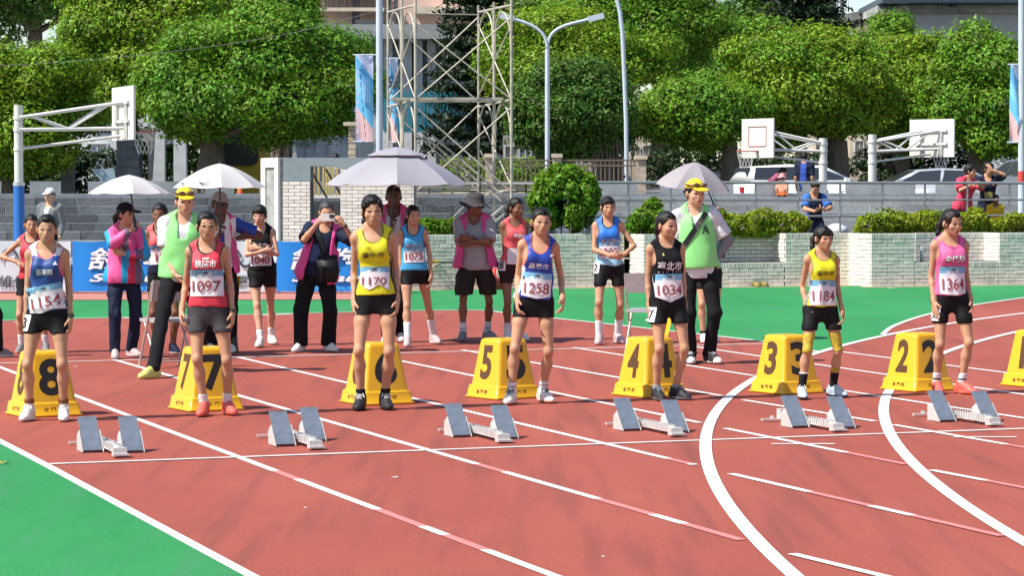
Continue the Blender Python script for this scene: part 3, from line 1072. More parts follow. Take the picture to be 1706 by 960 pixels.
def conifer(label, px, Y, top, bot, half, seed, n=15):
    """dark star-shaped pine: tiers of drooping branches"""
    g = np.random.default_rng(seed)
    base = P(px, 300, Y); base.z = .8
    T = P(px, top, Y); Bz = P(px, bot, Y).z
    root = empty('norfolk_pine', base, 0, label, 'tree', 'dark pines behind the trees')
    mb = MB(); H_ = T.z - base.z
    mb.tube([(0, 0, 0), (0, 0, H_ * .5), (0, 0, H_)], .22, 8, rs=[.26, .18, .03])
    mb.build('trunk', mat('dark_bark', (.05, .04, .035), .9, var=.3, scale=6), root)
    R_ = half / F * Y
    Cs, Ns = [], []
    lim = MB()
    for i in range(n):
        t = i / (n - 1)
        z = (Bz - base.z) + (H_ - (Bz - base.z)) * t
        r = R_ * (1 - t * .75) * g.uniform(.8, 1.1)
        m_ = 7
        for k_ in range(m_):
            a = 2 * pi * k_ / m_ + i * .7 + g.uniform(-.2, .2)
            tip = np.array([cos(a) * r, sin(a) * r, z + r * .12])
            st = np.array([0, 0, z])
            lim.tube([st.tolist(), tip.tolist()], .03, 4, cap=False)
            q = g.random(110)[:, None] ** .7
            Cs.append(st + (tip - st) * q + g.normal(size=(110, 3)) * np.array([.2, .2, .1]) * (.6 + .5 * q))
            Ns.append(g.normal(size=(110, 3)) + np.array([0, 0, .8]))
    lim.build('branches', MATS['dark_bark'], root, kind='stuff')
    link_mesh('crown', leaf_mesh('crown', np.concatenate(Cs), np.concatenate(Ns), .2, 3.0, g), LM['pine'], root)

conifer('dark pine standing behind the scaffolding', 795, 92, -150, 255, 95, 31, 17)
conifer('dark pine rising above the trees left of the grey roof, with a bare lower trunk', 1122, 98, -220, 90, 85, 32, 12)
conifer('dark pine at the top right beside the strip of sky', 1335, 104, -190, 75, 95, 33, 12)
conifer('dark pine at the top between the two tall lamp poles', 925, 106, -190, 60, 70, 34, 11)

# ================================================================== HEDGES AND BUSHES IN THE PLANTER
def hedge(name, label, cat, blobs, count, size, key, root_at, group=None, seed=1, aspect=2.2, up=.6):
    g = np.random.default_rng(seed)
    root = empty(name, root_at, 0, label, cat, group)
    C, N_ = blob_leaves(blobs, count, shell=.45, up=up, g=g)
    C = C - np.array(root_at)
    link_mesh('foliage', leaf_mesh('foliage', C, N_, size, aspect, g), LM[key], root)
    mb = MB()
    for b in blobs[:: max(1, len(blobs) // 12)]:
        p = Vector(b[:3]) - Vector(root_at)
        mb.tube([Vector((p.x * .9, p.y, .0)), p], .012, 5)
    mb.build('stems', m_bark, root, kind='stuff')
    return root

def box_hedge(x0, x1, e0, e1, z0, z1, n, seed):
    g = np.random.default_rng(seed)
    out = []
    for i in range(n):
        x = g.uniform(x0, x1); e = g.uniform(e0, e1)
        p = vpoint(x, e)
        zt = z1 * (1 + .10 * sin(x * .09) * g.random())
        z = g.uniform(z0, zt - .1)
        out.append((p.x, p.y, z, .16, .15, .13))
    return out
HG = 'clipped hedges along the planter wall'
rp = vpoint(1250, .35); rp.z = WH - .08
hedge('hedge', 'bright yellow green hedge under the seated man in blue', 'hedge', box_hedge(1158, 1338, .3, .75, .95, 1.30, 150, 2), 9500, .062, 'hedge', rp, HG, 4)
rp = vpoint(1530, -.1); rp.z = WH - .08
hedge('hedge', 'bright yellow green hedge behind the runner in pink', 'hedge', box_hedge(1438, 1632, -.15, .45, .95, 1.28, 150, 3), 9500, .062, 'hedge', rp, HG, 5)
rp = vpoint(1680, -.1); rp.z = WH - .08
hedge('hedge', 'short piece of hedge at the right edge of the photo', 'hedge', box_hedge(1650, 1760, -.1, .45, .95, 1.2, 45, 6), 3000, .062, 'hedge', rp, HG, 6)
rp = vpoint(1078, .5); rp.z = WH - .08
hedge('shrub', 'loose upright shrub left of the second official', 'shrub', [(*vpoint(x, .5 + .3 * sin(x))[:2], z, .17, .17, .17) for x, z in ((1056, 1.05), (1066, 1.2), (1078, 1.12), (1088, 1.38), (1096, 1.2), (1104, 1.05), (1082, 1.3), (1070, 1.0), (1092, 1.02))], 2600, .075, 'bush', rp, None, 7)
rp = vpoint(942, 1.1); rp.z = WH - .08
c_ = P(941, 331, vpoint(941, 1.1).y)
g_ = np.random.default_rng(44)
bl_ = []
for i in range(60):
    u = g_.normal(size=3); u /= np.linalg.norm(u)
    bl_.append((c_.x + u[0] * .48, c_.y + u[1] * .45, c_.z + u[2] * .46, .17, .17, .16))
hedge('round_bush', 'big round glossy green bush in the planter', 'bush', bl_, 9000, .085, 'bush', rp, None, 8, 2.0)
rp = vpoint(735, 1.0); rp.z = WH - .08
hedge('shrub', 'low dark shrub in the planter left of the man in the bucket hat', 'shrub', [(*vpoint(x, 1.0)[:2], 1.0 + .06 * sin(x), .2, .2, .16) for x in range(702, 775, 9)], 2600, .075, 'bush', rp, None, 9)
rp = vpoint(868, 1.0); rp.z = WH - .08
hedge('shrub', 'low yellowish shrub left of the big round bush', 'shrub', [(*vpoint(x, .9)[:2], 1.02, .18, .18, .16) for x in range(850, 885, 8)], 1300, .07, 'hedge', rp, None, 10)

# ================================================================== RAILING, STEPS, PARAPET, TERRACE
m_rail = mat('railing_steel', (0.36, 0.38, 0.40), 0.45, metal=.5, var=.1, scale=10)
rl = empty('railing', vpoint(1360, 1.2), 0, 'grey tubular railing above the planter hedges', 'railing')
for z in (1.806, 1.495, 1.205):
    mb = MB(); mb.tube([vpoint(985, 1.2, z), vpoint(1800, 1.2, z)], .026 if z > 1.7 else .018, 8)
    shift(mb.build('rail', m_rail), rl)
for i in range(12):
    x = 1047 + i * 70.5
    mb = MB(); mb.tube([vpoint(x, 1.2, .85), vpoint(x, 1.2, 1.806)], .02, 8)
    shift(mb.build('post', m_rail), rl)

m_stone = mat('grey_stone_block', (0.24, 0.245, 0.245), 0.85, orand=.30, var=.35, scale=2.2, bump=.4, bscale=16, dirt=.35)
m_cap = mat('parapet_concrete', (0.50, 0.50, 0.49), 0.85, var=.15, scale=2.5, bump=.2, bscale=25, dirt=.3)
ES = 6.5
prom = [vpoint(-300, 2.0), vpoint(1900, 2.0), vpoint(1900, 12), vpoint(-300, 12)]
sheet('promenade', prom, .44, mat('promenade_concrete', (.34, .34, .33), .9, var=.15, scale=2, dirt=.2))
steps = empty('stone_steps', vpoint(853, ES), 0, 'rows of grey stone blocks stepping up to the parapet', 'steps')
m_stone2 = mat('sunlit_stone_block', (0.43, 0.43, 0.42), 0.85, orand=.15, var=.2, scale=2.2, bump=.4, bscale=16, dirt=.3)  # paler copy for the right-hand steps, their sunlit treads put into the colour
bcache = {}
blocks = []
for r in range(7):
    z0 = .44 + r * .157
    e0 = ES + r * .32
    x = -150.0
    a, b = vpoint(-200, e0), vpoint(1900, e0)
    L_ = (b - a).length; d = (b - a).normalized()
    s = random.uniform(0, .5)
    while s < L_:
        w = random.choice((.45, .6, .6, .75, .9))
        c = a + d * (s + w / 2) + TU * .2
        blocks.append((Vector((c.x, c.y, z0 + .0785)), w, r))
        s += w
vis = []
for c, w, r in blocks:
    px_ = CX + F * c.x / c.y
    vis.append(-40 < px_ < IW + 40)
k_ = 0
restb = MB()
for (c, w, r), v in zip(blocks, vis):
    wj, hj = w - .007, .1535
    if v and k_ < 300:
        if (w, c.x > 1) not in bcache:
            m_ = MB()
            h_, dd = hj / 2, .2
            ring = lambda x, z, y: [Vector((-x, y, -z)), Vector((x, y, -z)), Vector((x, y, z)), Vector((-x, y, z))]
            m_.loft([ring(wj / 2, h_, dd), ring(wj / 2, h_, -dd + .005), ring(wj / 2 - .005, h_ - .005, -dd)])
            me = m_.mesh('stone_block'); me.materials.append(m_stone2 if c.x > 1 else m_stone); bcache[(w, c.x > 1)] = me
        o = bpy.data.objects.new('stone_block', bcache[(w, c.x > 1)]); COL.objects.link(o); o.parent = steps
        o.location = c + TU * random.uniform(-.014, .014) - steps.location
        o.rotation_euler = (0, 0, TROT)
        k_ += 1
    elif v:
        restb.box(c, (wj, .4, hj), TROT)
if restb.v:
    shift(restb.build('stone_blocks', m_stone, kind='stuff'), steps)
fill = MB()
for r in range(7):
    q = [vpoint(-200, ES + r * .32 + .1), vpoint(1900, ES + r * .32 + .1), vpoint(1900, ES + 7 * .32 + .1), vpoint(-200, ES + 7 * .32 + .1)]
    fill.loft([[Vector((p.x, p.y, .40 + r * .157)) for p in q], [Vector((p.x, p.y, .435 + (r + .9) * .157)) for p in q]])
shift(fill.build('step_fill', m_mortar), steps)

EP = ES + 7 * .32 + .15
par = empty('parapet', vpoint(853, EP), 0, 'grey crenellated parapet along the terrace', 'parapet wall')
q = [vpoint(-200, EP), vpoint(1900, EP), vpoint(1900, EP + .3), vpoint(-200, EP + .3)]
mb = MB(); mb.loft([[Vector((p.x, p.y, 1.2)) for p in q], [Vector((p.x, p.y, 1.61)) for p in q]]); shift(mb.build('parapet_base', m_cap), par)
gaps = [(3, 50), (102, 147), (205, 245), (300, 342), (390, 432), (1062, 1099), (1138, 1170), (1222, 1257), (1313, 1336), (1377, 1408), (1525, 1558), (1625, 1650)]
edges = [-200] + [v for g2_ in gaps for v in g2_] + [1900]
for x0, x1 in zip(edges[0::2], edges[1::2]):
    if x0 == 432:
        segs_ = ((432, 600), (905, 1062))
    else:
        segs_ = ((x0, x1),)
    for s0, s1 in segs_:
        q = [vpoint(s0, EP + .002), vpoint(s1, EP + .002), vpoint(s1, EP + .298), vpoint(s0, EP + .298)]
        mb = MB(); mb.loft([[Vector((p.x, p.y, 1.61)) for p in q], [Vector((p.x, p.y, 1.845)) for p in q]])
        shift(mb.build('merlon', m_cap), par)
terr = [vpoint(-600, EP + .1), vpoint(2300, EP + .1), Vector((120, 190, 0)), Vector((-120, 190, 0))]
sheet('terrace', terr, .80, mat('terrace_asphalt', (.10, .10, .10), .9, var=.3, scale=1.5))
# dark shrubbery and garden walls on the terrace (seen between merlons and under the crowns)
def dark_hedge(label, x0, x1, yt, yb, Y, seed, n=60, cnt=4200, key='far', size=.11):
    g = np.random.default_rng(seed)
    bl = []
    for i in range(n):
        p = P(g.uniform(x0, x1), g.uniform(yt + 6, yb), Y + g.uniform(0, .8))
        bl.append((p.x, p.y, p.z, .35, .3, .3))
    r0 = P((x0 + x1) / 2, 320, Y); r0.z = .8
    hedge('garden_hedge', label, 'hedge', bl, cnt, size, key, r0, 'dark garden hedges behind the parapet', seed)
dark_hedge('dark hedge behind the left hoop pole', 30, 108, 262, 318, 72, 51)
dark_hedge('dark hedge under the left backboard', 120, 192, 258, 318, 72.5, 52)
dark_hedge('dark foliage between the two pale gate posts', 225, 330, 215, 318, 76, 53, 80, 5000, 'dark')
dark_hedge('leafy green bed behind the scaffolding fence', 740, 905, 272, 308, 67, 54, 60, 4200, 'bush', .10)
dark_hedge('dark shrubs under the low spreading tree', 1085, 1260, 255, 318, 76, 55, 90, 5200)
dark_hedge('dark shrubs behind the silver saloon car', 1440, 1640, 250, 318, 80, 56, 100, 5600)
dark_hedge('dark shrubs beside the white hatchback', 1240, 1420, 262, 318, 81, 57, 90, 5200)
# ================================================================== BASKETBALL HOOPS
m_pole = mat('white_pole_paint', (0.66, 0.65, 0.62), 0.45, var=.06, scale=6, dirt=.2)
m_pad_blue = mat('blue_pole_padding', (0.02, 0.14, 0.46), 0.5, var=.1, scale=5, dirt=.15)
m_board = mat('hoop_board', (0.70, 0.66, 0.60), 0.5, var=.05, scale=3, dirt=.2)
m_red = mat('red_paint', (0.55, 0.06, 0.04), 0.5)

def hoop(label, pole_px, Y, top_y, pad_y, r, board, bdir, front, arm_rows, rim=None, zb=.44):
    """board: centre pixel + distance; bdir: direction along the board's width; front: seen from the painted side"""
    base = P(pole_px, 320, Y); base.z = zb
    root = empty('basketball_hoop', base, 0, label, 'basketball hoop', 'white basketball hoops on the terrace')
    zt, zp = P(pole_px, top_y, Y).z - zb, P(pole_px, pad_y, Y).z - zb
    mb = MB(); mb.tube([(0, 0, zp), (0, 0, zt)], r, 16)
    for yy in arm_rows:
        z = P(pole_px, yy, Y).z - zb
        mb.tube([(0, 0, z - .03), (0, 0, z + .03)], r * 1.16, 16)
    mb.build('pole', m_pole, root)
    mb = MB(); mb.tube([(0, 0, 0), (0, 0, zp - .05)], r * 1.25, 16); mb.build('pole_padding', m_pad_blue, root)
    mb = MB(); mb.tube([(0, 0, zp - .05), (0, 0, zp + .02)], r * 1.32, 16); mb.build('pole_collar', steel, root)
    bc = P(board[0], board[1], board[2]) - base
    w, h = board[3], board[4]
    d = Vector(bdir).normalized(); n = Vector((d.y, -d.x, 0))       # n: the side facing the camera
    if n.y > 0:
        n = -n
    back = -n if front else n                                        # arms join on this side
    mb = MB()
    up = Vector((0, 0, 1))
    ring = lambda k, t: [bc + d * (-w / 2 * k) + up * (-h / 2 * k) + n * t, bc + d * (w / 2 * k) + up * (-h / 2 * k) + n * t, bc + d * (w / 2 * k) + up * (h / 2 * k) + n * t, bc + d * (-w / 2 * k) + up * (h / 2 * k) + n * t]
    mb.loft([ring(1, -.02), ring(1, .018), ring(.985, .024)] if True else [])
    mb.build('backboard', m_board, root)
    if front:
        mb = MB()
        f = bc + n * .03
        sw, sh = .30, .23
        z0 = -h / 2 + .28
        for a, b in (((-sw, z0), (sw, z0)), ((-sw, z0 + 2 * sh), (sw, z0 + 2 * sh)), ((-sw, z0), (-sw, z0 + 2 * sh)), ((sw, z0), (sw, z0 + 2 * sh))):
            mb.bar(f + d * a[0] + up * a[1], f + d * b[0] + up * b[1], .028, .008)
        mb.build('target_square', mat('faded_red', (.5, .16, .13), .6), root)
    else:
        mb = MB()
        bp = bc + back * .05
        for x in (-.32, .32):
            mb.bar(bp + d * x * w * .7 + up * (-h * .46), bp + d * x * w * .7 + up * (h * .22), .06, .05)
        mb.bar(bp + d * (-w * .35) + up * (h * .2), bp + d * (w * .35) + up * (h * .2), .05, .05)
        mb.bar(bp + d * (-w * .35) + up * (-h * .15), bp + d * (w * .35) + up * (-h * .15), .05, .05)
        mb.build('board_frame', m_pole, root)
    y0, y1, y2 = [P(pole_px, q, Y).z - zb for q in arm_rows]
    for s in (-1, 1):
        off = d * (s * .22)
        e1, e2 = bc + back * .06 + off + up * (h * .2), bc + back * .06 + off + up * (-h * .28)
        st = off * .35
        mb = MB()
        mb.tube([st + up * y0, e1], .032, 8)
        mb.tube([st + up * y1, e2], .032, 8)
        m1, m2 = (st + up * y0).lerp(e1, .12), (st + up * y1).lerp(e2, .48)
        m3 = (st + up * y0).lerp(e1, .86)
        mb.tube([m1, m2], .024, 6); mb.tube([m2, m3], .024, 6)
        mb.build('arm', m_pole, root)
    mb = MB(); mb.tube([up * y2, bc + back * .06 + up * (-h * .42)], .026, 8); mb.build('brace', m_pole, root)
    # rim and net
    fr = n if front else -n
    rc = bc + fr * .38 + up * (-h / 2 + .16)
    mb = MB(); mb.tube([rc + (d * cos(a) + fr * sin(a)) * .225 for a in [i * pi / 9 for i in range(19)]], .009, 6, 0, False)
    mb.bar(bc + fr * .02 + up * (-h / 2 + .16), rc - fr * .225, .10, .03)
    mb.build('rim', m_red, root)
    mb = MB()
    for i in range(12):
        for s in (1, -1):
            pts = []
            for j in range(5):
                a = 2 * pi * i / 12 + s * j * pi / 12
                rr = .22 - .025 * j
                pts.append(rc + (d * cos(a) + fr * sin(a)) * rr - up * (.1 * j))
            mb.tube(pts, .0035, 3, 0, False)
    mb.build('net', mat('net_cord', (.7, .7, .68), .8), root)
    return root

hoop('big white hoop on a blue padded pole at the left, board seen from behind', 31.5, 45.6, 175, 305, .078, (206, 189, 46.2, 1.38, .95), (.45, -1, 0), False, (196, 216, 248))
hoop('white hoop with red square and rim, facing left, on the right side', 1371, 61, 230, 318, .095, (1263, 230.5, 61, 1.1, .92), (.6, -.8, 0), True, (239, 252, 271))
hoop('white hoop seen from behind, rightmost, above the silver car', 1453, 60, 224, 318, .095, (1553, 230.5, 60.3, 1.2, .88), (.75, -.66, 0), False, (236, 252, 270))

# ================================================================== LAMP POSTS, FLAGS, SCAFFOLD
def pole_thing(name, label, cat, px, Y, pts, r, m, group=None, zb=.8):
    base = P(px, 300, Y); base.z = zb
    root = empty(name, base, 0, label, cat, group)
    mb = MB()
    q = [P(x, y, Y) - base for x, y in pts]
    q[0].z = 0
    mb.tube(q, r, 12)
    mb.build('pole', m, root)
    return root, base

m_lamp = mat('pale_lamp_paint', (0.50, 0.56, 0.62), 0.4, var=.06, scale=5)
Yl = 64
root, base = pole_thing('street_lamp', 'pale street lamp with two curved arms behind the round bush', 'street lamp', 912, Yl, [(912, 300), (912, 200), (912, 76)], .06, m_lamp)
for s, pts in ((-1, [(912, 78), (908, 62), (898, 50), (882, 40), (856, 31)]), (1, [(912, 78), (916, 62), (926, 50), (945, 41), (980, 32)])):
    mb = MB(); mb.tube(catmull([P(x, y, Yl + s * .2) - base for x, y in pts], 4), .04, 8); arm = mb.build('arm', m_lamp, root)
    e = P(pts[-1][0], pts[-1][1], Yl + s * .2) - base
    e2 = P(pts[-1][0] + s * 26, pts[-1][1] - 7, Yl + s * .2) - base
    mb = MB(); mb.bar(e, e2, .09, .14); mb.build('lamp_head', m_lamp, arm)
root, base = pole_thing('street_lamp', 'tall bent lamp pole right of the double arm street lamp', 'street lamp', 1044, 66, [(1045, 310), (1043, 200), (1040, 120), (1037, 55), (1033, 20), (1026, -10), (1012, -40)], .055, m_lamp)
root, base = pole_thing('thin_pole', 'thin grey pole standing at the top of the left trees', 'pole', 178, 88, [(178, 300), (178, 120), (178, -40)], .06, m_lamp)
root, base = pole_thing('flag_pole', 'thick white flag pole at the left end of the scaffolding', 'flag pole', 632, 56, [(632, 320), (632, 120), (632, -60)], .072, m_lamp, 'poles carrying tall event flags')
root2, base2 = pole_thing('flag_pole', 'white pole at the right edge with a banded foot', 'flag pole', 1702, 52, [(1702, 330), (1702, 120), (1702, -60)], .065, m_lamp, 'poles carrying tall event flags', .44)
mb = MB(); z = P(1702, 285, 52).z - base2.z; mb.tube([(0, 0, z - .25), (0, 0, z)], .072, 12); mb.build('red_band', m_red, root2)

def flag_mat():
    m = bpy.data.materials.new('event_flag_print'); m.use_nodes = True
    N, L = m.node_tree.nodes, m.node_tree.links
    b = N['Principled BSDF']; b.inputs['Roughness'].default_value = .6
    tc = N.new('ShaderNodeTexCoord'); sp_ = N.new('ShaderNodeSeparateXYZ'); L.new(tc.outputs['Generated'], sp_.inputs[0])
    ad = N.new('ShaderNodeMath'); ad.operation = 'MULTIPLY_ADD'; ad.inputs[1].default_value = .28; L.new(sp_.outputs['X'], ad.inputs[0]); L.new(sp_.outputs['Z'], ad.inputs[2])
    r = N.new('ShaderNodeValToRGB'); r.color_ramp.interpolation = 'CONSTANT'
    e = r.color_ramp.elements
    e[0].position = 0; e[0].color = (.55, .50, .72, 1)
    e[1].position = .10; e[1].color = (.66, .42, .42, 1)
    for p, c in ((.42, (.13, .45, .72, 1)), (.62, (.22, .56, .78, 1)), (.80, (.12, .42, .72, 1)), (1.02, (.55, .62, .80, 1))):
        q = e.new(p); q.color = c
    L.new(ad.outputs[0], r.inputs[0]); L.new(r.outputs[0], b.inputs['Base Color'])
    return m
m_flag = flag_mat()
def tall_flag(label, x0, x1, y0, y1, Y, mark):
    a, b = P(x0, y0, Y), P(x1, y1, Y)
    root = empty('tall_flag', ((a.x + b.x) / 2, Y, b.z), 0, label, 'flag', 'tall event flags')
    w, h = b.x - a.x, a.z - b.z
    mb = MB()
    vs_ = []
    for j in range(13):
        for i in range(6):
            u, v = i / 5, j / 12
            vs_.append((-w / 2 + w * u, .05 * sin(u * 5 + v * 4) , h * v))
    mb.add(vs_, [(j * 6 + i, j * 6 + i + 1, j * 6 + i + 7, j * 6 + i + 6) for j in range(12) for i in range(5)], 0, True)
    mb.build('flag_cloth', m_flag, root)
    mb = MB()
    R_, U_ = (1, 0, 0), (0, 0, 1)
    if mark == 'L':
        for k_ in range(9):
            mb.box((-w * .38, -.075, h * (.12 + .085 * k_)), (w * .12, .004, h * .055))
        for k_ in range(5):
            mb.bar((w * (-.1 + .1 * k_), -.08, h * .45), (w * (-.1 + .1 * k_), -.08, h * (.72 + .03 * (k_ % 2))), .02, .004)
        mb.bar((-w * .4, -.08, h * .86), (w * .4, -.08, h * .95), .035, .004); mb.bar((-w * .05, -.08, h * .97), (w * .3, -.08, h * .8), .03, .004)
    else:
        mb.bar((-w * .3, -.08, h * .9), (w * .3, -.08, h * .78), .03, .004)
        mb.bar((-w * .3, -.08, h * .2), (w * .35, -.08, h * .32), .03, .004)
    mb.build('flag_print', mat('pale_violet_ink', (.62, .60, .78), .6), root)
    if mark == 'R':
        mb = MB(); lettering(mb, '66', (0, -.08, h * .72), R_, U_, .3, .3, bold=.03, shear=.3); mb.build('lettering', m_ink, root)
    for hz_ in (0, h):
        mb = MB(); mb.tube([(-w / 2 - .05, 0, hz_), (w / 2 + .1, 0, hz_)], .018, 6); mb.build('flag_rod', m_lamp, root)
    return root
tall_flag('tall pale blue and pink flag hanging left of the thick white pole', 592, 622, 91, 236, 56, 'L')
tall_flag('narrow blue and pink flag behind the scaffolding posts', 645, 663, 97, 237, 56, 'R')
tall_flag('blue and pink flag at the right edge of the photo', 1683, 1701, 107, 237, 52, 'L2')

# scaffolding tower
m_sc = mat('scaffold_tube', (0.47, 0.43, 0.35), 0.55, metal=.25, var=.25, scale=4, dirt=.3)
YS = 50.5
sc = empty('scaffolding', P(750, 320, YS) * 1.0, 0, 'rusty pale scaffolding tower with arched frames and cross braces', 'scaffolding')
sc.location.z = .44
posts = {'l0': (692, YS - .9), 'l1': (669.5, YS), 'l2': (646, YS + .9), 'r0': (852, YS - .9), 'r1': (823, YS), 'r2': (797, YS + .9)}
def sp_pt(key, y):
    x, Y = posts[key]
    return P(x, y, Y)
def sbar(a, b, r, name='brace'):
    mb = MB(); mb.tube([a, b] if not isinstance(a, list) else a, r, 7); return shift(mb.build(name, m_sc), sc)
for k_, (x, Y) in posts.items():
    top = {'l0': -30, 'l1': -20, 'l2': -20, 'r0': -25, 'r1': 3, 'r2': 8}[k_]
    a = P(x, 300, Y); a.z = .44
    sbar(a, P(x, top, Y), .028 if k_[1] != '2' else .022, 'upright')
for s in 'lr':
    for yl in (14, 172, 322):
        sbar(sp_pt(s + '0', yl - 6), sp_pt(s + '2', yl + 6), .024, 'ledger')
    for y_t, y_b in ((28, 160), (182, 310)):
        for i, j in (('0', '1'), ('1', '2')):
            A_, B_ = sp_pt(s + i, y_t), sp_pt(s + j, y_t)
            lo = P(posts[s + '1'][0] + (2 if i == '0' else -2), y_t + 70, YS)
            lo2 = sp_pt(s + ('0' if i == '0' else '2'), y_t + 70)
            c = A_.lerp(B_, .5); c.z += .10
            sbar(catmull([lo2, (A_ if i == '0' else B_) - Vector((0, 0, .18)) + (c - (A_ if i == '0' else B_)) * .25, c, (B_ if i == '0' else A_) - Vector((0, 0, .18)) + (c - (B_ if i == '0' else A_)) * .25, lo], 4), None, .018, 'arch')
for (a, ya), (b, yb) in ((('l0', 165), ('r0', 28)), (('l0', 40), ('r0', 165)), (('l2', 170), ('r2', 28)), (('l2', 30), ('r2', 170)), (('l0', 320), ('r0', 178)), (('l0', 178), ('r0', 320)), (('l2', 320), ('r2', 175)), (('l2', 178), ('r2', 318)),
                         (('l0', 165), ('l2', 40)), (('l0', 40), ('l2', 165)), (('r0', 165), ('r2', 40)), (('r0', 40), ('r2', 160)), (('r0', 310), ('r2', 190)), (('l0', 310), ('l2', 190)), (('l0', 312), ('r2', 312))):
    sbar(sp_pt(a, ya), sp_pt(b, yb), .015)
mb = MB()
for dy in (-.55, 0, .55):
    A_, B_ = sp_pt('l1', 168), sp_pt('r1', 168)
    mb = MB(); mb.box((A_ + B_) / 2 + Vector((0, dy, .02)), (abs(B_.x - A_.x) + .35, .26, .05), atan2(B_.y - A_.y, B_.x - A_.x)); shift(mb.build('plank', mat('old_plank', (.33, .31, .26), .85, var=.3, scale=4)), sc)
sbar(P(690, 22, YS), P(795, 24, YS + .5), .012)
# stair stringers running down to the right and the props leaning on the brick wall
for dx in (0, 14):
    sbar(P(705 + dx, 225, YS - .3), P(835 + dx, 335, YS - .3), .022, 'stringer')
for i in range(7):
    a = P(705 + 18.5 * i, 225 + 15.7 * i, YS - .5); sbar(a, a + Vector((0, .5, 0)), .014, 'rung')
for (x0, y0, x1, y1, Y0, Y1, r) in ((838, 345, 712, 452, 48.5, 43.3, .03), (848, 352, 722, 446, 48.6, 43.4, .026), (772, 345, 690, 428, 47, 43.6, .012), (690, 360, 770, 420, 46, 43.4, .012), (800, 250, 838, 330, YS, YS, .015)):
    sbar(P(x0, y0, Y0), P(x1, y1, Y1), r, 'prop')
mb = MB(); c = P(727, 436, 43.45); mb.box(c, (.12, .06, .05)); shift(mb.build('yellow_tape', mat('yellow_tape', (.7, .5, .02), .5)), sc)
mb = MB(); mb.tube([P(676, 437, 43.2), P(727, 437, 43.3), P(800, 437, 43.4)], .012, 6); shift(mb.build('black_strap', black_plastic), sc)

# overhead cable
mb = MB()
pts = [P(x, y, 62) for x, y in ((-60, 112), (120, 102), (300, 84), (460, 60), (560, 36), (660, 8), (700, -10))]
cb = mb.tube(catmull(pts, 3), .005, 4).build('cable', mat('pale_cable', (.2, .2, .2), .6))
put(cb, None, 'thin pale cable sagging across the trees at the upper left', 'cable')

# ================================================================== BUILDINGS AND WALLS ON THE TERRACE
m_wallw = mat('pale_wall_paint', (0.60, 0.62, 0.64), 0.8, var=.08, scale=1.2, dirt=.25)
m_wallg = mat('grey_building', (0.44, 0.47, 0.49), 0.85, var=.1, scale=1, dirt=.25)
m_cream = mat('cream_wall', (0.60, 0.50, 0.38), 0.8, var=.1, scale=1.3, dirt=.25)
m_pinkw = mat('pink_wall', (0.72, 0.50, 0.42), 0.8, var=.1, scale=1.3, dirt=.2)
m_glass = mat('dark_window', (0.035, 0.04, 0.05), 0.15, spec=.7)
m_teal = mat('teal_slats', (0.02, 0.20, 0.27), 0.5, var=.12, scale=6)
m_corr = mat('grey_corrugated', (0.60, 0.62, 0.62), 0.6, var=.06, scale=2)
m_rock = mat('cream_rubble_stone', (0.50, 0.40, 0.29), 0.85, var=.3, scale=2.5, bump=.6, bscale=8, dirt=.3)

def pbox(mb, x0, x1, y0, y1, Y, d, mi=0):
    """box whose front face covers these photo columns and rows at distance Y, d metres deep"""
    a, b = P(x0, y1, Y), P(x1, y0, Y)
    mb.box(((a.x + b.x) / 2, Y + d / 2, (a.z + b.z) / 2), (b.x - a.x, d, b.z - a.z), 0, mi)
    return mb

def building(name, label, cat, x0, x1, y0, Y, d, m, yb=None):
    a, b = P(x0, 300, Y), P(x1, y0, Y)
    z0 = .7 if yb is None else P(x0, yb, Y).z
    root = empty(name, ((a.x + b.x) / 2, Y, z0), 0, label, cat)
    mb = MB(); mb.box(((a.x + b.x) / 2, Y + d / 2, (z0 + b.z) / 2), (b.x - a.x, d, b.z - z0))
    shift(mb.build('wall', m), root)
    return root
def bpart(root, name, m, rects, Y, d, dz=.06):
    out = []
    for r in rects:
        mb = MB(); pbox(mb, *r, Y - dz, d); out.append(shift(mb.build(name, m), root))
    return out
def window(root, x0, x1, y0, y1, Y, fr=None, bars=1):
    mb = MB()
    t = 1.6
    for q in ((x0 - t, x1 + t, y0 - t, y0), (x0 - t, x1 + t, y1, y1 + t), (x0 - t, x0, y0, y1), (x1, x1 + t, y0, y1)):
        pbox(mb, *q, Y - .10, .14)
    for i in range(bars):
        xm = x0 + (x1 - x0) * (i + 1) / (bars + 1)
        pbox(mb, xm - .7, xm + .7, y0, y1, Y - .07, .08)
    f = shift(mb.build('window', fr or m_wallw), root)
    mb = MB(); pbox(mb, x0, x1, y0, y1, Y - .03, .04); p_ = mb.build('pane', m_glass)
    p_.parent = f; p_.matrix_parent_inverse = Matrix.Translation(-Vector(root.location))
    return f

# grey hall in the middle, behind the flags and scaffolding
Yb = 96
gh = building('grey_hall', 'grey concrete hall with columns behind the scaffolding', 'building', 545, 905, 62, Yb, 20, m_wallg)
bpart(gh, 'roof_slab', mat('weathered_slab', (.30, .31, .32), .85, var=.2, scale=.8, dirt=.3), [(530, 910, 40, 64)], Yb, 14, 1.6)
bpart(gh, 'column', m_wallw, [(x, x + 14, 64, 300) for x in (640, 672, 690, 712, 778, 842, 885)], Yb, .8, .5)
for x0, x1, y0, y1 in ((648, 671, 88, 145), (708, 735, 88, 101), (740, 772, 110, 146), (800, 838, 88, 145), (856, 880, 128, 165), (840, 862, 246, 262), (866, 884, 240, 262)):
    window(gh, x0, x1, y0, y1, Yb)
tf = empty('slat_screen', P(760, 230, 92), 0, 'teal blue vertical slat screen in front of the grey hall', 'screen'); tf.location.z = P(760, 222, 92).z
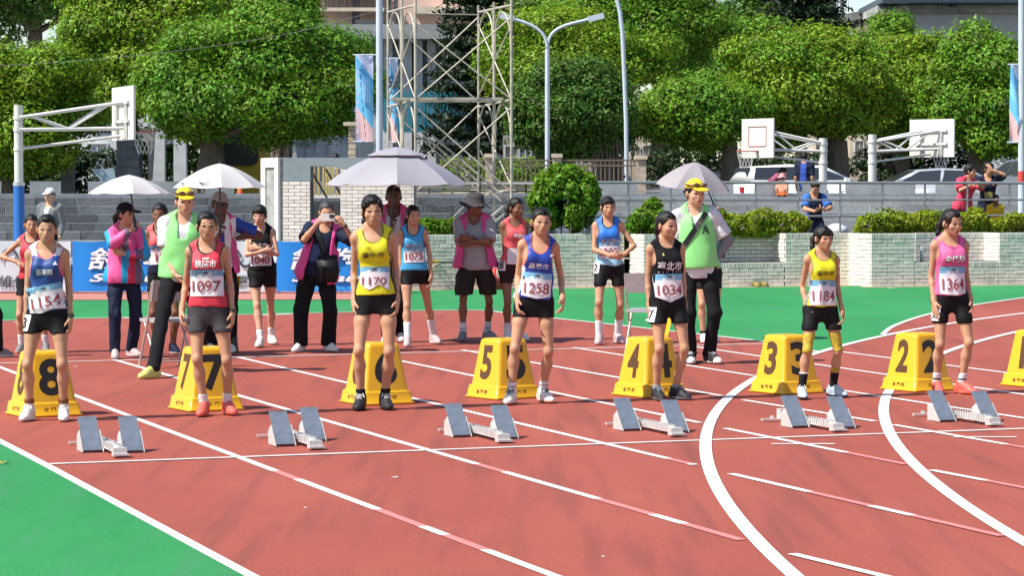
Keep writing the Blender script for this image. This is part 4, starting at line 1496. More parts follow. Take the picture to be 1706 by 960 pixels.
for i in range(46):
    x = 640 + i * 5.4
    mb = MB(); pbox(mb, x, x + 3.6, 150 + 4 * (i % 2), 221, 92, .06); shift(mb.build('slat', m_teal), tf)
mb = MB(); pbox(mb, 636, 892, 160, 163, 92.08, .05); pbox(mb, 636, 892, 214, 217, 92.08, .05); shift(mb.build('slat_rail', m_teal), tf)
ts = empty('slat_screen', P(520, 210, 93), 0, 'teal blue slat screen showing under the broad dark tree', 'screen'); ts.location.z = P(520, 215, 93).z
for i in range(14):
    x = 505 + i * 6
    mb = MB(); pbox(mb, x, x + 4, 188, 212, 93, .06); shift(mb.build('slat', m_teal), ts)
t3 = empty('slat_screen', P(120, 200, 84), 0, 'bluish slats of a screen behind the left hoop arms', 'screen'); t3.location.z = P(120, 225, 84).z
for i in range(20):
    x = 72 + i * 6
    mb = MB(); pbox(mb, x, x + 3.5, 165, 222, 84, .06); shift(mb.build('slat', mat('slate_blue_slats', (.05, .13, .18), .5)), t3)

# pale garden building behind the left umbrellas
Yg = 83
pg = building('white_house', 'pale house wall with arched windows behind the gate', 'building', 436, 600, 205, Yg, 8, m_wallw)
bpart(pg, 'pilaster', m_wallw, [(441, 462, 200, 300), (480, 494, 200, 300), (548, 566, 200, 300)], Yg, .5, .3)
for x0, x1, y0, y1 in ((500, 527, 221, 235), (496, 526, 243, 262), (566, 580, 222, 236)):
    window(pg, x0, x1, y0, y1, Yg)
pl = building('white_house', 'low pale building behind the left hoop and dark hedges', 'building', -60, 245, 190, 84, 8, m_wallw)
for x0, x1, y0, y1 in ((146, 178, 240, 262), (56, 92, 205, 232), (150, 172, 205, 212)):
    window(pl, x0, x1, y0, y1, 84)
# carport slab above the pale posts
cp = empty('pergola', P(290, 300, 74), 0, 'pale flat pergola on two tall posts behind the umbrellas', 'pergola'); cp.location.z = .8
mb = MB(); pbox(mb, 244, 345, 186, 205, 74.2, 3.0); shift(mb.build('beam', m_wallw), cp)
for x0, x1 in ((251, 273), (289, 309)):
    a = P(x0, 330, 74); b_ = P(x1, 160, 74)
    mb = MB(); mb.box(((a.x + b_.x) / 2, 74.2, (.7 + b_.z) / 2), (b_.x - a.x, .3, b_.z - .7)); shift(mb.build('post', m_wallw), cp)
# grey stone gate pillar and small garden pier
gp = empty('gate_pillar', P(213, 300, 70), 0, 'dark grey rough stone gate pillar under the left backboard', 'pillar'); gp.location.z = .8
zt = P(213, 232, 70).z
n_ = 9
for i in range(n_):
    z0 = .8 + (zt - .8) * i / n_; h = (zt - .8) / n_ - .012
    mb = MB(); mb.box((gp.location.x, 70.3, z0 + h / 2), (.62 + .02 * (i % 2), .6, h), .03 * ((i % 3) - 1)); shift(mb.build('stone', mat('dark_gate_stone', (.14, .145, .16), .85, var=.25, scale=3, bump=.5, bscale=14)), gp)
ga = MB()
pts = [P(233 + 18 * cos(a), 262 - 42 * sin(a), 70.2) for a in np.linspace(pi * .5, 0, 10)] 
cor = [P(232, 215, 70.2), P(256, 215, 70.2), P(256, 262, 70.2)]
poly = [P(232, 213, 70.2), P(256, 213, 70.2)] + [P(251, 300, 70.2), P(247, 300, 70.2)] + [P(247 - 13 * (1 - cos(t)), 262 - 34 * sin(t), 70.2) for t in np.linspace(0, pi / 2, 8)]
ga.loft([poly, [p + Vector((0, .4, 0)) for p in poly]])
put(shift(ga.build('gate_arch', mat('arch_stone', (.33, .31, .28), .85, var=.3, scale=4, bump=.5)), gp))
pr_ = empty('garden_pier', P(108, 300, 71), 0, 'small grey pier between the two dark hedges at the left', 'pillar'); pr_.location.z = .8
mb = MB(); a = P(101, 318, 71); b_ = P(121, 262, 71); mb.box(((a.x + b_.x) / 2, 71.2, (.8 + b_.z) / 2), (b_.x - a.x, .35, b_.z - .8)); shift(mb.build('shaft', mat('dark_pier', (.17, .17, .18), .85, var=.2, scale=4)), pr_)
mb = MB(); mb.box(((a.x + b_.x) / 2, 71.2, b_.z + .03), (b_.x - a.x + .1, .45, .07)); shift(mb.build('cap', m_cap), pr_)
sb = empty('sign_board', P(172, 300, 69), 0, 'tilted pale blue board leaning behind the left parapet', 'board'); sb.location.z = .8
mb = MB(); q = [P(151, 281, 69), P(190, 281, 69), P(194, 305, 69), P(170, 305, 69)]; mb.loft([q, [p + Vector((0, .04, 0)) for p in q]]); shift(mb.build('panel', mat('pale_blue_panel', (.28, .38, .44), .3)), sb)
mb = MB(); mb.tube([P(184, 300, 69.1), P(186, 332, 69.3)], .03, 6); shift(mb.build('leg', steel), sb)

# yellow capsule building with rounded windows
yc = empty('yellow_kiosk', P(400, 300, 78), 0, 'yellow rounded kiosk with a dark rounded window under the tree', 'kiosk'); yc.location.z = .8
m_yk = mat('yellow_panel', (.52, .34, .02), .5, var=.12, scale=1.5, dirt=.25)
def rrect(x0, x1, y0, y1, Y, rx, n=6):
    out = []
    for cx_, cy_, a0 in ((x1 - rx, y0 + rx, 0), (x0 + rx, y0 + rx, pi / 2), (x0 + rx, y1 - rx, pi), (x1 - rx, y1 - rx, 1.5 * pi)):
        for i in range(n + 1):
            a = a0 + pi / 2 * i / n
            out.append(P(cx_ + rx * cos(a), cy_ - rx * sin(a), Y))
    return out
q = rrect(355, 440, 195, 330, 78, 22)
mb = MB(); mb.loft([q[::-1], [p + Vector((0, 2.2, 0)) for p in q][::-1]]); shift(mb.build('shell', m_yk), yc)
q0, q1 = rrect(369, 430, 226, 276, 77.9, 14), rrect(372, 427, 229, 273, 77.9, 12)
mb = MB(); mb.loft([[p for p in q0][::-1], [p + Vector((0, .09, 0)) for p in q0][::-1]]); wf = shift(mb.build('window', mat('dark_frame', (.02, .018, .015), .5)), yc)
mb = MB(); mb.loft([[p - Vector((0, .02, 0)) for p in q1][::-1], q1[::-1]]); pn = mb.build('pane', m_glass); pn.parent = wf; pn.matrix_parent_inverse = Matrix.Translation(-Vector(yc.location))
mb = MB()
for x in (390, 409):
    pbox(mb, x - .9, x + .9, 229, 273, 77.86, .03)
mullion = mb.build('mullion', MATS['dark_frame']); mullion.parent = wf; mullion.matrix_parent_inverse = Matrix.Translation(-Vector(yc.location))

# apartment block at the top, cream blocks behind the trees, grey roof wall at the right
ap = building('apartment_building', 'pink and cream apartment building at the top behind the grey hall', 'building', 505, 860, -60, 120, 14, m_pinkw, 44)
bpart(ap, 'balcony_slab', m_cream, [(520, 640, 12, 18), (690, 860, 10, 22), (505, 640, -20, -12)], 120, 2, 1.4)
bpart(ap, 'corner_post', mat('dark_post', (.06, .055, .06), .6), [(586, 592, -60, 44), (594, 598, -60, 44), (645, 650, -60, 40), (656, 662, -60, 40)], 120, .5, 1.2)
for x0, x1 in ((541, 552), (562, 574), (604, 628)):
    window(ap, x0, x1, -40, 8, 120)
bpart(ap, 'planter_box', mat('dark_planter', (.08, .08, .08), .8), [(592, 640, 32, 40)], 120, 1, 1.7)
for lab, x0, x1, y0, Y, wins in (('cream building glimpsed between the trunks right of the bent lamp pole', 1046, 1108, 178, 92, ((1052, 1066, 245, 262), (1072, 1090, 243, 264))),
                                ('cream house wall with a lattice window beside the wide tree', 1416, 1470, 195, 93, ((1425, 1438, 235, 268),)),
                                ('small cream building behind the sunlit trees in the middle', 1385, 1412, 120, 97, ()),
                                ('beige house with a framed window behind the scaffolding fence', 838, 1010, 225, 88, ((842, 862, 244, 262), (866, 884, 244, 262)))):
    b_ = building('house', lab, 'building', x0, x1, y0, Y, 6, m_cream if 'beige' not in lab else mat('beige_wall', (.36, .33, .31), .85, var=.1, scale=1.2, dirt=.2))
    for w_ in wins:
        window(b_, *w_, Y)
gr = building('stadium_building', 'grey corrugated wall of a large building at the top right', 'building', 1518, 1790, 21, 118, 30, m_corr)
nrib = 92
mb = MB()
for i in range(nrib):
    x = 1519 + i * 2.95
    pbox(mb, x, x + 1.2, 22, 140, 117.96, .05)
shift(mb.build('wall_ribs', m_corr, kind='stuff'), gr)
bpart(gr, 'roof_edge', mat('mossy_edge', (.32, .33, .30), .9, var=.5, scale=.9), [(1462, 1790, 8, 21)], 118, 5, .5)
bpart(gr, 'canopy', mat('dark_canopy', (.035, .06, .08), .4), [(1470, 1790, -6, 3)], 118, 8, 2.0)
bpart(gr, 'canopy_post', mat('dark_post', (.06, .055, .06), .6), [(1470, 1478, 2, 10), (1490, 1496, 2, 10), (1585, 1594, 2, 10), (1595, 1700, 3, 6)], 118, .6, 1.0)
cw = building('wall_block', 'cream sunlit wall with a mossy top left of the grey corrugated wall', 'building', 1362, 1520, 27, 124, 6, m_cream)
q = [P(1362, 32, 123.9), P(1462, 12, 123.9), P(1520, 12, 123.9), P(1520, 27, 123.9), P(1462, 26, 123.9), P(1362, 45, 123.9)]
mb = MB(); mb.loft([q[::-1], [p + Vector((0, 6, 0)) for p in q][::-1]]); shift(mb.build('sloping_edge', MATS['mossy_edge']), cw)
fr_ = empty('roof_railing', P(1395, 20, 126), 0, 'pale vertical rails on the roof left of the strip of sky', 'railing'); fr_.location.z = P(1395, 22, 126).z
for i in range(12):
    x = 1362 + i * 4.7
    mb = MB(); pbox(mb, x, x + 1.6, -30, 20, 126, .08); shift(mb.build('baluster', m_wallw), fr_)
mb = MB(); pbox(mb, 1388, 1394, -60, 20, 125.9, .3); shift(mb.build('post', MATS['dark_post']), fr_)
mb = MB(); pbox(mb, 1402, 1407, -60, 20, 125.9, .3); shift(mb.build('post', MATS['dark_post']), fr_)

# garden fence with stone piers behind the scaffolding
gf = empty('garden_fence', P(850, 300, 62), 0, 'brown iron fence with cream stone piers left of the round bush', 'fence'); gf.location.z = .8
m_iron = mat('brown_iron', (.16, .12, .08), .6)
for (x0, x1, yt) in ((809, 824, 262), (921, 935, 262), (1060, 1076, 265)):
    a, b_ = P(x0, 310, 62), P(x1, yt, 62)
    n = 6
    for i in range(n):
        z0 = 1.5 + (b_.z - 1.5) * i / n; h = (b_.z - 1.5) / n - .01
        mb = MB(); mb.box(((a.x + b_.x) / 2, 62.1, z0 + h / 2), ((b_.x - a.x) * (1 + .05 * (i % 2)), .3, h)); shift(mb.build('pier_stone', m_rock), gf)
    mb = MB(); mb.box(((a.x + b_.x) / 2, 62.1, b_.z + .04), ((b_.x - a.x) * 1.3, .4, .09)); shift(mb.build('pier_cap', m_cream), gf)
for yy in (267, 276, 303):
    mb = MB(); a, b_ = P(735, yy, 62), P(1060, yy, 62); mb.bar(a, b_, .05, .04); shift(mb.build('fence_rail', m_iron), gf)
for i in range(44):
    x = 738 + i * 7.3
    mb = MB(); mb.bar(P(x, 268, 62), P(x, 303, 62), .03, .03); shift(mb.build('fence_bar', m_iron), gf)
rs_ = empty('rubble_wall', P(800, 320, 60.5), 0, 'cream rubble stone wall topped by the garden fence', 'wall'); rs_.location.z = .8
x = 690
while x < 905:
    w = random.uniform(16, 34)
    for y0, y1 in ((308, 318), (319, 332)):
        xx = x + random.uniform(-3, 3)
        mb = MB(); a, b_ = P(xx, y1, 60.5), P(xx + w - 1.2, y0, 60.5)
        mb.box(((a.x + b_.x) / 2, 60.7, (a.z + b_.z) / 2), (b_.x - a.x, .4 + random.uniform(-.03, .03), b_.z - a.z - .015), 0, taper=.97); shift(mb.build('rubble_stone', m_rock), rs_)
    x += w
mb = MB(); a, b_ = P(690, 307, 60.4), P(905, 303.5, 60.4); mb.box(((a.x + b_.x) / 2, 60.75, (a.z + b_.z) / 2), (b_.x - a.x, .6, b_.z - a.z)); shift(mb.build('wall_coping', m_cap), rs_)
# small yellow cream gate piers at 575..600
cg = empty('gate_pillar', P(588, 300, 66), 0, 'cream rough stone gate pillar under the tall pale flag', 'pillar'); cg.location.z = .8
for i in range(9):
    a, b_ = P(580, 300 - i * 10.5, 66), P(592, 291 - i * 10.5, 66)
    mb = MB(); mb.box(((a.x + b_.x) / 2 + .01 * (i % 2), 66.2, (a.z + b_.z) / 2), (b_.x - a.x, .35, b_.z - a.z)); shift(mb.build('pier_stone', m_rock), cg)
mb = MB(); pbox(mb, 572, 612, 203, 209, 65.9, .6); shift(mb.build('pier_cap', m_cream), cg)

# brick gateway with an opening, between the blue banner and the big umbrella
Yw = 46.5
gw = empty('brick_gateway', P(520, 480, Yw), 0, 'white brick gateway with a concrete lintel and white framed end panel', 'gateway'); gw.location.z = 0
m_lint = mat('blue_grey_render', (.27, .32, .34), .85, var=.12, scale=3, bump=.2, dirt=.2)
mb = MB(); pbox(mb, 471, 517, 262.5, 302, Yw - .002, .8); pbox(mb, 517, 567, 262.5, 277, Yw - .002, .8); pbox(mb, 567, 700, 262.5, 281, Yw - .002, .8); shift(mb.build('lintel', m_lint), gw)
gbr = []
BR = gbr
for x0, x1, yt in ((471, 517, 302.5), (567, 690, 281.5)):
    a, b_ = P(x0, 300, Yw), P(x1, 300, Yw)
    brick_face(Vector((a.x, Yw, 0)), Vector((b_.x, Yw, 0)), 0, P(x0, yt, Yw).z, False)
    mb = MB(); a2 = P(x0, yt, Yw); mb.box(((a.x + b_.x) / 2, Yw + .42, a2.z / 2), (b_.x - a.x, .8, a2.z)); shift(mb.build('mortar_core', m_mortar), gw)
place_bricks(gw, gbr, m_brick, m_brick2, 300)
m_wframe = mat('white_frame_render', (.74, .70, .63), .7, var=.06, scale=3, dirt=.15)
e0 = P(471, 300, Yw)
dirn = Vector((-.45, 1, 0)).normalized()
def gpanel(u0, u1, z0, z1, off, m_, nm):
    a, b_ = Vector((e0.x, Yw - .006, 0)) + dirn * u0, Vector((e0.x, Yw - .006, 0)) + dirn * u1
    nrm = Vector((-1, -.45, 0)).normalized() * off
    mb = MB(); mb.loft([[a + Vector((0, 0, z0)), b_ + Vector((0, 0, z0)), b_ + Vector((0, 0, z1)), a + Vector((0, 0, z1))][::-1], [p + nrm for p in [a + Vector((0, 0, z0)), b_ + Vector((0, 0, z0)), b_ + Vector((0, 0, z1)), a + Vector((0, 0, z1))]][::-1]])
    return shift(mb.build(nm, m_), gw)
ztop = P(471, 262.5, Yw).z
gpanel(.0, .95, 0, ztop - .02, .05, mat('grey_inset_panel', (.36, .37, .35), .85, var=.35, scale=5, dirt=.3), 'inset_panel')
gpanel(.0, .20, 0, ztop, .09, m_wframe, 'frame_post')
gpanel(.72, .95, 0, ztop, .09, m_wframe, 'frame_post')
gpanel(.20, .72, ztop - .17, ztop, .089, m_wframe, 'frame_head')
# behind the opening: yellow bars, stair and rail
mb = MB(); pbox(mb, 515, 569, 335, 420, Yw + 1.0, .3); shift(mb.build('inner_step', concrete), gw)
yb_ = empty('yellow_barrier', P(545, 330, 49), 0, 'yellow slatted barrier seen through the brick gateway', 'barrier'); yb_.location.z = 1.2
for x in (521, 529, 537, 542, 547, 552, 560):
    mb = MB(); pbox(mb, x, x + 3.2, 278, 325, 49, .04); shift(mb.build('slat', mat('ochre_paint', (.55, .40, .12), .6)), yb_)
mb = MB(); pbox(mb, 517, 568, 324, 330, 49, .08); shift(mb.build('base_rail', m_wframe), yb_)
hr = empty('stair_handrail', P(540, 320, 47.6), 0, 'dark diagonal handrail inside the brick gateway', 'handrail'); hr.location.z = 1.0
for dx in (0, 26):
    mb = MB(); mb.tube([P(517 + dx, 282, 47.6), P(545 + dx, 330, 47.6)], .02, 6); shift(mb.build('rail', black_plastic), hr)

# ================================================================== VEHICLES
m_tyre = mat('tyre_rubber', (.015, .015, .016), .8)
m_rim = mat('alloy_rim', (.45, .46, .48), .35, metal=.8)
m_lampg = mat('headlamp_glass', (.55, .57, .6), .1, spec=.8)
m_tail = mat('tail_lamp', (.4, .02, .02), .2)
def car(label, px, Y, zg, rz, paint, L_=4.4, Hh=1.44, W_=1.76, kind='saloon', pz=300):
    p = P(px, pz, Y)
    root = empty('parked_car', (p.x, p.y, zg), rz, label, 'car', 'cars parked behind the parapet')
    # side outline (x forward), lower body and cabin
    if kind == 'saloon':
        low = [(-.50, .30), (-.49, .62), (-.46, .72), (-.30, .76), (.12, .74), (.36, .68), (.47, .58), (.50, .42), (.49, .26), (-.48, .24)]
        cab = [(-.42, .73), (-.26, .98), (-.10, 1.0), (.04, .97), (.20, .73)]
    else:
        low = [(-.50, .32), (-.50, .62), (-.47, .74), (.10, .74), (.32, .70), (.46, .62), (.50, .46), (.49, .26), (-.48, .24)]
        cab = [(-.48, .74), (-.43, .96), (-.20, 1.0), (.02, .98), (.22, .73)]
    def section(poly, inset, w_top):
        rings = []
        for t in np.linspace(-1, 1, 9):
            kx = 1 - .035 * t * t * t * t
            rings.append([Vector((x * L_ * kx, t * W_ / 2 * (1 - (w_top if z > .75 else .0) * max(0, (z - .73) / .27)), z * Hh)) for x, z in poly])
        return rings
    mb = MB(); mb.loft(section(low, 0, 0), 0, True); mb.build('body', paint, root)
    mb = MB(); mb.loft(section(cab, 0, .26), 0, True); cabn = mb.build('cabin', paint, root)
    for s in (-1, 1):
        def gl(poly, nm):
            y = lambda z: s * (W_ / 2 * (1 - .26 * max(0, (z - .73) / .27)) + .004)
            mb = MB(); f = [Vector((x * L_, y(z), z * Hh)) for x, z in poly]
            mb.loft([f, [q + Vector((0, s * .006, 0)) for q in f]]); return mb.build(nm, m_glass, root)
        c0, c4 = cab[0], cab[-1]
        gl([(cab[0][0] + .05, .76), (cab[1][0] + .02, .95), (-.11, .965), (-.09, .76)], 'side_window')
        gl([(-.075, .76), (-.09, .965), (cab[3][0] - .01, .94), (cab[4][0] - .05, .76)], 'side_window')
        for x in (-.31, .31):
            w = empty('wheel', (x * L_, s * (W_ / 2 - .1), .32), 0, parent=root)
            mb = MB(); mb.tube([(0, -.10, 0), (0, .10, 0)], .32, 18); mb.build('tyre', m_tyre, w)
            mb = MB(); mb.tube([(0, s * .085, 0), (0, s * .108, 0)], .21, 14); mb.build('rim', m_rim, w)
        mb = MB(); mb.box((.465 * L_, s * W_ * .36, .56 * Hh), (.12, .34, .12), .0); mb.build('headlight', m_lampg, root)
        mb = MB(); mb.box((-.485 * L_, s * W_ * .36, .60 * Hh), (.10, .32, .14), .0); mb.build('tail_light', m_tail, root)
        mb = MB(); mb.box((.15 * L_, s * (W_ / 2 + .07), .76 * Hh), (.12, .16, .1)); mb.build('wing_mirror', paint, root)
    def pane(a, b_, nm):
        x0, z0 = a; x1, z1 = b_
        n = Vector((z1 - z0, 0, -(x1 - x0))).normalized() * (.012 if x1 < x0 else .012)
        w0 = W_ / 2 * .80; w1 = W_ / 2 * .66
        f = [Vector((x0 * L_, -w0, z0 * Hh)), Vector((x0 * L_, w0, z0 * Hh)), Vector((x1 * L_, w1, z1 * Hh)), Vector((x1 * L_, -w1, z1 * Hh))]
        n = (f[1] - f[0]).cross(f[2] - f[1]).normalized()
        mb = MB(); mb.loft([[q + n * .004 for q in f], [q + n * .014 for q in f]]); return mb.build(nm, m_glass, root)
    pane((cab[4][0] - .015, .755), (cab[3][0] + .012, .955), 'windscreen')
    pane((cab[0][0] + .012, .755), (cab[1][0] - .008, .955), 'rear_window')
    mb = MB(); mb.box((.495 * L_, 0, .40 * Hh), (.05, W_ * .5, .14)); mb.build('grille', black_plastic, root)
    mb = MB(); mb.box((.498 * L_, 0, .33 * Hh), (.05, .38, .12)); mb.build('number_plate', m_wframe, root)
    return root
m_silver = mat('silver_car_paint', (.50, .52, .55), .22, metal=.35, spec=.7)
m_whitecar = mat('white_car_paint', (.74, .74, .74), .22, spec=.6)
m_blackcar = mat('black_car_paint', (.015, .016, .018), .2, spec=.7)
m_greycar = mat('grey_car_paint', (.12, .13, .14), .25, spec=.6)
car('silver saloon car parked behind the railing, right of the two hoops', 1532, 66, .80, radians(182), m_silver, 4.5, 1.44, kind='saloon')
car('white hatchback with its nose behind the left hoop pole', 1352, 67, .72, radians(12), m_whitecar, 4.2, 1.62, kind='hatch')
car('black car in the shade left of the white hatchback', 1262, 73, .78, radians(150), m_blackcar, 4.4, 1.62, kind='hatch')
car('dark grey car at the right edge behind the leaning spectators', 1722, 64, .75, radians(100), m_greycar, 4.4, 1.7, kind='hatch')
car('dark car mostly hidden behind the parapet under the forked tree', 1160, 76, .75, radians(170), m_blackcar, 4.3, 1.5, kind='saloon')

def scooter(label, px, Y, col, rz):
    p = P(px, 300, Y)
    root = empty('motor_scooter', (p.x, p.y, .8), rz, label, 'scooter', 'scooters parked near the bent lamp pole')
    for x in (-.6, .6):
        mb = MB(); mb.tube([(x, -.05, .24), (x, .05, .24)], .24, 14); mb.build('wheel', m_tyre, root)
    mb = MB(); mb.loft([rsq(.01, 0, .004)] and [[Vector((-.75, -.14, .45)), Vector((.0, -.16, .42)), Vector((.0, .16, .42)), Vector((-.75, .14, .45))], [Vector((-.72, -.15, .72)), Vector((-.02, -.15, .70)), Vector((-.02, .15, .70)), Vector((-.72, .15, .72))]]); mb.build('tail_body', col, root)
    mb = MB(); mb.box((-.35, 0, .77), (.66, .28, .09)); mb.build('saddle', black_plastic, root)
    mb = MB(); mb.box((.15, 0, .30), (.5, .3, .06)); mb.bar((.38, 0, .3), (.52, 0, .98), .34, .08); mb.build('front_shield', col, root)
    mb = MB(); mb.tube([(.45, -.32, 1.02), (.5, 0, 1.0), (.45, .32, 1.02)], .018, 6); mb.build('handlebar', black_plastic, root)
    mb = MB(); mb.lathe([(0, -.05), (.09, -.02), (.09, .04), (0, .08)], 10, (.56, 0, .95)); mb.build('headlight', m_lampg, root)
    for s in (-1, 1):
        mb = MB(); mb.tube([(.46, s * .25, 1.02), (.44, s * .3, 1.2)], .008, 4); mb.box((.44, s * .31, 1.22), (.02, .1, .07)); mb.build('mirror', black_plastic, root)
    return root
scooter('pale grey scooter parked at the trunk of the shaded banyan', 1008, 64.5, mat('pale_scooter', (.38, .42, .42), .3), radians(-70))
scooter('black scooter left of the open grey umbrella', 1075, 65.5, m_blackcar, radians(-150))
scooter('black scooter in the shade behind the grey umbrella', 1100, 67, m_blackcar, radians(160))

# small things along the wall
cone_thing(P(400, 322, 56.5) + Vector((0, 0, -.05)), .36, 'small orange traffic cone on the terrace behind the second umbrella')
p = G(664, 487); cone_thing(Vector((p.x, p.y, 0)), .62, 'orange traffic cone behind the athlete with bib 1075')
p = vpoint(828, .35); rb = empty('red_fabric_bag', (p.x, p.y, 0), TROT, 'red and white bag leaning on the brick wall beside the bucket hat man', 'bag')
mb = MB(); mb.loft([rsq(.30, 0, .05), rsq(.28, .2, .05), rsq(.20, .36, .04)], 0, True); mb.build('bag_body', mat('red_nylon', (.5, .03, .03), .6, var=.2, scale=8), rb)
mb = MB(); mb.box((-.02, -.125, .2), (.06, .03, .28)); mb.box((.09, -.12, .18), (.03, .03, .24)); mb.build('white_stripe', m_wframe, rb)
p = vpoint(1536, -.62, .42); bo = empty('water_bottle', p, 0, 'clear water bottle standing on the wall bench behind the pink vest runner', 'bottle')
mb = MB(); mb.lathe([(0, 0), (.032, .002), (.033, .15), (.026, .19), (.014, .215), (.014, .235)], 12); mb.build('bottle_body', mat('bottle_plastic', (.55, .6, .6), .15), bo)
mb = MB(); mb.lathe([(0, .26), (.016, .258), (.016, .234), (0, .234)], 10); mb.build('cap', m_wframe, bo)
p = vpoint(1268, -.16); sh_ = empty('yellow_black_shoes', (p.x, p.y, .006), .3, 'pair of yellow and black shoes at the foot of the brick wall', 'shoes')
for dx in (-.07, .07):
    mb = MB(); mb.loft([[Vector((dx - .04, -.11, 0)), Vector((dx + .04, -.11, 0)), Vector((dx + .04, .12, 0)), Vector((dx - .04, .12, 0))], [Vector((dx - .03, -.09, .05)), Vector((dx + .03, -.09, .05)), Vector((dx + .03, .12, .09)), Vector((dx - .03, .12, .09))]], 0, True); mb.build('shoe', mat('yellow_shoe', (.45, .35, .05), .6, col2=(.03, .03, .03), scale=14), sh_)
p = vpoint(1393, 1.5); wb = empty('white_sack', (p.x, p.y, .85), 0, 'white plastic sack behind the railing right of the seated man', 'sack')
mb = MB(); mb.lathe([(0, 0), (.17, .02), (.20, .07), (.17, .15), (.08, .20), (.03, .22)], 14, sx=1.2); mb.build('sack_body', mat('white_sack', (.7, .7, .7), .4, bump=.6, bscale=12), wb)
p = vpoint(1500, 9.9)
dr = empty('banner_cloth', P(1478, 325, 59.0), 0, 'white cloth with black strokes hung on the parapet under the right hoop', 'cloth'); dr.location.z = P(1478, 330, 59).z
mb = MB(); a, b_ = P(1459, 330, 59.0), P(1490, 304, 59.0); w, h = b_.x - a.x, b_.z - a.z
mb.add([(-w / 2 + w * i / 6, .03 * sin(i * 1.6), h * j / 3) for j in range(4) for i in range(7)], [(j * 7 + i, j * 7 + i + 1, j * 7 + i + 8, j * 7 + i + 7) for j in range(3) for i in range(6)], 0, True); mb.build('cloth_sheet', mat('white_cloth_sheet', (.74, .74, .74), .7), dr)
mb = MB(); 
for s_ in (((-.15, .3), (-.12, .05)), ((.12, .32), (-.05, .16)), ((-.05, .18), (.14, .03)), ((-.2, .08), (-.02, .1))):
    mb.bar((s_[0][0], -.05, s_[0][1]), (s_[1][0], -.05, s_[1][1]), .03, .01)
mb.build('brush_strokes', m_ink, dr)
# ================================================================== PEOPLE: one continuous surface from smoothly joined limbs
def rot(ax, deg):
    return np.array(Matrix.Rotation(radians(deg), 3, ax))

def cone(a, b, r1, r2, k=0.02, clip=None):
    return dict(t='c', a=np.array(a, float), b=np.array(b, float), r1=r1, r2=r2, k=k, clip=clip)

def ell(c, r, R=None, k=0.015, sub=False):
    return dict(t='e', c=np.array(c, float), r=np.array(r, float), R=np.eye(3) if R is None else np.array(R), k=k, sub=sub)

def prim_bb(p, m):
    if p['t'] == 'c':
        r = max(p['r1'], p['r2']) + m
        return np.minimum(p['a'], p['b']) - r, np.maximum(p['a'], p['b']) + r
    if p['t'] == 'e':
        e = np.abs(p['R']) @ p['r'] + m
        return p['c'] - e, p['c'] + e
    e = np.abs(p['R']) @ np.array([p['wmax'], p['dmax'], (p['z1'] - p['z0']) / 2])
    c = p['o'] + p['R'] @ np.array([0, 0, (p['z1'] + p['z0']) / 2])
    return c - e - m, c + e + m

def prim_eval(p, X, Y, Z):
    if p['t'] == 'c':
        a, ba = p['a'], p['b'] - p['a']
        x, y, z = X - a[0], Y - a[1], Z - a[2]
        t = np.clip((x * ba[0] + y * ba[1] + z * ba[2]) / (ba @ ba + 1e-9), 0, 1)
        d = np.sqrt((x - t * ba[0]) ** 2 + (y - t * ba[1]) ** 2 + (z - t * ba[2]) ** 2) - (p['r1'] + (p['r2'] - p['r1']) * t)
        if p['clip']:
            for q, n in p['clip']:
                d = np.maximum(d, (X - q[0]) * n[0] + (Y - q[1]) * n[1] + (Z - q[2]) * n[2])
        return d
    if p['t'] == 'e':
        c, R, r = p['c'], p['R'], p['r']
        x, y, z = X - c[0], Y - c[1], Z - c[2]
        q0 = (x * R[0, 0] + y * R[1, 0] + z * R[2, 0]) / r[0]
        q1 = (x * R[0, 1] + y * R[1, 1] + z * R[2, 1]) / r[1]
        q2 = (x * R[0, 2] + y * R[1, 2] + z * R[2, 2]) / r[2]
        k0 = np.sqrt(q0 * q0 + q1 * q1 + q2 * q2) + 1e-6
        k1 = np.sqrt((q0 / r[0]) ** 2 + (q1 / r[1]) ** 2 + (q2 / r[2]) ** 2) + 1e-6
        return k0 * (k0 - 1) / k1
    # torso: stack of rounded sections along its own axis
    R, o = p['R'], p['o']
    x, y, z = X - o[0], Y - o[1], Z - o[2]
    lx = x * R[0, 0] + y * R[1, 0] + z * R[2, 0]
    ly = x * R[0, 1] + y * R[1, 1] + z * R[2, 1]
    lz = x * R[0, 2] + y * R[1, 2] + z * R[2, 2]
    w = np.interp(lz, p['tz'], p['tw'])
    dd = np.interp(lz, p['tz'], p['td'])
    cy = np.interp(lz, p['tz'], p['tc'])
    e = 2.3
    q = (np.abs(lx / w) ** e + np.abs((ly - cy) / dd) ** e) ** (1 / e)
    d = (q - 1) * np.minimum(w, dd)
    return np.maximum(np.maximum(d, lz - p['z1']), p['z0'] - lz)

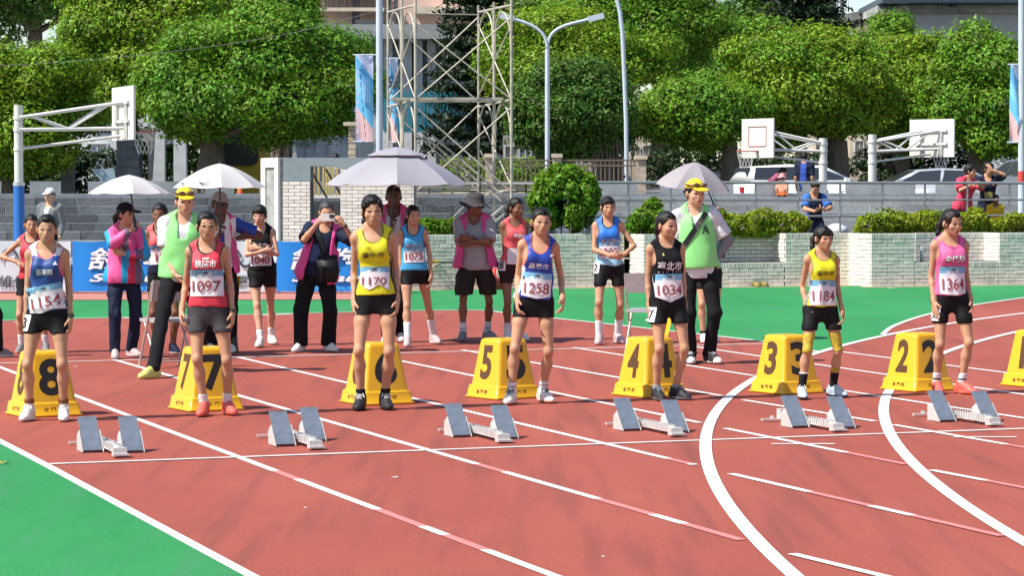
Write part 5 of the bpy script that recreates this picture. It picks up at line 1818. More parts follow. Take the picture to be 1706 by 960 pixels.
class Field:
    def __init__(s, lo, hi, h):
        s.h = h
        s.lo = np.array(lo, float)
        s.n = np.maximum(4, np.ceil((np.array(hi) - s.lo) / h).astype(int) + 1)
        s.v = np.full(s.n, 0.5, dtype=np.float32)
        s.ax = [(s.lo[i] + h * np.arange(s.n[i])).astype(np.float32) for i in range(3)]
    def sl(s, lo, hi):
        i0 = np.clip(np.floor((lo - s.lo) / s.h).astype(int), 0, s.n)
        i1 = np.clip(np.ceil((hi - s.lo) / s.h).astype(int) + 1, 0, s.n)
        return i0, i1
    def coords(s, i0=(0, 0, 0), i1=None):
        if i1 is None:
            i1 = s.n
        return (s.ax[0][i0[0]:i1[0], None, None], s.ax[1][None, i0[1]:i1[1], None], s.ax[2][None, None, i0[2]:i1[2]])
    def add(s, p):
        lo, hi = prim_bb(p, 2.5 * p['k'] + 3 * s.h)
        i0, i1 = s.sl(lo, hi)
        if np.any(i1 <= i0):
            return s
        d = prim_eval(p, *s.coords(i0, i1))
        sub = s.v[i0[0]:i1[0], i0[1]:i1[1], i0[2]:i1[2]]
        k = p['k']
        if p.get('sub'):
            hh = np.maximum(k - np.abs(-d - sub), 0) / k
            r = np.maximum(sub, -d) + hh * hh * k * 0.25
        else:
            hh = np.maximum(k - np.abs(d - sub), 0) / k
            r = np.minimum(sub, d) - hh * hh * k * 0.25
        s.v[i0[0]:i1[0], i0[1]:i1[1], i0[2]:i1[2]] = r
        return s
    def addall(s, ps):
        for p in ps:
            s.add(p)
        return s
    def cut(s, f):
        """keep only where f(X,Y,Z) < 0"""
        s.v = np.maximum(s.v, f(*s.coords())).astype(np.float32)
        return s
    def carve(s, f):
        s.v = np.maximum(s.v, -f(*s.coords())).astype(np.float32)
        return s
    def ripple(s, amp, freq, seed):
        X, Y, Z = s.coords()
        g = np.random.default_rng(seed)
        acc = 0
        for i in range(4):
            w = g.normal(size=3) * freq * (0.7 + 0.4 * i)
            w[2] *= 0.55
            acc = acc + np.sin(X * w[0] + Y * w[1] + Z * w[2] + g.uniform(0, 6))
        s.v = (s.v + amp * 0.5 * acc * np.abs(acc) * 0.5).astype(np.float32)
        return s
    def surf(s):
        v = s.v
        sg = v < 0
        c8 = [sg[i:i + v.shape[0] - 1, j:j + v.shape[1] - 1, k:k + v.shape[2] - 1] for i in (0, 1) for j in (0, 1) for k in (0, 1)]
        cnt = sum(c.astype(np.int8) for c in c8)
        I, J, K = np.nonzero((cnt > 0) & (cnt < 8))
        if len(I) == 0:
            return np.zeros((0, 3)), np.zeros((0, 4), int)
        idx = np.full(cnt.shape, -1, dtype=np.int32)
        idx[I, J, K] = np.arange(len(I))
        corner = {(i, j, k): v[I + i, J + j, K + k] for i in (0, 1) for j in (0, 1) for k in (0, 1)}
        acc = np.zeros((len(I), 3), np.float32)
        num = np.zeros(len(I), np.float32)
        for a in range(3):
            o1, o2 = [b for b in range(3) if b != a]
            for u in (0, 1):
                for w in (0, 1):
                    c0 = [0, 0, 0]; c0[o1] = u; c0[o2] = w
                    c1 = list(c0); c1[a] = 1
                    f0, f1 = corner[tuple(c0)], corner[tuple(c1)]
                    cr = (f0 < 0) != (f1 < 0)
                    t = np.where(cr, f0 / np.where(cr, f0 - f1, 1), 0)
                    pos = np.zeros((len(I), 3), np.float32)
                    pos[:, o1] = u; pos[:, o2] = w; pos[:, a] = t
                    acc += pos * cr[:, None]
                    num += cr
        V = (np.stack([I, J, K], 1) + acc / num[:, None]) * s.h + s.lo
        quads = []
        for a in range(3):
            o1, o2 = [(1, 2), (2, 0), (0, 1)][a]
            sh = list(v.shape); sh[a] -= 1
            s0 = sg[tuple(slice(0, sh[b]) for b in range(3))]
            s1 = sg[tuple(slice(1, None) if b == a else slice(0, sh[b]) for b in range(3))]
            E = np.argwhere(s0 != s1)
            E = E[(E[:, o1] > 0) & (E[:, o2] > 0) & (E[:, o1] < v.shape[o1] - 1) & (E[:, o2] < v.shape[o2] - 1)]
            if len(E) == 0:
                continue
            flip = s0[E[:, 0], E[:, 1], E[:, 2]]
            def cell(d1, d2):
                q = E.copy(); q[:, o1] -= d1; q[:, o2] -= d2
                return idx[q[:, 0], q[:, 1], q[:, 2]]
            q = np.stack([cell(1, 1), cell(0, 1), cell(0, 0), cell(1, 0)], 1)
            q[~flip] = q[~flip][:, ::-1]
            quads.append(q)
        Q = np.concatenate(quads)
        return V, Q[(Q >= 0).all(1)]

def merge(parts):
    Vs, Qs, o = [], [], 0
    for V, Q in parts:
        Vs.append(V); Qs.append(Q + o); o += len(V)
    V, Q = np.concatenate(Vs), np.concatenate(Qs)
    used = np.unique(Q)
    remap = np.full(len(V), -1); remap[used] = np.arange(len(used))
    return V[used], remap[Q]

def ik(a, c, l1, l2, hint):
    a, c, hint = np.array(a, float), np.array(c, float), np.array(hint, float)
    d = c - a
    L_ = np.linalg.norm(d)
    mx = (l1 + l2) * 0.999
    if L_ > mx:
        c = a + d / L_ * mx
        d = c - a; L_ = mx
    u = d / L_
    x = (l1 * l1 - l2 * l2 + L_ * L_) / (2 * L_)
    hgt = sqrt(max(0, l1 * l1 - x * x))
    n = hint - u * (hint @ u)
    n = n / (np.linalg.norm(n) + 1e-9)
    return a + u * x + n * hgt, c

SKIN = {
    'tan': mat('skin_tan', (0.50, 0.265, 0.158), 0.55, var=0.08, scale=14, bump=0.06, bscale=200, spec=0.35),
    'fair': mat('skin_fair', (0.56, 0.32, 0.21), 0.55, var=0.08, scale=14, bump=0.06, bscale=200, spec=0.35),
    'brown': mat('skin_brown', (0.22, 0.10, 0.055), 0.5, var=0.1, scale=14, bump=0.06, bscale=200, spec=0.4),
    'dark': mat('skin_dark', (0.12, 0.055, 0.033), 0.5, var=0.1, scale=14, bump=0.06, bscale=200, spec=0.4),
}
HAIR = mat('black_hair', (0.009, 0.007, 0.006), 0.42, var=0.5, scale=30, bump=0.25, bscale=90, stretch=(6, 1.2, 1.2), spec=0.3)
GREYHAIR = mat('greying_hair', (0.035, 0.033, 0.032), 0.5, var=0.6, scale=40, bump=0.25, bscale=90, stretch=(6, 1.2, 1.2))
M_EYE = mat('eye_dark', (0.012, 0.008, 0.007), 0.15)
M_EYEW = mat('eye_white', (0.36, 0.32, 0.30), 0.3)
M_LIP = mat('lips', (0.34, 0.125, 0.095), 0.5)
M_LIPD = mat('lips_dark', (0.12, 0.045, 0.04), 0.45)

def cloth(name, col, var=0.08, rough=0.8, bump=0.10, bscale=90, **kw):
    kw.setdefault('spec', .2 if max(col) < .06 else .35)
    return mat('cloth_' + name, col, rough, var=var, scale=9, bump=bump, bscale=bscale, **kw)

def torso_prim(R, o, k, tab, z0, z1, inf=0.0, flare=0.0, kk=0.02, finf=None):
    tz = np.array([t[0] for t in tab]); fz = np.linspace(tz[0], tz[-1], 60)
    def smooth(i):
        y = np.interp(fz, tz, np.array([t[i] for t in tab]))
        for _ in range(6):
            y[1:-1] = (y[:-2] + 2 * y[1:-1] + y[2:]) / 4
        return y
    fl = np.clip((0.36 - fz) / 0.36, 0, 1) * flare
    w = smooth(1) + inf + fl
    d = smooth(2) + (inf if finf is None else finf) + fl * 0.8
    return dict(t='t', R=R, o=np.array(o, float), tz=fz * k, tw=w * k, td=d * k, tc=smooth(3) * k, z0=z0 * k, z1=z1 * k,
                wmax=w.max() * k, dmax=(d.max() + 0.03) * k, k=kk)

#            z      half width  half depth  y offset     (z from the hip joints)
TAB_F = [(-.13, .080, .070, .010), (-.06, .142, .090, .012), (.00, .156, .100, .012), (.06, .148, .094, .008), (.14, .122, .080, .0), (.20, .116, .077, -.002),
         (.28, .126, .084, -.004), (.345, .134, .093, -.010), (.41, .138, .084, .0), (.455, .130, .066, .010), (.49, .085, .054, .018), (.53, .05, .048, .018)]
TAB_M = [(-.13, .085, .075, .010), (-.06, .145, .095, .010), (.00, .155, .103, .010), (.06, .150, .102, .004), (.14, .146, .102, -.004), (.20, .146, .102, -.006),
         (.28, .154, .104, -.006), (.345, .162, .106, -.006), (.41, .160, .096, .0), (.455, .148, .072, .010), (.49, .095, .058, .018), (.53, .055, .052, .018)]

class Body:
    pass

def pose(sp):
    """joints of a standing (or other) figure, in metres, facing -Y"""
    B = Body()
    k = sp['H'] / 1.6
    B.k = k
    m = sp.get('male', False)
    B.wf = sp.get('wide', 1.0)
    B.tab = [(t[0], t[1] * B.wf, t[2] * (0.5 + 0.5 * B.wf), t[3]) for t in (TAB_M if m else TAB_F)]
    px, py, pz = sp.get('pelvis', (0, 0, 0))
    B.hipz = 0.84
    B.o = np.array([px, py, B.hipz + pz]) * k
    lean, roll, twist = sp.get('lean', (0, 0, 0))
    B.R = rot('Z', twist) @ rot('X', lean) @ rot('Y', roll)
    B.Rp = rot('Z', twist * 0.3) @ rot('Y', roll * 0.3)
    T = lambda x, y, z: B.o + B.R @ (np.array([x, y, z]) * k)
    B.T = T
    sw = (0.172 if m else 0.152) * B.wf
    B.sw = sw
    B.sh = {-1: T(-sw, 0.012, 0.445), 1: T(sw, 0.012, 0.445)}
    B.hip = {s: B.o + B.Rp @ (np.array([s * 0.082, 0.01, -0.005]) * k) for s in (-1, 1)}
    B.neck = T(0, 0.018, 0.49)
    hy, hp, hr = sp.get('head', (0, 0, 0))
    B.RH = rot('Z', hy) @ rot('X', hp) @ rot('Y', hr)
    hs = sp.get('hs', 1.0)
    B.hk = k * hs
    # the head turns about the top of the neck
    piv = T(0, 0.004, 0.575)
    B.ho = piv - B.RH @ (np.array([0, 0.012, 0.035]) * B.hk)
    B.piv = piv
    feet = sp.get('feet', ((-0.09, 0, -8), (0.09, 0, 8)))
    B.foot, B.ankle, B.knee = {}, {}, {}
    for s, f in zip((-1, 1), feet):
        z = f[3] if len(f) > 3 else 0.0
        B.foot[s] = f
        an = np.array([f[0], f[1] + 0.045, 0.078 + z]) * k
        kn, an2 = ik(B.hip[s], an, 0.405 * k, 0.372 * k, sp.get('kneehint', {}).get(s, (s * 0.12 + sin(radians(f[2])) * 0.7, -1, 0)))
        B.ankle[s], B.knee[s] = an, kn
    hands = sp.get('hands', {})
    B.elbow, B.wrist, B.hand, B.thumb = {}, {}, {}, {}
    for s in (-1, 1):
        hd = hands.get(s, {})
        w = np.array(hd.get('w', (s * (sw + 0.035), -0.02 + 0.0, 0.79))) * k
        w = w + np.array([px, py, 0]) * k * (0 if 'w' in hd else 1)
        eh = hd.get('hint', (s * 0.1, 1.0, 0.0))
        el, wr = ik(B.sh[s], w, 0.268 * k, 0.232 * k, eh)
        B.elbow[s], B.wrist[s] = el, wr
        d = np.array(hd.get('dir', tuple((wr - el) * 0.6 + np.array([0, -0.02, -0.1]))), float)
        d /= np.linalg.norm(d)
        n = np.array(hd.get('palm', (-s, 0.15, 0)), float)
        n = n - d * (n @ d); n /= np.linalg.norm(n)
        B.hand[s] = (d, n, hd.get('curl', 28), hd.get('spread', 1.0))
        B.thumb[s] = np.array(hd.get('thumb', (0, -1, 0)), float)
    return B

def hand_prims(B, s):
    k = B.k * 0.97
    d, n, curl, spread = B.hand[s]
    w = B.wrist[s]
    side = np.cross(d, n)
    thumb = side if side @ B.thumb[s] > 0 else -side
    Rm = np.stack([thumb, d, n], 1)
    out = [ell(w + d * .045 * k, np.array([.037, .050, .0145]) * k, Rm, k=.006), cone(w - d * .02 * k, w + d * .03 * k, .0215 * k, .020 * k, .012),
           ell(w + d * .03 * k + thumb * .022 * k + n * .006 * k, np.array([.016, .028, .014]) * k, Rm, k=.01)]
    for i, (off, ln, r) in enumerate(((.029, .066, .0086), (.010, .075, .009), (-.010, .070, .0086), (-.028, .054, .0076))):
        a = w + (d * (.084 - abs(off - .006) * .25) + thumb * off) * k
        ang = 0.0
        dirv = d + thumb * off * 3.0 * spread
        dirv = dirv / np.linalg.norm(dirv)
        for j, (f, c) in enumerate(((.44, .8), (.32, 1.1), (.24, .9))):
            ang += radians(curl * c * (1 + .12 * i))
            v = dirv * cos(ang) + n * sin(ang)
            b = a + v * ln * f * k * 1.15
            out.append(cone(a, b, r * k * (1 - .1 * j), r * k * (1 - .1 * (j + 1)), .004 if j else .007))
            a = b
    a = w + (d * .022 + thumb * .026 + n * .006) * k
    for f, r, t in ((.032, .0105, .75), (.028, .009, .45)):
        v = d * .8 + thumb * t + n * .35
        v /= np.linalg.norm(v)
        b = a + v * f * k
        out.append(cone(a, b, r * k, r * .88 * k, .006))
        a = b
    return out

def body_prims(sp, B):
    k, m = B.k, sp.get('male', False)
    lf = sp.get('limb', 1.0)
    ps = [torso_prim(B.R, B.o, k, B.tab, -.05, .53)]
    ps += [cone(B.piv - np.array([0, 0, .13 * k]) * 1 + B.R @ np.array([0, .008, 0]), B.piv + B.RH @ np.array([0, .012, .02]) * k, (.053 if m else .044) * k, (.047 if m else .038) * k, .02 * k)]
    for s in (-1, 1):
        t0, t1 = B.T(s * .035, .022, .535), B.T(s * (B.sw - .015), .012, .462)
        ps.append(cone(t0, t1, .034 * k, .036 * k, .03 * k))
        a = lf * (1.18 if m else .92)
        sh, el, wr = B.sh[s], B.elbow[s], B.wrist[s]
        ps.append(ell(sh, np.array([.048, .05, .052]) * k * a, k=.03 * k))
        ps.append(cone(sh, el, .042 * k * a, .034 * k * a, .02 * k))
        mid = el + (wr - el) * .27
        ps.append(cone(el, mid, .033 * k * a, .0355 * k * a, .015 * k))
        ps.append(cone(mid, wr, .0355 * k * a, .0225 * k * a, .015 * k))
        # leg
        hp, kn, an = B.hip[s], B.knee[s], B.ankle[s]
        tm = hp + (kn - hp) * .45 + np.array([s * .004, -.006, 0]) * k
        ps.append(cone(hp + np.array([0, 0, .0]), tm, .084 * k * lf, .071 * k * lf, .03 * k))
        ps.append(cone(tm, kn, .070 * k * lf, .047 * k * lf, .02 * k))
        ps.append(ell(kn + np.array([0, -.012, .0]) * k, np.array([.041, .04, .05]) * k * lf, k=.02 * k))
        ax = (an - kn); ax = ax / np.linalg.norm(ax)
        cm = kn + (an - kn) * .32 + np.array([0, .016, 0]) * k
        ps.append(cone(kn, cm, .043 * k * lf, .050 * k * lf, .02 * k))
        ps.append(cone(cm, an, .050 * k * lf, .0305 * k * (.5 + .5 * lf), .02 * k))
        # calf muscle and shin
        ps.append(ell(cm + np.array([s * .006, .006, .01]) * k, np.array([.043, .042, .085]) * k * lf, k=.03 * k))
        f = B.foot[s]
        fd = np.array([sin(radians(f[2])), -cos(radians(f[2])), 0])
        ps.append(cone(an, an + (fd * .10 + np.array([0, 0, -.04])) * k, .033 * k, .028 * k, .02 * k))
        ps.append(cone(an + fd * -.03 * k + np.array([0, 0, -.04]) * k, an + np.array([0, 0, .02]) * k, .028 * k, .03 * k, .02 * k))
    # chest and seat
    if not m:
        for s in (-1, 1):
            ps.append(ell(B.T(s * .056, -.066, .345), np.array([.046, .034, .046]) * k, B.R, k=.035 * k))
    for s in (-1, 1):
        ps.append(ell(B.o + B.Rp @ (np.array([s * .07, .06, -.03]) * k), np.array([.075, .065, .085]) * k, k=.04 * k))
    return ps

def head_prims(sp, B):
    h, R, o = B.hk, B.RH, B.ho
    m = sp.get('male', False)
    H_ = lambda x, y, z: o + R @ (np.array([x, y, z]) * h)
    r = lambda *a: np.array(a) * h
    jv = np.random.default_rng(int(sp['H'] * 5000) + len(sp['label'])).uniform(-1, 1, 6)
    fw, nl = 1 + .05 * jv[0], .004 * jv[1]
    ps = [ell(H_(0, .012, .138), r(.073, .092, .082), R, .02 * h),
          ell(H_(0, -.018, .085), r(.0615 * fw, .072, .074), R, .025 * h),
          ell(H_(0, -.032, .045), r((.0445 if not m else .051) * fw * fw, .052, .042 + .003 * jv[2]), R, .03 * h),
          ell(H_(0, -.068, .018), r(.022, .016, .015), R, .02 * h)]
    for s in (-1, 1):
        ps.append(ell(H_(s * .038, -.056, .082), r(.023, .022, .020), R, .025 * h))        # cheek
        ps.append(cone(H_(s * .012, -.082, .122), H_(s * .045, -.066, .121), .0065 * h, .006 * h, .014 * h))   # brow
        ps.append(ell(H_(s * .031, -.098, .106), r(.017, .010, .010), R, .014 * h, sub=True))                # eye socket
        ps.append(ell(H_(s * .074, .010, .098), r(.011, .020, .031), R @ rot('Z', s * 25), .008 * h))        # ear
    ps.append(cone(H_(0, -.084, .110), H_(0, -.096 - nl * .5, .078 - nl), .0070 * h, (.0088 + .001 * jv[3]) * h, .012 * h))
    for s in (-1, 1):
        ps.append(ell(H_(s * .0095, -.088, .0735 - nl), r(.0072, .009, .0062), R, .008 * h))
    ps.append(ell(H_(0, -.079, .046), r(.022, .012, .014), R, .022 * h))
    ps.append(ell(H_(0, -.098, .0465), r(.020, .005, .0020), R, .004 * h, sub=True))
    return ps, H_, r

RES = {'near': (.0088, .0058, .0045, .0078), 'mid': (.0122, .0080, .0064, .0120), 'far': (.019, .0125, .0105, .017)}

def bbox_of(ps, m):
    lo = np.min([prim_bb(p, m)[0] for p in ps], 0)
    hi = np.max([prim_bb(p, m)[1] for p in ps], 0)
    return lo, hi

def drop_inside(V, Q, boxes, m):
    c = V[Q].mean(1)
    keep = np.ones(len(Q), bool)
    for lo, hi in boxes:
        keep &= ~((c > lo + m).all(1) & (c < hi - m).all(1))
    return V, Q[keep]

def sdf_obj(name, ps, h, mats, parent, cuts=(), carves=(), ripple=None, select=None, lo_hi=None, label=None):
    lo, hi = lo_hi if lo_hi else bbox_of([p for p in ps if not p.get('sub')], 3 * h)
    f = Field(lo, hi, h).addall(ps)
    for c in cuts:
        f.cut(c)
    for c in carves:
        f.carve(c)
    if ripple:
        f.ripple(*ripple)
    V, Q = f.surf()
    if len(Q) == 0:
        return None
    me = np_mesh(name, V, Q)
    o = link_mesh(name, me, mats, parent, label=label)
    if select is not None:
        me.polygons.foreach_set('material_index', select(V[Q].mean(1)).astype(np.int32))
    return o

def bvh(objs):
    vs_, fs = [], []
    for o in objs:
        n = len(vs_)
        me = o.data
        co = np.empty(len(me.vertices) * 3, np.float32); me.vertices.foreach_get('co', co)
        lp = np.empty(len(me.loops), np.int32); me.loops.foreach_get('vertex_index', lp)
        vs_ += co.reshape(-1, 3).tolist()
        fs += (lp.reshape(-1, 4) + n).tolist()
    return BVHTree.FromPolygons(vs_, fs)

def wrap(tree, o, right, up, V2, lift, far=0.5):
    """lay flat points on the figure: along the inward direction onto the first surface met"""
    right, up = Vector(right), Vector(up)
    inn = up.cross(right).normalized()
    out, last = [], None
    for x, y in V2:
        p = Vector(o) + right * x + up * y
        hit = tree.ray_cast(p - inn * far, inn)
        if hit[0] is not None:
            q = hit[0]
            dep = (q - p).dot(inn)
            last = dep if last is None or abs(dep - last) < .12 else last
        out.append(p + inn * ((last or 0) - lift))
    return out

def tube_on(mb, pts, r, mi=0, n=6):
    mb.tube([Vector(p) for p in pts], r, n, mi)

# ------------------------------------------------------------------ clothes
def loc_fn(B):
    R, o, k = B.R, B.o, B.k
    def f(X, Y, Z):
        x, y, z = X - o[0], Y - o[1], Z - o[2]
        return ((x * R[0, 0] + y * R[1, 0] + z * R[2, 0]) / k, (x * R[0, 1] + y * R[1, 1] + z * R[2, 1]) / k, (x * R[0, 2] + y * R[1, 2] + z * R[2, 2]) / k)
    return f

def E3(c, r, k=1.0):
    def f(x, y, z):
        return (np.sqrt(((x - c[0]) / r[0]) ** 2 + ((y - c[1]) / r[1]) ** 2 + ((z - c[2]) / r[2]) ** 2) - 1) * min(r) * k
    return f

def limb_chain(B, s, which, inf, lf=1.0):
    k = B.k
    if which == 'arm':
        return [cone(B.sh[s], B.elbow[s], (.046 * lf + inf) * k, (.037 * lf + inf) * k, .03 * k)]
    if which == 'fore':
        return [cone(B.elbow[s], B.wrist[s], (.036 * lf + inf) * k, (.026 * lf + inf) * k, .02 * k)]

def traps(B, inf):
    return [cone(B.T(s * .035, .022, .525), B.T(s * (B.sw - .015), .012, .462), (.034 + inf) * B.k, (.036 + inf) * B.k, .03 * B.k) for s in (-1, 1)]

def garment(sp, B, g, root, h, seed):
    k = B.k
    L = loc_fn(B)
    kind = g['kind']
    lf = sp.get('limb', 1.0)
    inf = g.get('inf', .010)
    mats = [g['mat']] + list(g.get('mats', []))
    sel = g.get('sel')
    select = None
    if sel:
        def select(c):
            x, y, z = L(c[:, 0], c[:, 1], c[:, 2])
            return sel(x, y, z, c / k)
    chest = []
    if not sp.get('male'):
        chest = [ell(B.T(s * .056, -.066, .345), np.array([.046 + inf, .034 + inf, .046 + inf]) * k, B.R, k=.05 * k) for s in (-1, 1)]
    cuts, carves = [], []
    name = g.get('name', kind)
    if kind in ('tank_top', 'vest', 'shirt', 'jacket'):
        hem = g.get('hem', .06)
        ps = [torso_prim(B.R, B.o, k, B.tab, hem, .53, inf, g.get('flare', .012))] + traps(B, inf) + chest
        nd, nw = g.get('neck', (.10, .078))
        nf = E3((0, -.072, .53), (nw, .098, nd))
        nb = E3((0, .05, .55), (nw * .85, .07, .062))
        carves += [lambda X, Y, Z: nf(*L(X, Y, Z)) * k, lambda X, Y, Z: nb(*L(X, Y, Z)) * k]
        arms = []
        if kind in ('tank_top', 'vest'):
            ar, ax = g.get('armhole', (.066, .036))
            for s in (-1, 1):
                fn = E3((s * (B.sw + ax), .01, .385), (ar, .25, .125))
                arms.append(fn)
                carves.append(lambda X, Y, Z, fn=fn: fn(*L(X, Y, Z)) * k)
        else:
            sl = g.get('sleeve', .55)
            si = g.get('sinf', .02)
            for s in (-1, 1):
                if s in g.get('nosleeve', ()):
                    continue
                ps.append(ell(B.sh[s], np.array([.052 + si, .054 + si, .05 + si]) * k, k=.03 * k))
                if sl <= 1:
                    e = B.sh[s] + (B.elbow[s] - B.sh[s]) * sl
                    n = (B.elbow[s] - B.sh[s]) / np.linalg.norm(B.elbow[s] - B.sh[s])
                    c = cone(B.sh[s], B.elbow[s], (.046 + si) * k, (.046 + si * 1.3) * k, .02 * k, clip=[(e, n)])
                    ps.append(c)
                else:
                    n = (B.wrist[s] - B.elbow[s]) / np.linalg.norm(B.wrist[s] - B.elbow[s])
                    e = B.elbow[s] + (B.wrist[s] - B.elbow[s]) * (sl - 1)
                    ps += [cone(B.sh[s], B.elbow[s], (.05 + si) * k, (.042 + si) * k, .02 * k), cone(B.elbow[s], B.wrist[s], (.042 + si) * k, (.032 + si) * k, .015 * k, clip=[(e, n)])]
        if g.get('open'):
            w0, w1, zlo = g['open']        # half width at the hem, at the neck, lowest opening
            def op(X, Y, Z):
                x, y, z = L(X, Y, Z)
                t = np.clip((z - hem) / (.5 - hem), 0, 1)
                return np.maximum(np.maximum(np.abs(x) - (w0 + (w1 - w0) * t), y + .0), zlo - z) * k
            carves.append(op)
        if g.get('trim'):
            ti = len(mats); mats.append(g['trim'])
            base = select
            def select(c, base=base):
                x, y, z = L(c[:, 0], c[:, 1], c[:, 2])
                r = base(c) if base is not None else np.zeros(len(c))
                e = nf(x, y, z) < .010
                for fn in arms:
                    e |= fn(x, y, z) < .008
                return np.where(e, ti, r)
    elif kind in ('shorts', 'trousers'):
        top = g.get('top', .11)
        ps = [torso_prim(B.R * 0 + B.Rp, B.o, k, B.tab, -.13, top, inf + .002, 0)]
        for s in (-1, 1):
            ps.append(ell(B.o + B.Rp @ (np.array([s * .07, .06, -.03]) * k), np.array([.075 + inf, .065 + inf, .085 + inf]) * k, k=.04 * k))
            hp, kn, an = B.hip[s], B.knee[s], B.ankle[s]
            tm = hp + (kn - hp) * .45 + np.array([s * .004, -.006, 0]) * k
            if kind == 'shorts':
                lo = g.get('loose', 0)
                ps += [cone(hp, tm, (.084 * lf + inf) * k, (.071 * lf + inf + lo) * k, .03 * k), cone(tm, kn, (.070 * lf + inf + lo) * k, (.05 * lf + inf + lo * 1.3) * k, .02 * k)]
            else:
                lo = g.get('loose', .018)
                ps += [cone(hp, tm, (.086 * lf + inf) * k, (.074 * lf + lo) * k, .03 * k), cone(tm, kn, (.074 * lf + lo) * k, (.056 * lf + lo) * k, .02 * k),
                       cone(kn, an, (.056 * lf + lo) * k, (.046 + lo) * k, .03 * k), ell(kn + np.array([0, -.01, 0]) * k, np.array([.05, .05, .06]) * k * lf, k=.03 * k)]
        hem = g.get('hem', .66 if kind == 'shorts' else .055)
        hemf = g.get('hems')
        cuts.append((lambda X, Y, Z: hem * k - Z + 0 * X + 0 * Y) if hemf is None else (lambda X, Y, Z: np.where(X < (B.hip[-1][0] + B.hip[1][0]) / 2, hemf[0], hemf[1]) * k - Z + 0 * Y))
    rp = g.get('ripple', (.0035, 22))
    o = sdf_obj(name, ps, h, mats, root, cuts, carves, (rp[0] * k, rp[1] / k, seed), select, label=g.get('label'))
    return o

def shoe(sp, B, s, root, h, st, seed):
    k = B.k * st.get('size', 1.0)
    f = B.foot[s]
    fd = np.array([sin(radians(f[2])), -cos(radians(f[2])), 0])
    sd = np.array([fd[1] * -1, fd[0], 0])
    z0 = (f[3] if len(f) > 3 else 0) * B.k
    c = np.array([B.ankle[s][0], B.ankle[s][1], z0])
    up = np.array([0, 0, 1.0])
    R = np.stack([sd, fd, up], 1)
    q = lambda a, z: c + fd * a * k + up * z * k
    ps = [ell(q(-.035, .038), np.array([.034, .042, .045]) * k, R, .02 * k),
          cone(q(-.02, .055), q(.085, .036), .036 * k, .034 * k, .02 * k),
          ell(q(.12, .024), np.array([.043, .062, .032]) * k, R, .025 * k),
          ell(q(.05, .012), np.array([.043, .135, .018]) * k, R, .012 * k),
          cone(q(0, .05), q(-.008, .086), .040 * k, .041 * k, .015 * k), cone(q(.015, .078), q(.095, .046), .036 * k, .034 * k, .02 * k)]
    mats = [st['mat'], st.get('sole', MATS['shoe_sole'])]
    cz = z0
    def sel(cen):
        a = (cen - c) @ fd / k
        z = cen[:, 2] - cz
        return np.where(z < (.020 + .006 * (a < -.02)) * k, 1, np.where((st.get('toe') is not None) & (a > .13), 2, 0))
    if st.get('toe') is not None:
        mats.append(st['toe'])
    o = sdf_obj('shoe', ps, h * .9, mats, root, [lambda X, Y, Z: cz + .002 - Z + 0 * X + 0 * Y], (), None, sel)
    if st.get('lace') is not None and o:
        mb = MB()
        for i in range(4):
            a = .02 + i * .022
            hgt = .121 - i * .0105
            w = .022 - i * .0015
            mb.tube([Vector(q(a, hgt - .01) + sd * w * k), Vector(q(a + .006, hgt) ), Vector(q(a, hgt - .01) - sd * w * k)], .0045 * k, 5)
        for e in (-1, 1):
            mb.tube([Vector(q(.02, .118)), Vector(q(.035, .122) + sd * e * .02 * k), Vector(q(.055, .088) + sd * e * .036 * k)], .004 * k, 5)
        lo_ = mb.build('shoelace', st['lace'], o)
    return o

mat('shoe_sole', (0.62, 0.60, 0.57), 0.7, var=.1)

def race_bib(sp, B, top, tree, bib):
    k = B.k
    num, z, w, hgt = bib['num'], bib.get('z', .10), bib.get('w', .25), bib.get('h', .195)
    tilt = bib.get('tilt', 0)
    x0 = bib.get('x', 0)
    c = Vector(B.T(x0, 0, z))
    Rt = Matrix(B.R.tolist())
    right = Rt @ Vector((cos(radians(tilt)), 0, sin(radians(tilt))))
    up = Rt @ Vector((-sin(radians(tilt)), 0, cos(radians(tilt))))
    nx, ny = 16, 12
    pts = []
    point = bib.get('point', 0)
    for j in range(ny + 1):
        for i in range(nx + 1):
            u, v = i / nx - .5, j / ny - .5
            y = v * hgt * k
            if v < 0:
                y += point * k * (abs(u) * 2 - .5) * (-v) * 2 + bib.get('curl', 0) * k * sin(u * 9) * (-v) * .3
            x = u * w * k * (1 + bib.get('taper', 0) * v)
            pts.append((x, y))
    V = wrap(tree, c, right, up, pts, .006)
    fs, mi = [], []
    mb = MB()
    o = len(mb.v)
    mb.v += [tuple(p) for p in V]
    for j in range(ny):
        for i in range(nx):
            a = j * (nx + 1) + i
            mb.f.append((a, a + 1, a + nx + 2, a + nx + 1))
            t = (i * 7 + j * 3) % 5
            mb.mi.append((1 if (j == ny - 1 or (i < 7) or i > 10) else 2) if j >= ny - 3 + (1 if 3 < i < 6 else 0) else 0)
            mb.sm.append(True)
    T_, Fs = text_mesh(num, 1.0, .012)
    hh = T_[:, 1].max() - T_[:, 1].min(); ww = T_[:, 0].max() - T_[:, 0].min()
    nh = bib.get('nh', .088) * k
    nw = min(w * .86 * k, .058 * len(num) * k)
    pts = [(x / ww * nw, y / hh * nh - hgt * k * bib.get('nd', .13)) for x, y, _ in T_]
    V = wrap(tree, c, right, up, pts, .0125)
    mb.add(V, Fs, 3)
    # round emblem on the coloured strip
    em = [(.024 * k * cos(a) * f, hgt * k * .385 + .012 * k * sin(a) * f) for a, f in [(i * pi / 6, 1 if i % 2 else .8) for i in range(12)]]
    mb.add(wrap(tree, c, right, up, em, .0085), [tuple(range(12))], 4)
    return mb.build('race_bib', [M_BIB, M_BIBBLUE, M_BIBLIGHT, M_BIBNUM, M_BIBDARK], top)

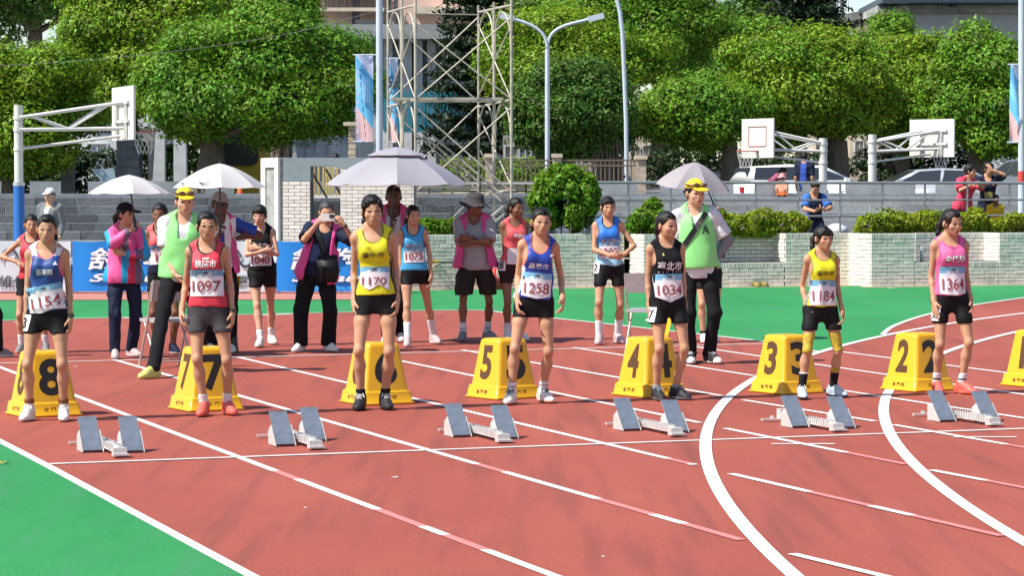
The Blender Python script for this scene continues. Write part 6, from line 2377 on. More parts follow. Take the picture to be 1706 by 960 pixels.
M_BIB = mat('bib_paper', (0.74, 0.70, 0.73), 0.6, var=.04, scale=5)
M_BIBBLUE = mat('bib_blue', (0.16, 0.38, 0.56), 0.6, var=.35, scale=30)
M_BIBLIGHT = mat('bib_pale', (0.45, 0.55, 0.62), 0.6, var=.3, scale=40)
M_BIBNUM = mat('bib_number', (0.30, 0.055, 0.06), 0.6)
M_BIBDARK = mat('bib_emblem', (0.09, 0.11, 0.12), 0.6)

def decal_text(B, top, tree, body, mt, z, height, width=None, x=0, bold=.01, lift=.010, name='lettering', tilt=0, anchor=None, R=None):
    k = B.k
    Rt = Matrix((B.R if R is None else R).tolist())
    c = Vector(B.T(x, 0, z)) if anchor is None else Vector(anchor)
    V, Fs = text_mesh(body, 1.0, bold)
    hh = V[:, 1].max() - V[:, 1].min(); ww = V[:, 0].max() - V[:, 0].min()
    sy = height * k / hh
    sx = width * k / ww if width else sy
    ct, st_ = cos(radians(tilt)), sin(radians(tilt))
    pts = [(x_ * sx * ct - y_ * sy * st_, x_ * sx * st_ + y_ * sy * ct) for x_, y_, _ in V]
    mb = MB()
    mb.add(wrap(tree, c, Rt @ Vector((1, 0, 0)), Rt @ Vector((0, 0, 1)), pts, lift), Fs)
    return mb.build(name, mt, top)

def decal_poly(B, top, tree, poly, mt, name, lift=.007):
    """a flat printed shape, given in chest units (x, z from the hip joints)"""
    k = B.k
    Rt = Matrix(B.R.tolist())
    c = Vector(B.T(0, 0, 0))
    mb = MB()
    mb.add(wrap(tree, c, Rt @ Vector((1, 0, 0)), Rt @ Vector((0, 0, 1)), [(x * k, z * k) for x, z in poly], lift), [tuple(range(len(poly)))])
    return mb.build(name, mt, top)

# ------------------------------------------------------------------ a whole person
def build_person(sp):
    tier = sp.get('res', 'mid')
    hb, hh, hd, hg = RES[tier]
    seed = sp.get('seed', abs(hash(sp['label'])) % 9999 if False else len(sp['label']) * 37 + int(sp['H'] * 1000))
    B = pose(sp)
    k = B.k
    root = empty('person', sp['loc'], radians(sp.get('yaw', 0)), sp['label'], 'person', sp.get('group'))
    skin = SKIN[sp.get('skin', 'tan')]
    bp = body_prims(sp, B)
    hp, H_, r = head_prims(sp, B)
    ps = bp + hp
    lo, hi = bbox_of(ps, 3 * hb)
    boxes, patches = [], []
    hb_lo, hb_hi = bbox_of([p for p in hp if not p.get('sub')], 3 * hh)
    boxes.append((hb_lo, hb_hi))
    f = Field(hb_lo, hb_hi, hh).addall(ps)
    patches.append(f.surf())
    for s in (-1, 1):
        if s in sp.get('nohand', ()):
            continue
        hps = hand_prims(B, s)
        l2, h2 = bbox_of(hps, 3 * hd)
        fore = [cone(B.elbow[s], B.wrist[s], .034 * k, .0225 * k, .01 * k)]
        f = Field(l2, h2, hd).addall(fore + hps)
        patches.append(f.surf())
    f = Field(lo, hi, hb).addall(ps)
    V, Q = f.surf()
    V, Q = drop_inside(V, Q, boxes, 2.2 * hh)
    # skin that lies deep under the clothes is left out
    kinds = {g['kind']: g for g in sp.get('wear', [])}
    c = V[Q].mean(1)
    lx, ly, lz = loc_fn(B)(c[:, 0], c[:, 1], c[:, 2])
    hid = np.zeros(len(Q), bool)
    if 'tank_top' in kinds or 'shirt' in kinds:
        hid |= (lz > .10) & (lz < .30) & (np.abs(lx) < .10 * B.wf) & (ly > -.13) & (ly < .13)
    if 'trousers' in kinds:
        hid |= (lz < -.03) & ((c[:, 2] < .68 * k) | (np.abs(lx) < .15))
    if sp.get('shoes'):
        hid |= c[:, 2] < .055 * k + min(f_[3] if len(f_) > 3 else 0 for f_ in sp['feet']) * k
    Q = Q[~hid]
    V, Q = merge([(V, Q)] + patches)
    body = link_mesh('body', np_mesh('body', V, Q), skin, root)
    # ---- clothes
    made = {}
    for gi, g in enumerate(sp.get('wear', [])):
        o = garment(sp, B, g, root, hg, seed + gi)
        if o is None:
            continue
        made[g['kind'] if g['kind'] not in made else g['kind'] + str(gi)] = o
    sk = sp.get('socks')
    for s in (-1, 1):
        if sk and not sp.get('nofeet'):
            m_, hz = sk[0], sk[1]
            kn, an = B.knee[s], B.ankle[s]
            lf = sp.get('limb', 1.0)
            cm = kn + (an - kn) * .32 + np.array([0, .016, 0]) * k
            pp = [cone(kn, cm, (.043 * lf + .005) * k, (.050 * lf + .005) * k, .02 * k), cone(cm, an, (.050 * lf + .005) * k, (.0305 * (.5 + .5 * lf) + .007) * k, .02 * k),
                  cone(an, an - np.array([0, 0, .06 * k]), .037 * k, .036 * k, .02 * k)]
            zz = (B.foot[s][3] if len(B.foot[s]) > 3 else 0) * k
            mm = [m_] + ([sk[2]] if len(sk) > 2 else [])
            selk = None
            if len(sk) > 2:
                lo_s, hi_s = sk[3]
                selk = lambda c, zz=zz: ((c[:, 2] - zz > lo_s * k) & (c[:, 2] - zz < hi_s * k)).astype(int)
            sdf_obj('sock', pp, hg * .8, mm, root, [lambda X, Y, Z, zz=zz, hz=hz: Z - (hz * k + zz) + 0 * X + 0 * Y], (), None, selk)
        if sp.get('shoes') and not sp.get('nofeet'):
            shoe(sp, B, s, root, hg, sp['shoes'], seed)
    for s, zlo, zhi, m_, nm in sp.get('leg_bands', []):
        kn, an, hp_ = B.knee[s], B.ankle[s], B.hip[s]
        lf = sp.get('limb', 1.0)
        pp = [p for p in bp if p['t'] in 'ce']
        pp = []
        tm = hp_ + (kn - hp_) * .45 + np.array([s * .004, -.006, 0]) * k
        cm = kn + (an - kn) * .32 + np.array([0, .016, 0]) * k
        i_ = .005
        pp = [cone(hp_, tm, (.084 * lf + i_) * k, (.071 * lf + i_) * k, .03 * k), cone(tm, kn, (.070 * lf + i_) * k, (.047 * lf + i_) * k, .02 * k),
              ell(kn + np.array([0, -.012, .0]) * k, np.array([.041 * lf + i_, .04 * lf + i_, .05 * lf + i_]) * k, k=.02 * k),
              cone(kn, cm, (.043 * lf + i_) * k, (.050 * lf + i_) * k, .02 * k), cone(cm, an, (.050 * lf + i_) * k, (.032 + i_) * k, .02 * k)]
        sdf_obj(nm, pp, hg * .8, m_, root, [lambda X, Y, Z: np.maximum(zlo * k - Z, Z - zhi * k) + 0 * X + 0 * Y])
    # ---- hair and head wear
    h = B.hk
    RH = B.RH
    hair = sp.get('hair', {})
    hm = hair.get('mat', HAIR)
    fy, fz = hair.get('line', (-.080, .176))
    ey, ez = hair.get('ear', (-.004, .070))
    nrm = np.array([0, -(fz - ez), -(ey - fy)]); nrm /= np.linalg.norm(nrm)
    P0, NW = H_(0, fy, fz), RH @ nrm
    if not hair.get('none'):
        t = hair.get('thick', .0075)
        hps = [ell(H_(0, .016, .142), r(.073 + t, .092 + t, .080 + t), RH, .02 * h), ell(H_(0, .045, .10), r(.066 + t * .5, .058 + t, .065), RH, .03 * h)]
        nape = hair.get('nape', .035)
        NZ = RH @ np.array([0, 0.25, 1.0])
        PN = H_(0, .08, nape)
        lo, hi = bbox_of(hps, 3 * hh)
        f = Field(lo, hi, hh * .9)
        ext = []
        for pl in hair.get('pony', []):
            pts = [H_(*p[:3]) for p in pl]
            rs = [p[3] * h for p in pl]
            for a, b, r1, r2 in zip(pts[:-1], pts[1:], rs[:-1], rs[1:]):
                ext.append(cone(a, b, r1, r2, .012 * h))
        for bx, bz, bw, bl in hair.get('bangs', []):
            ext.append(ell(H_(bx, -.080 + abs(bx) * .38, bz), r(bw, .011, bl), RH @ rot('Z', bx * 700), .012 * h))
        for s in hair.get('locks', ()):
            ext.append(cone(H_(s * .066, -.050, .150), H_(s * .073, -.030, .06), .012 * h, .005 * h, .012 * h))
        if ext:
            l2, h2 = bbox_of(ext, 3 * hh)
            lo, hi = np.minimum(lo, l2), np.maximum(hi, h2)
            f = Field(lo, hi, hh * .9)
        f.addall(hps)
        XA = RH @ np.array([1.0, 0, 0])
        f.cut(lambda X, Y, Z: (X - P0[0]) * NW[0] + (Y - P0[1]) * NW[1] + (Z - P0[2]) * NW[2] - .007 * h * np.cos(((X - P0[0]) * XA[0] + (Y - P0[1]) * XA[1] + (Z - P0[2]) * XA[2]) * 75 / h))
        f.cut(lambda X, Y, Z: -((X - PN[0]) * NZ[0] + (Y - PN[1]) * NZ[1] + (Z - PN[2]) * NZ[2]))
        f.addall(ext)
        f.ripple(.0012 * h, 90 / h, seed + 5)
        V, Q = f.surf()
        if len(Q):
            ho_ = link_mesh('hair', np_mesh('hair', V, Q), hm, root)
            if tier == 'near':
                g_ = np.random.default_rng(seed)
                mb = MB()
                for i in range(26):
                    x = g_.uniform(-.072, .072)
                    t_ = abs(x) / .075
                    a0 = np.array([x * .95, fy + .005 + t_ * t_ * .06, fz + .012 - t_ * t_ * .045])
                    dn = np.array([np.sign(x) * g_.uniform(.004, .014) * (1 - t_ * .5), -.006 * (1 - t_) + .004, -g_.uniform(.012, .045) * (.35 + t_)])
                    mb.tube([Vector(H_(*(a0 - dn * .5))), Vector(H_(*(a0 + dn * .4 + np.array([0, -.004, 0])))), Vector(H_(*(a0 + dn)))], .0016 * h, 3, 0, False, rs=[.003 * h, .0022 * h, .0007 * h])
                mb.build('loose_hair', hm, ho_, kind='stuff')
    hat = sp.get('hat')
    if hat:
        if hat['kind'] == 'cap':
            tilt = hat.get('tilt', 0)
            RC = RH @ rot('X', tilt)
            cz = hat.get('z', .150)
            cap = [ell(H_(0, .012, .140), r(.085, .104, .098), RH, .01 * h)]
            C_ = lambda x, y, z: H_(0, 0, cz) + RC @ (np.array([x, y, z]) * h)
            pl, nn = C_(0, 0, 0), RC @ np.array([0, 0, 1.0])
            lo, hi = bbox_of(cap, 3 * hh)
            vis = [ell(C_(0, -.118, -.002), r(.070, .072, .011), RC @ rot('X', 9), .008 * h)]
            l2, h2 = bbox_of(vis, 3 * hh)
            f = Field(np.minimum(lo, l2), np.maximum(hi, h2), hh)
            f.addall(cap)
            f.cut(lambda X, Y, Z: -((X - pl[0]) * nn[0] + (Y - pl[1]) * nn[1] + (Z - pl[2]) * nn[2]))
            f.addall(vis)
            V, Q = f.surf()
            link_mesh('cap', np_mesh('cap', V, Q), hat['mat'], root)
            if hat.get('goggles'):
                mb = MB()
                pts = [C_(.092 * sin(a), -.108 * cos(a) + .012, .03) for a in np.linspace(-1.5, 1.5, 13)]
                mb.tube([Vector(p) for p in pts], .008 * h, 6)
                for s in (-1, 1):
                    pp = C_(s * .036, -.098, .032)
                    mb.lathe([(0, .012 * h), (.018 * h, .010 * h), (.026 * h, 0), (.02 * h, -.008 * h)], 10, pp, 0, 1.25, .8, M=Matrix((RC @ rot('X', 80)).tolist()))
                mb.build('sunglasses', mat('brown_lens', (0.10, 0.035, 0.015), 0.15, spec=.8), root)
        elif hat['kind'] == 'bucket':
            mb = MB()
            prof = [(0, .245), (.05, .243), (.082, .232), (.092, .195), (.098, .150), (.125, .130), (.165, .112), (.168, .108), (.12, .120), (.095, .138)]
            M_ = Matrix((RH @ rot('X', hat.get('tilt', 0))).tolist())
            n = 28
            vs0 = len(mb.v)
            mb.lathe([(a * h, b * h) for a, b in prof], n, Vector(B.ho) + M_ @ Vector((0, .012 * h, 0)), 0, 1.0, 1.12, M=M_)
            for i in range(vs0, len(mb.v)):
                ring = (i - vs0) // n
                if 5 <= ring <= 8:
                    a = 2 * pi * ((i - vs0) % n) / n
                    v = mb.v[i]
                    mb.v[i] = (v[0], v[1], v[2] + .014 * h * sin(3 * a + .6) * (1 if ring in (6, 7) else .5))
            mb.build('bucket_hat', hat['mat'], root)
    # ---- face
    if not sp.get('noface'):
        tree = bvh([body])
        right, up = Vector((RH @ np.array([1., 0, 0])).tolist()), Vector((RH @ np.array([0, 0, 1.])).tolist())
        c = Vector(H_(0, 0, 0))
        sq = sp.get('squint', .6)
        jv = np.random.default_rng(int(sp['H'] * 5000) + len(sp['label'])).uniform(-1, 1, 6)
        for s in (-1, 1):
            mb = MB()
            ex, ez_ = s * (.0315 + .0015 * jv[5]), .1065
            al = [(cos(a), sin(a)) for a in [i * pi / 8 for i in range(16)]]
            eye = [((ex + x * .0165) * h, (ez_ + y * .0078 * sq + (x * s) * .0016) * h) for x, y in al]
            mb.add(wrap(tree, c, right, up, eye, .0012 * h, .3), [tuple(range(16))], 1)
            iris = [((ex + x * .0085) * h, (ez_ + y * .0080 * sq) * h) for x, y in al]
            mb.add(wrap(tree, c, right, up, iris, .0024 * h, .3), [tuple(range(16))], 0)
            lid = [((ex + x * .0175) * h, (ez_ + (.0066 * sqrt(max(0, 1 - x * x)) * sq + .0016 + (x * s) * .0018)) * h) for x in np.linspace(-1, 1, 9)]
            lid2 = [(x, y + (.0038 + .0006 * s * 0) * h) for x, y in lid]
            W_ = wrap(tree, c, right, up, lid + lid2, .0028 * h, .3)
            mb.add(W_, [(i, i + 1, i + 10, i + 9) for i in range(8)], 0)
            mb.build('eye', [M_EYE, M_EYEW], root)
            mb = MB()
            bl = [((s * x) * h, (.1300 + .002 * jv[3] + .0035 * (1 - ((x - .033) / .022) ** 2)) * h) for x in np.linspace(.014, .055, 8)]
            bl2 = [(x, y + .0062 * h * (1 - i / 11)) for i, (x, y) in enumerate(bl)]
            mb.add(wrap(tree, c, right, up, bl + bl2, .0018 * h, .3), [(i, i + 1, i + 9, i + 8) for i in range(7)])
            mb.build('eyebrow', hm, root)
        mb = MB()
        lw = .0205 + .002 * jv[4]
        up_l = [((x * lw) * h, (.0485 - .004 * x * x + .0066 * (1 - abs(x) ** 1.6) - .0022 * max(0, 1 - abs(x) * 5)) * h) for x in np.linspace(-1, 1, 11)]
        md = [((x * lw) * h, (.0475 - .0050 * abs(x) ** 2) * h) for x in np.linspace(-1, 1, 11)]
        lo_l = [((x * lw) * h, (.0465 - .0045 * x * x - .0080 * (1 - abs(x) ** 2)) * h) for x in np.linspace(-1, 1, 11)]
        W_ = wrap(tree, c, right, up, up_l + md + lo_l, .0014 * h, .3)
        mb.add(W_, [(11 + i, 12 + i, 1 + i, i) for i in range(10)] + [(22 + i, 23 + i, 12 + i, 11 + i) for i in range(10)])
        mb.build('lips', M_LIP if sp.get('skin', 'tan') in ('tan', 'fair') else M_LIPD, root)
    if sp.get('glasses'):
        mb = MB()
        for s in (-1, 1):
            pts = [Vector(H_(s * .034 + .025 * cos(a), -.104 + .006 * abs(cos(a)), .104 + .022 * sin(a))) for a in [i * pi / 8 for i in range(17)]]
            mb.tube(pts, .0022 * h, 5, 0, False)
            if sp['glasses'][1] is not None:
                mb.add([Vector(p) for p in pts[:16]], [tuple(range(16))], 1)
            mb.tube([Vector(H_(s * .060, -.098, .108)), Vector(H_(s * .078, .005, .108))], .002 * h, 5)
        mb.tube([Vector(H_(-.010, -.105, .108)), Vector(H_(.010, -.105, .108))], .002 * h, 5)
        mb.build('glasses', [m_ for m_ in sp['glasses'] if m_], root)
    if sp.get('watch'):
        for s in sp['watch']:
            d = (B.elbow[s] - B.wrist[s]); d = d / np.linalg.norm(d)
            c0 = B.wrist[s] + d * .025 * k
            mb = MB()
            u, v, w = basis(d.tolist())
            ring = [Vector(c0) + (u * cos(a) + v * sin(a)) * .029 * k for a in [i * pi / 6 for i in range(13)]]
            mb.tube(ring, .0075 * k, 5, 0, False)
            mb.box(Vector(c0) + Vector((s * .018, -.026, 0)) * k, (.028 * k, .016 * k, .03 * k))
            mb.build('watch', black_plastic, root)
    # ---- print on the clothes
    topk = next((t for t in ('tank_top', 'shirt', 'jacket', 'vest') if t in made), None)
    if topk:
        top = made[topk]
        need = sp.get('bib') or sp.get('text') or sp.get('marks')
        if need:
            tree = bvh([made[t] for t in made])
        if sp.get('bib'):
            race_bib(sp, B, top, tree, sp['bib'])
        for t in sp.get('text', []):
            decal_text(B, top, tree, *t[:4], **(t[4] if len(t) > 4 else {}))
        for poly, m_, nm in sp.get('marks', []):
            decal_poly(B, top, tree, poly, m_, nm)
    if sp.get('hip_tag') and 'shorts' in made:
        s, num = sp['hip_tag']
        tree = bvh([made['shorts']])
        a = radians(s * 48)
        rt = Vector((cos(a), sin(a), 0)) if s > 0 else Vector((cos(a), sin(a), 0))
        upv = Vector((0, 0, 1))
        c = Vector(B.hip[s]) + Vector((s * .02, -.02, sp.get('tag_z', -.05))) * k
        mb = MB()
        nx, ny = 6, 8
        pts = [((i / nx - .5) * .095 * k, (j / ny - .5) * .125 * k) for j in range(ny + 1) for i in range(nx + 1)]
        V = wrap(tree, c, rt, upv, pts, .005, .4)
        mb.add(V, [(j * 7 + i, j * 7 + i + 1, j * 7 + i + 8, j * 7 + i + 7) for j in range(ny) for i in range(nx)], 0, True)
        T_, Fs = text_mesh(num, 1.0, .02)
        hh_ = T_[:, 1].max() - T_[:, 1].min()
        mb.add(wrap(tree, c, rt, upv, [(x / hh_ * .085 * k, y / hh_ * .085 * k) for x, y, _ in T_], .009, .4), Fs, 1)
        mb.build('hip_number', [M_BIB, black_plastic], made['shorts'])
    B.root, B.made, B.body, B.H_ = root, made, body, H_
    return B
# ================================================================== THE CAST
c_black = cloth('black_lycra', (0.0065, 0.0065, 0.007), rough=.7)
c_black2 = cloth('black_cotton', (0.009, 0.009, 0.011), rough=.9)
c_navy = cloth('navy', (0.010, 0.015, 0.038), rough=.75)
c_white = cloth('white', (.72, .71, .69))
c_white2 = cloth('white_print', (.62, .63, .66), var=.25)
c_royal = cloth('royal_blue', (0.02, 0.055, 0.33), rough=.5)
c_deepblue = cloth('deep_blue', (0.02, 0.06, 0.24), rough=.5, var=.3)
c_red = cloth('red', (0.58, 0.035, 0.06), rough=.6)
c_coral = cloth('coral_red', (0.62, 0.10, 0.11), rough=.6)
c_yellow = cloth('yellow', (0.66, 0.60, 0.015), rough=.6)
c_pink = cloth('pink', (0.66, 0.12, 0.30), rough=.6)
c_pinkvest = cloth('pink_vest', (0.66, 0.07, 0.26), rough=.6)
c_sky = cloth('sky_blue', (0.05, 0.32, 0.58), rough=.55)
c_blue = cloth('bright_blue', (0.025, 0.17, 0.60), rough=.55)
c_lblue = cloth('light_blue', (0.28, 0.56, 0.75), rough=.55)
c_green = cloth('neon_green', (0.25, 0.70, 0.22), rough=.6)
c_grey = cloth('grey', (0.33, 0.32, 0.33))
c_greyd = cloth('dark_grey', (0.055, 0.05, 0.055))
c_brownd = cloth('dark_olive', (0.028, 0.022, 0.017))
c_pinktrim = cloth('pink_trim', (.60, .12, .20))
c_dtrim = cloth('dark_trim', (.05, .04, .04))
c_cyan = cloth('cyan', (.015, .32, .58), rough=.5)
c_hotpink = cloth('hot_pink', (.72, .10, .30), rough=.5)
c_crimson = cloth('crimson', (.52, .02, .07), rough=.5)
c_purple = cloth('purple_grey', (.15, .09, .15), rough=.6)
c_capy = cloth('yellow_cap', (.78, .62, .02), rough=.6)
c_knee = mat('yellow_knee_tape', (.66, .48, .03), .7, col2=(.24, .16, .02), scale=38)
c_inkw = mat('white_print_ink', (.80, .80, .80), .6)
c_inkd = mat('dark_print_ink', (.05, .05, .02), .6)
c_inkg = mat('silver_print_ink', (.48, .50, .52), .5)
s_white = cloth('white_shoe', (.70, .66, .62), rough=.5)
s_red = cloth('coral_shoe', (.72, .12, .09), rough=.5)
s_black = cloth('black_shoe', (.03, .03, .033), rough=.5)
s_blue = cloth('pale_blue_shoe', (.42, .52, .58), rough=.5)
s_pink = cloth('pinkish_shoe', (.50, .38, .38), rough=.6)
s_lime = cloth('lime_shoe', (.58, .60, .16), rough=.5)
s_grey = cloth('grey_shoe', (.20, .20, .20), rough=.6)
w_sock = cloth('white_sock', (.72, .71, .71), rough=.9)
b_sock = cloth('black_sock', (.015, .015, .016), rough=.9)
m_lensd = mat('dark_lens', (.02, .012, .01), .12, spec=.8)
m_gold = mat('thin_gold_frame', (.45, .32, .16), .3, metal=.8)

def cast(label, feet, top, hipx=None, shx=None, yaw=0, lift=0, z=0.0, Y=None, **sp):
    """feet: two (pixel x, pixel y of the sole, toe angle); top: pixel row of the crown of the head; hands in pixels"""
    (xa, ya, ta), (xb, yb, tb) = feet
    if Y is None:
        ga, gb = G(xa, ya - lift), G(xb, yb - lift)
    else:
        ga, gb = P(xa, 400, Y), P(xb, 400, Y)
    loc = (ga + gb) / 2
    loc.z = z + (.006 if Y is None else 0)
    Yc = loc.y
    H = sp.pop('H', None) or (P(loc.x / Yc * F + CX, top, Yc).z - loc.z) / 1.012
    k = H / 1.6
    Rz = Matrix.Rotation(-radians(yaw), 3, 'Z')
    tol = lambda w: Rz @ (Vector(w) - loc) / k
    vec = lambda v: tuple(Rz @ Vector(v))
    fa, fb = tol(ga), tol(gb)
    off = .035
    sp['feet'] = ((fa.x, fa.y - off + .0, ta), (fb.x, fb.y - off, tb))
    mid = (fa + fb) / 2
    sc_ = F / Yc
    pel = sp.pop('pelvis', (0, 0, 0))
    px = ((hipx - (CX + loc.x * sc_)) / sc_ / k) if hipx else 0
    sp['pelvis'] = (px + pel[0], pel[1], pel[2] - .012 - .0 * abs(px))
    if shx and hipx:
        r = math.degrees(math.atan((shx - hipx) / sc_ / k / .45))
        l0 = sp.get('lean', (0, 0, 0))
        sp['lean'] = (l0[0], r + l0[1], l0[2])
    hands = {}
    for s, h in sp.pop('hand', {}).items():
        d = dict(h)
        if 'px' in d:
            x, y, dy = d.pop('px')
            d['w'] = tuple(tol(P(x, y, Yc + dy)))
        for q in ('dir', 'palm', 'hint', 'thumb'):
            if q in d:
                d[q] = vec(d[q])
        hands[s] = d
    sp['hands'] = hands
    hd = sp.pop('head', (0, 0, 0))
    sp['head'] = (hd[0] - yaw, hd[1], hd[2])
    sp.update(label=label, loc=tuple(loc), yaw=yaw, H=H)
    B = build_person(sp)
    B.loc, B.yaw, B.scale = loc, yaw, sc_
    B.toworld = lambda p: loc + Matrix.Rotation(radians(yaw), 3, 'Z') @ Vector([float(v) for v in p])
    return B

GA = 'athletes waiting at the start line'
GB = 'athletes standing behind the start line'
GO = 'officials on the track'
GS = 'spectators on the terrace'
shorts = lambda hem, **k: dict(dict(kind='shorts', mat=c_black, hem=hem, inf=.009, ripple=(.002, 26)), **k)
tank = lambda m, **k: dict(dict(kind='tank_top', mat=m, hem=.02, trim=c_dtrim, ripple=(.005, 15)), **k)
PONY_L = [(0, .10, .135, .030), (-.03, .125, .09, .028), (-.05, .105, .02, .022), (-.055, .085, -.05, .012)]
PONY_LOW = [(0, .10, .10, .030), (0, .12, .06, .028), (0, .115, -.02, .016)]
BUN_R = [(.03, .10, .07, .026), (.055, .09, .035, .028), (.065, .075, .005, .018)]
lat = lambda xs: xs

# ------------------------------------------------ the seven runners at their lane boxes
girl = dict(res='near', limb=.81, wide=.90, skin='tan', group=GA)
cast('runner in a deep blue vest with pink edging, bib 1154, leftmost at lane box 8', ((49, 701, -8), (106, 701, 10)), 350, 78, 78, **{**girl, 'hs': .97},
     head=(6, 4, 2), hand={-1: dict(px=(43, 533, -.02)), 1: dict(px=(117, 531, -.02))}, watch=[1],
     hair=dict(pony=[BUN_R], line=(-.078, .18)), wear=[tank(c_deepblue, trim=c_pinktrim, neck=(.105, .082), mats=[c_white], sel=lambda x, y, z, c: np.where((z > .44) & (np.abs(x) > .06), 1, 0)), shorts(.672)],
     socks=(w_sock, .13), leg_bands=[(-1, .125, .165, mat('brown_tape', (.20, .07, .03), .8), 'ankle_tape'), (1, .125, .165, mat('brown_tape', (.20, .07, .03), .8), 'ankle_tape')], shoes=dict(mat=s_white, lace=s_white),
     bib=dict(num='1154', z=.115, w=.275, h=.20, tilt=11, nh=.085, curl=.05), text=[('苗栗縣', c_inkw, .315, .048, dict(width=.13, bold=.008))],
     marks=[([(.062, .37), (.10, .372), (.085, .395), (.08, .40)], c_inkw, 'maker_mark')], hip_tag=(-1, '3'), tag_z=-.07)
cast('runner in a red vest with glasses and bib 1097 at lane box 7', ((340, 693, -4), (379, 691, 24)), 346, 346, 345, **girl,
     head=(10, 3, 0), hand={-1: dict(px=(303, 519, -.02)), 1: dict(px=(387, 522, -.02))}, watch=[1], glasses=(m_gold, None),
     hair=dict(pony=[PONY_LOW], line=(-.076, .178), locks=(-1,)), wear=[tank(c_red, neck=(.095, .080)), shorts(.647, mat=c_greyd, loose=.006, top=.16)],
     socks=(w_sock, .16), shoes=dict(mat=s_red, sole=s_red), bib=dict(num='1097', z=.205, w=.26, h=.205, nh=.088),
     text=[('桃園市', c_inkw, .355, .062, dict(width=.165, bold=.012)), ('▬▬', c_inkw, .398, .010, dict(width=.05))])
cast('tall runner in a yellow vest with a ponytail and bib 1170 at lane box 6', ((601, 683, -6), (641, 682, 14)), 318, 626, 622, **girl,
     head=(10, 5, -3), hand={-1: dict(px=(590, 503, -.02)), 1: dict(px=(661, 501, -.02))}, leg_bands=[],
     hair=dict(pony=[PONY_L], bangs=[(-.045, .165, .022, .026), (.05, .162, .018, .028)], locks=(-1, 1)),
     wear=[tank(c_yellow, trim=cloth('olive_trim', (.22, .22, .03)), neck=(.12, .082), mats=[cloth('dark_panel', (.06, .06, .03), var=.6)], sel=lambda x, y, z, c: np.where((np.abs(x) > .112) & (z < .32) & (y > -.045), 1, 0)), shorts(.706)],
     socks=(b_sock, .15), shoes=dict(mat=s_black, lace=s_white, sole=s_black), bib=dict(num='1170', z=.155, w=.215, h=.15, curl=.12, nh=.06, nd=.2, tilt=-3),
     text=[('臺中市', c_inkd, .318, .042, dict(width=.165, bold=.008))], marks=[([(-.055, .372), (-.02, .366), (-.015, .371), (-.035, .375)], c_inkd, 'maker_mark')])
cast('runner in a royal blue vest leaning on one leg, bib 1258, at lane box 5', ((852, 674, -14), (904, 671, 26)), 340, 890, 898, **girl,
     head=(12, 2, 3), lean=(0, 0, 6), hand={-1: dict(px=(862, 500, -.07)), 1: dict(px=(937, 498, -.03))},
     hair=dict(pony=[[(0, .10, .10, .03), (-.045, .11, .06, .028), (-.07, .085, -.01, .018)]], line=(-.078, .18)),
     wear=[tank(c_royal, trim=cloth('orange_trim', (.45, .12, .08)), neck=(.13, .076), armhole=(.078, .036), mats=[c_white], sel=lambda x, y, z, c: np.where((x < -.10) & (z < .30) & (y > -.05), 1, 0)), shorts(.697)],
     socks=(w_sock, .17, c_greyd, (.135, .143)), shoes=dict(mat=s_white, lace=c_greyd, sole=cloth('orange_sole', (.6, .25, .12))), bib=dict(num='1258', z=.135, w=.24, h=.20, point=.02, nh=.085),
     text=[('嘉義市', c_inkw, .29, .046, dict(width=.165, bold=.012))], marks=[([(.075, .385), (.11, .40), (.10, .388), (.118, .39), (.085, .372), (.092, .384)], c_inkw, 'maker_mark')])
cast('runner in a black vest turned to the right, bib 1034, at lane box 4', ((1094, 667, 4), (1126, 666, 28)), 347, 1112, 1110, yaw=12, **girl,
     head=(38, 5, 0), hand={-1: dict(px=(1082, 513, -.02)), 1: dict(px=(1141, 518, .02))},
     hair=dict(pony=[[(0, .10, .11, .03), (0, .12, .06, .028), (0, .11, -.03, .014)]], line=(-.076, .182)), hairclip=True,
     wear=[tank(c_black2, trim=c_black, neck=(.075, .080)), shorts(.645, loose=.006)], socks=(cloth('grey_sock', (.25, .25, .26)), .125), shoes=dict(mat=s_black, lace=cloth('grey_lace', (.3, .32, .36)), sole=s_grey),
     bib=dict(num='1034', z=.13, w=.25, h=.215, point=.05, nh=.085), text=[('臺北市', c_inkw, .305, .075, dict(width=.21, bold=.018)), ('‧ ‧ ‧  ‧ ‧ ‧', c_inkw, .255, .008, dict(width=.19))],
     marks=[([(-.065, .395), (-.045, .395), (-.055, .42)], cloth('gold_mark', (.55, .48, .15)), 'maker_mark')], hip_tag=(-1, '7'), tag_z=-.10)
cast('smallest runner, with yellow patterned knee tape and bib 1184, at lane box 3', ((1336, 665, -8), (1388, 662, 30)), 371, 1368, 1370, **{**girl, 'limb': .80}, yaw=10,
     head=(26, 3, 0), hand={-1: dict(px=(1344, 513, -.02)), 1: dict(px=(1403, 518, 0))},
     hair=dict(pony=[PONY_L], bangs=[(-.03, .160, .03, .034), (.01, .158, .03, .036), (.045, .158, .025, .034)], locks=(-1, 1), line=(-.08, .17)),
     wear=[tank(c_yellow, trim=cloth('olive_trim', (.22, .22, .03)), neck=(.085, .085), mats=[cloth('grey_panel', (.25, .25, .2), var=.4)], sel=lambda x, y, z, c: np.where((np.abs(x) > .105) & (z < .32) & (y > -.045), 1, 0)), shorts(.625, loose=.004)],
     socks=(b_sock, .225), leg_bands=[(-1, .42, .60, c_knee, 'knee_tape'), (1, .43, .60, c_knee, 'knee_tape'), (-1, .225, .24, w_sock, 'sock_rim'), (1, .225, .275, c_knee, 'calf_tape')], shoes=dict(mat=s_blue, lace=w_sock, sole=s_black),
     bib=dict(num='1184', z=.145, w=.25, h=.23, nh=.095), text=[('臺中市', c_inkd, .325, .05, dict(width=.175, bold=.008))])
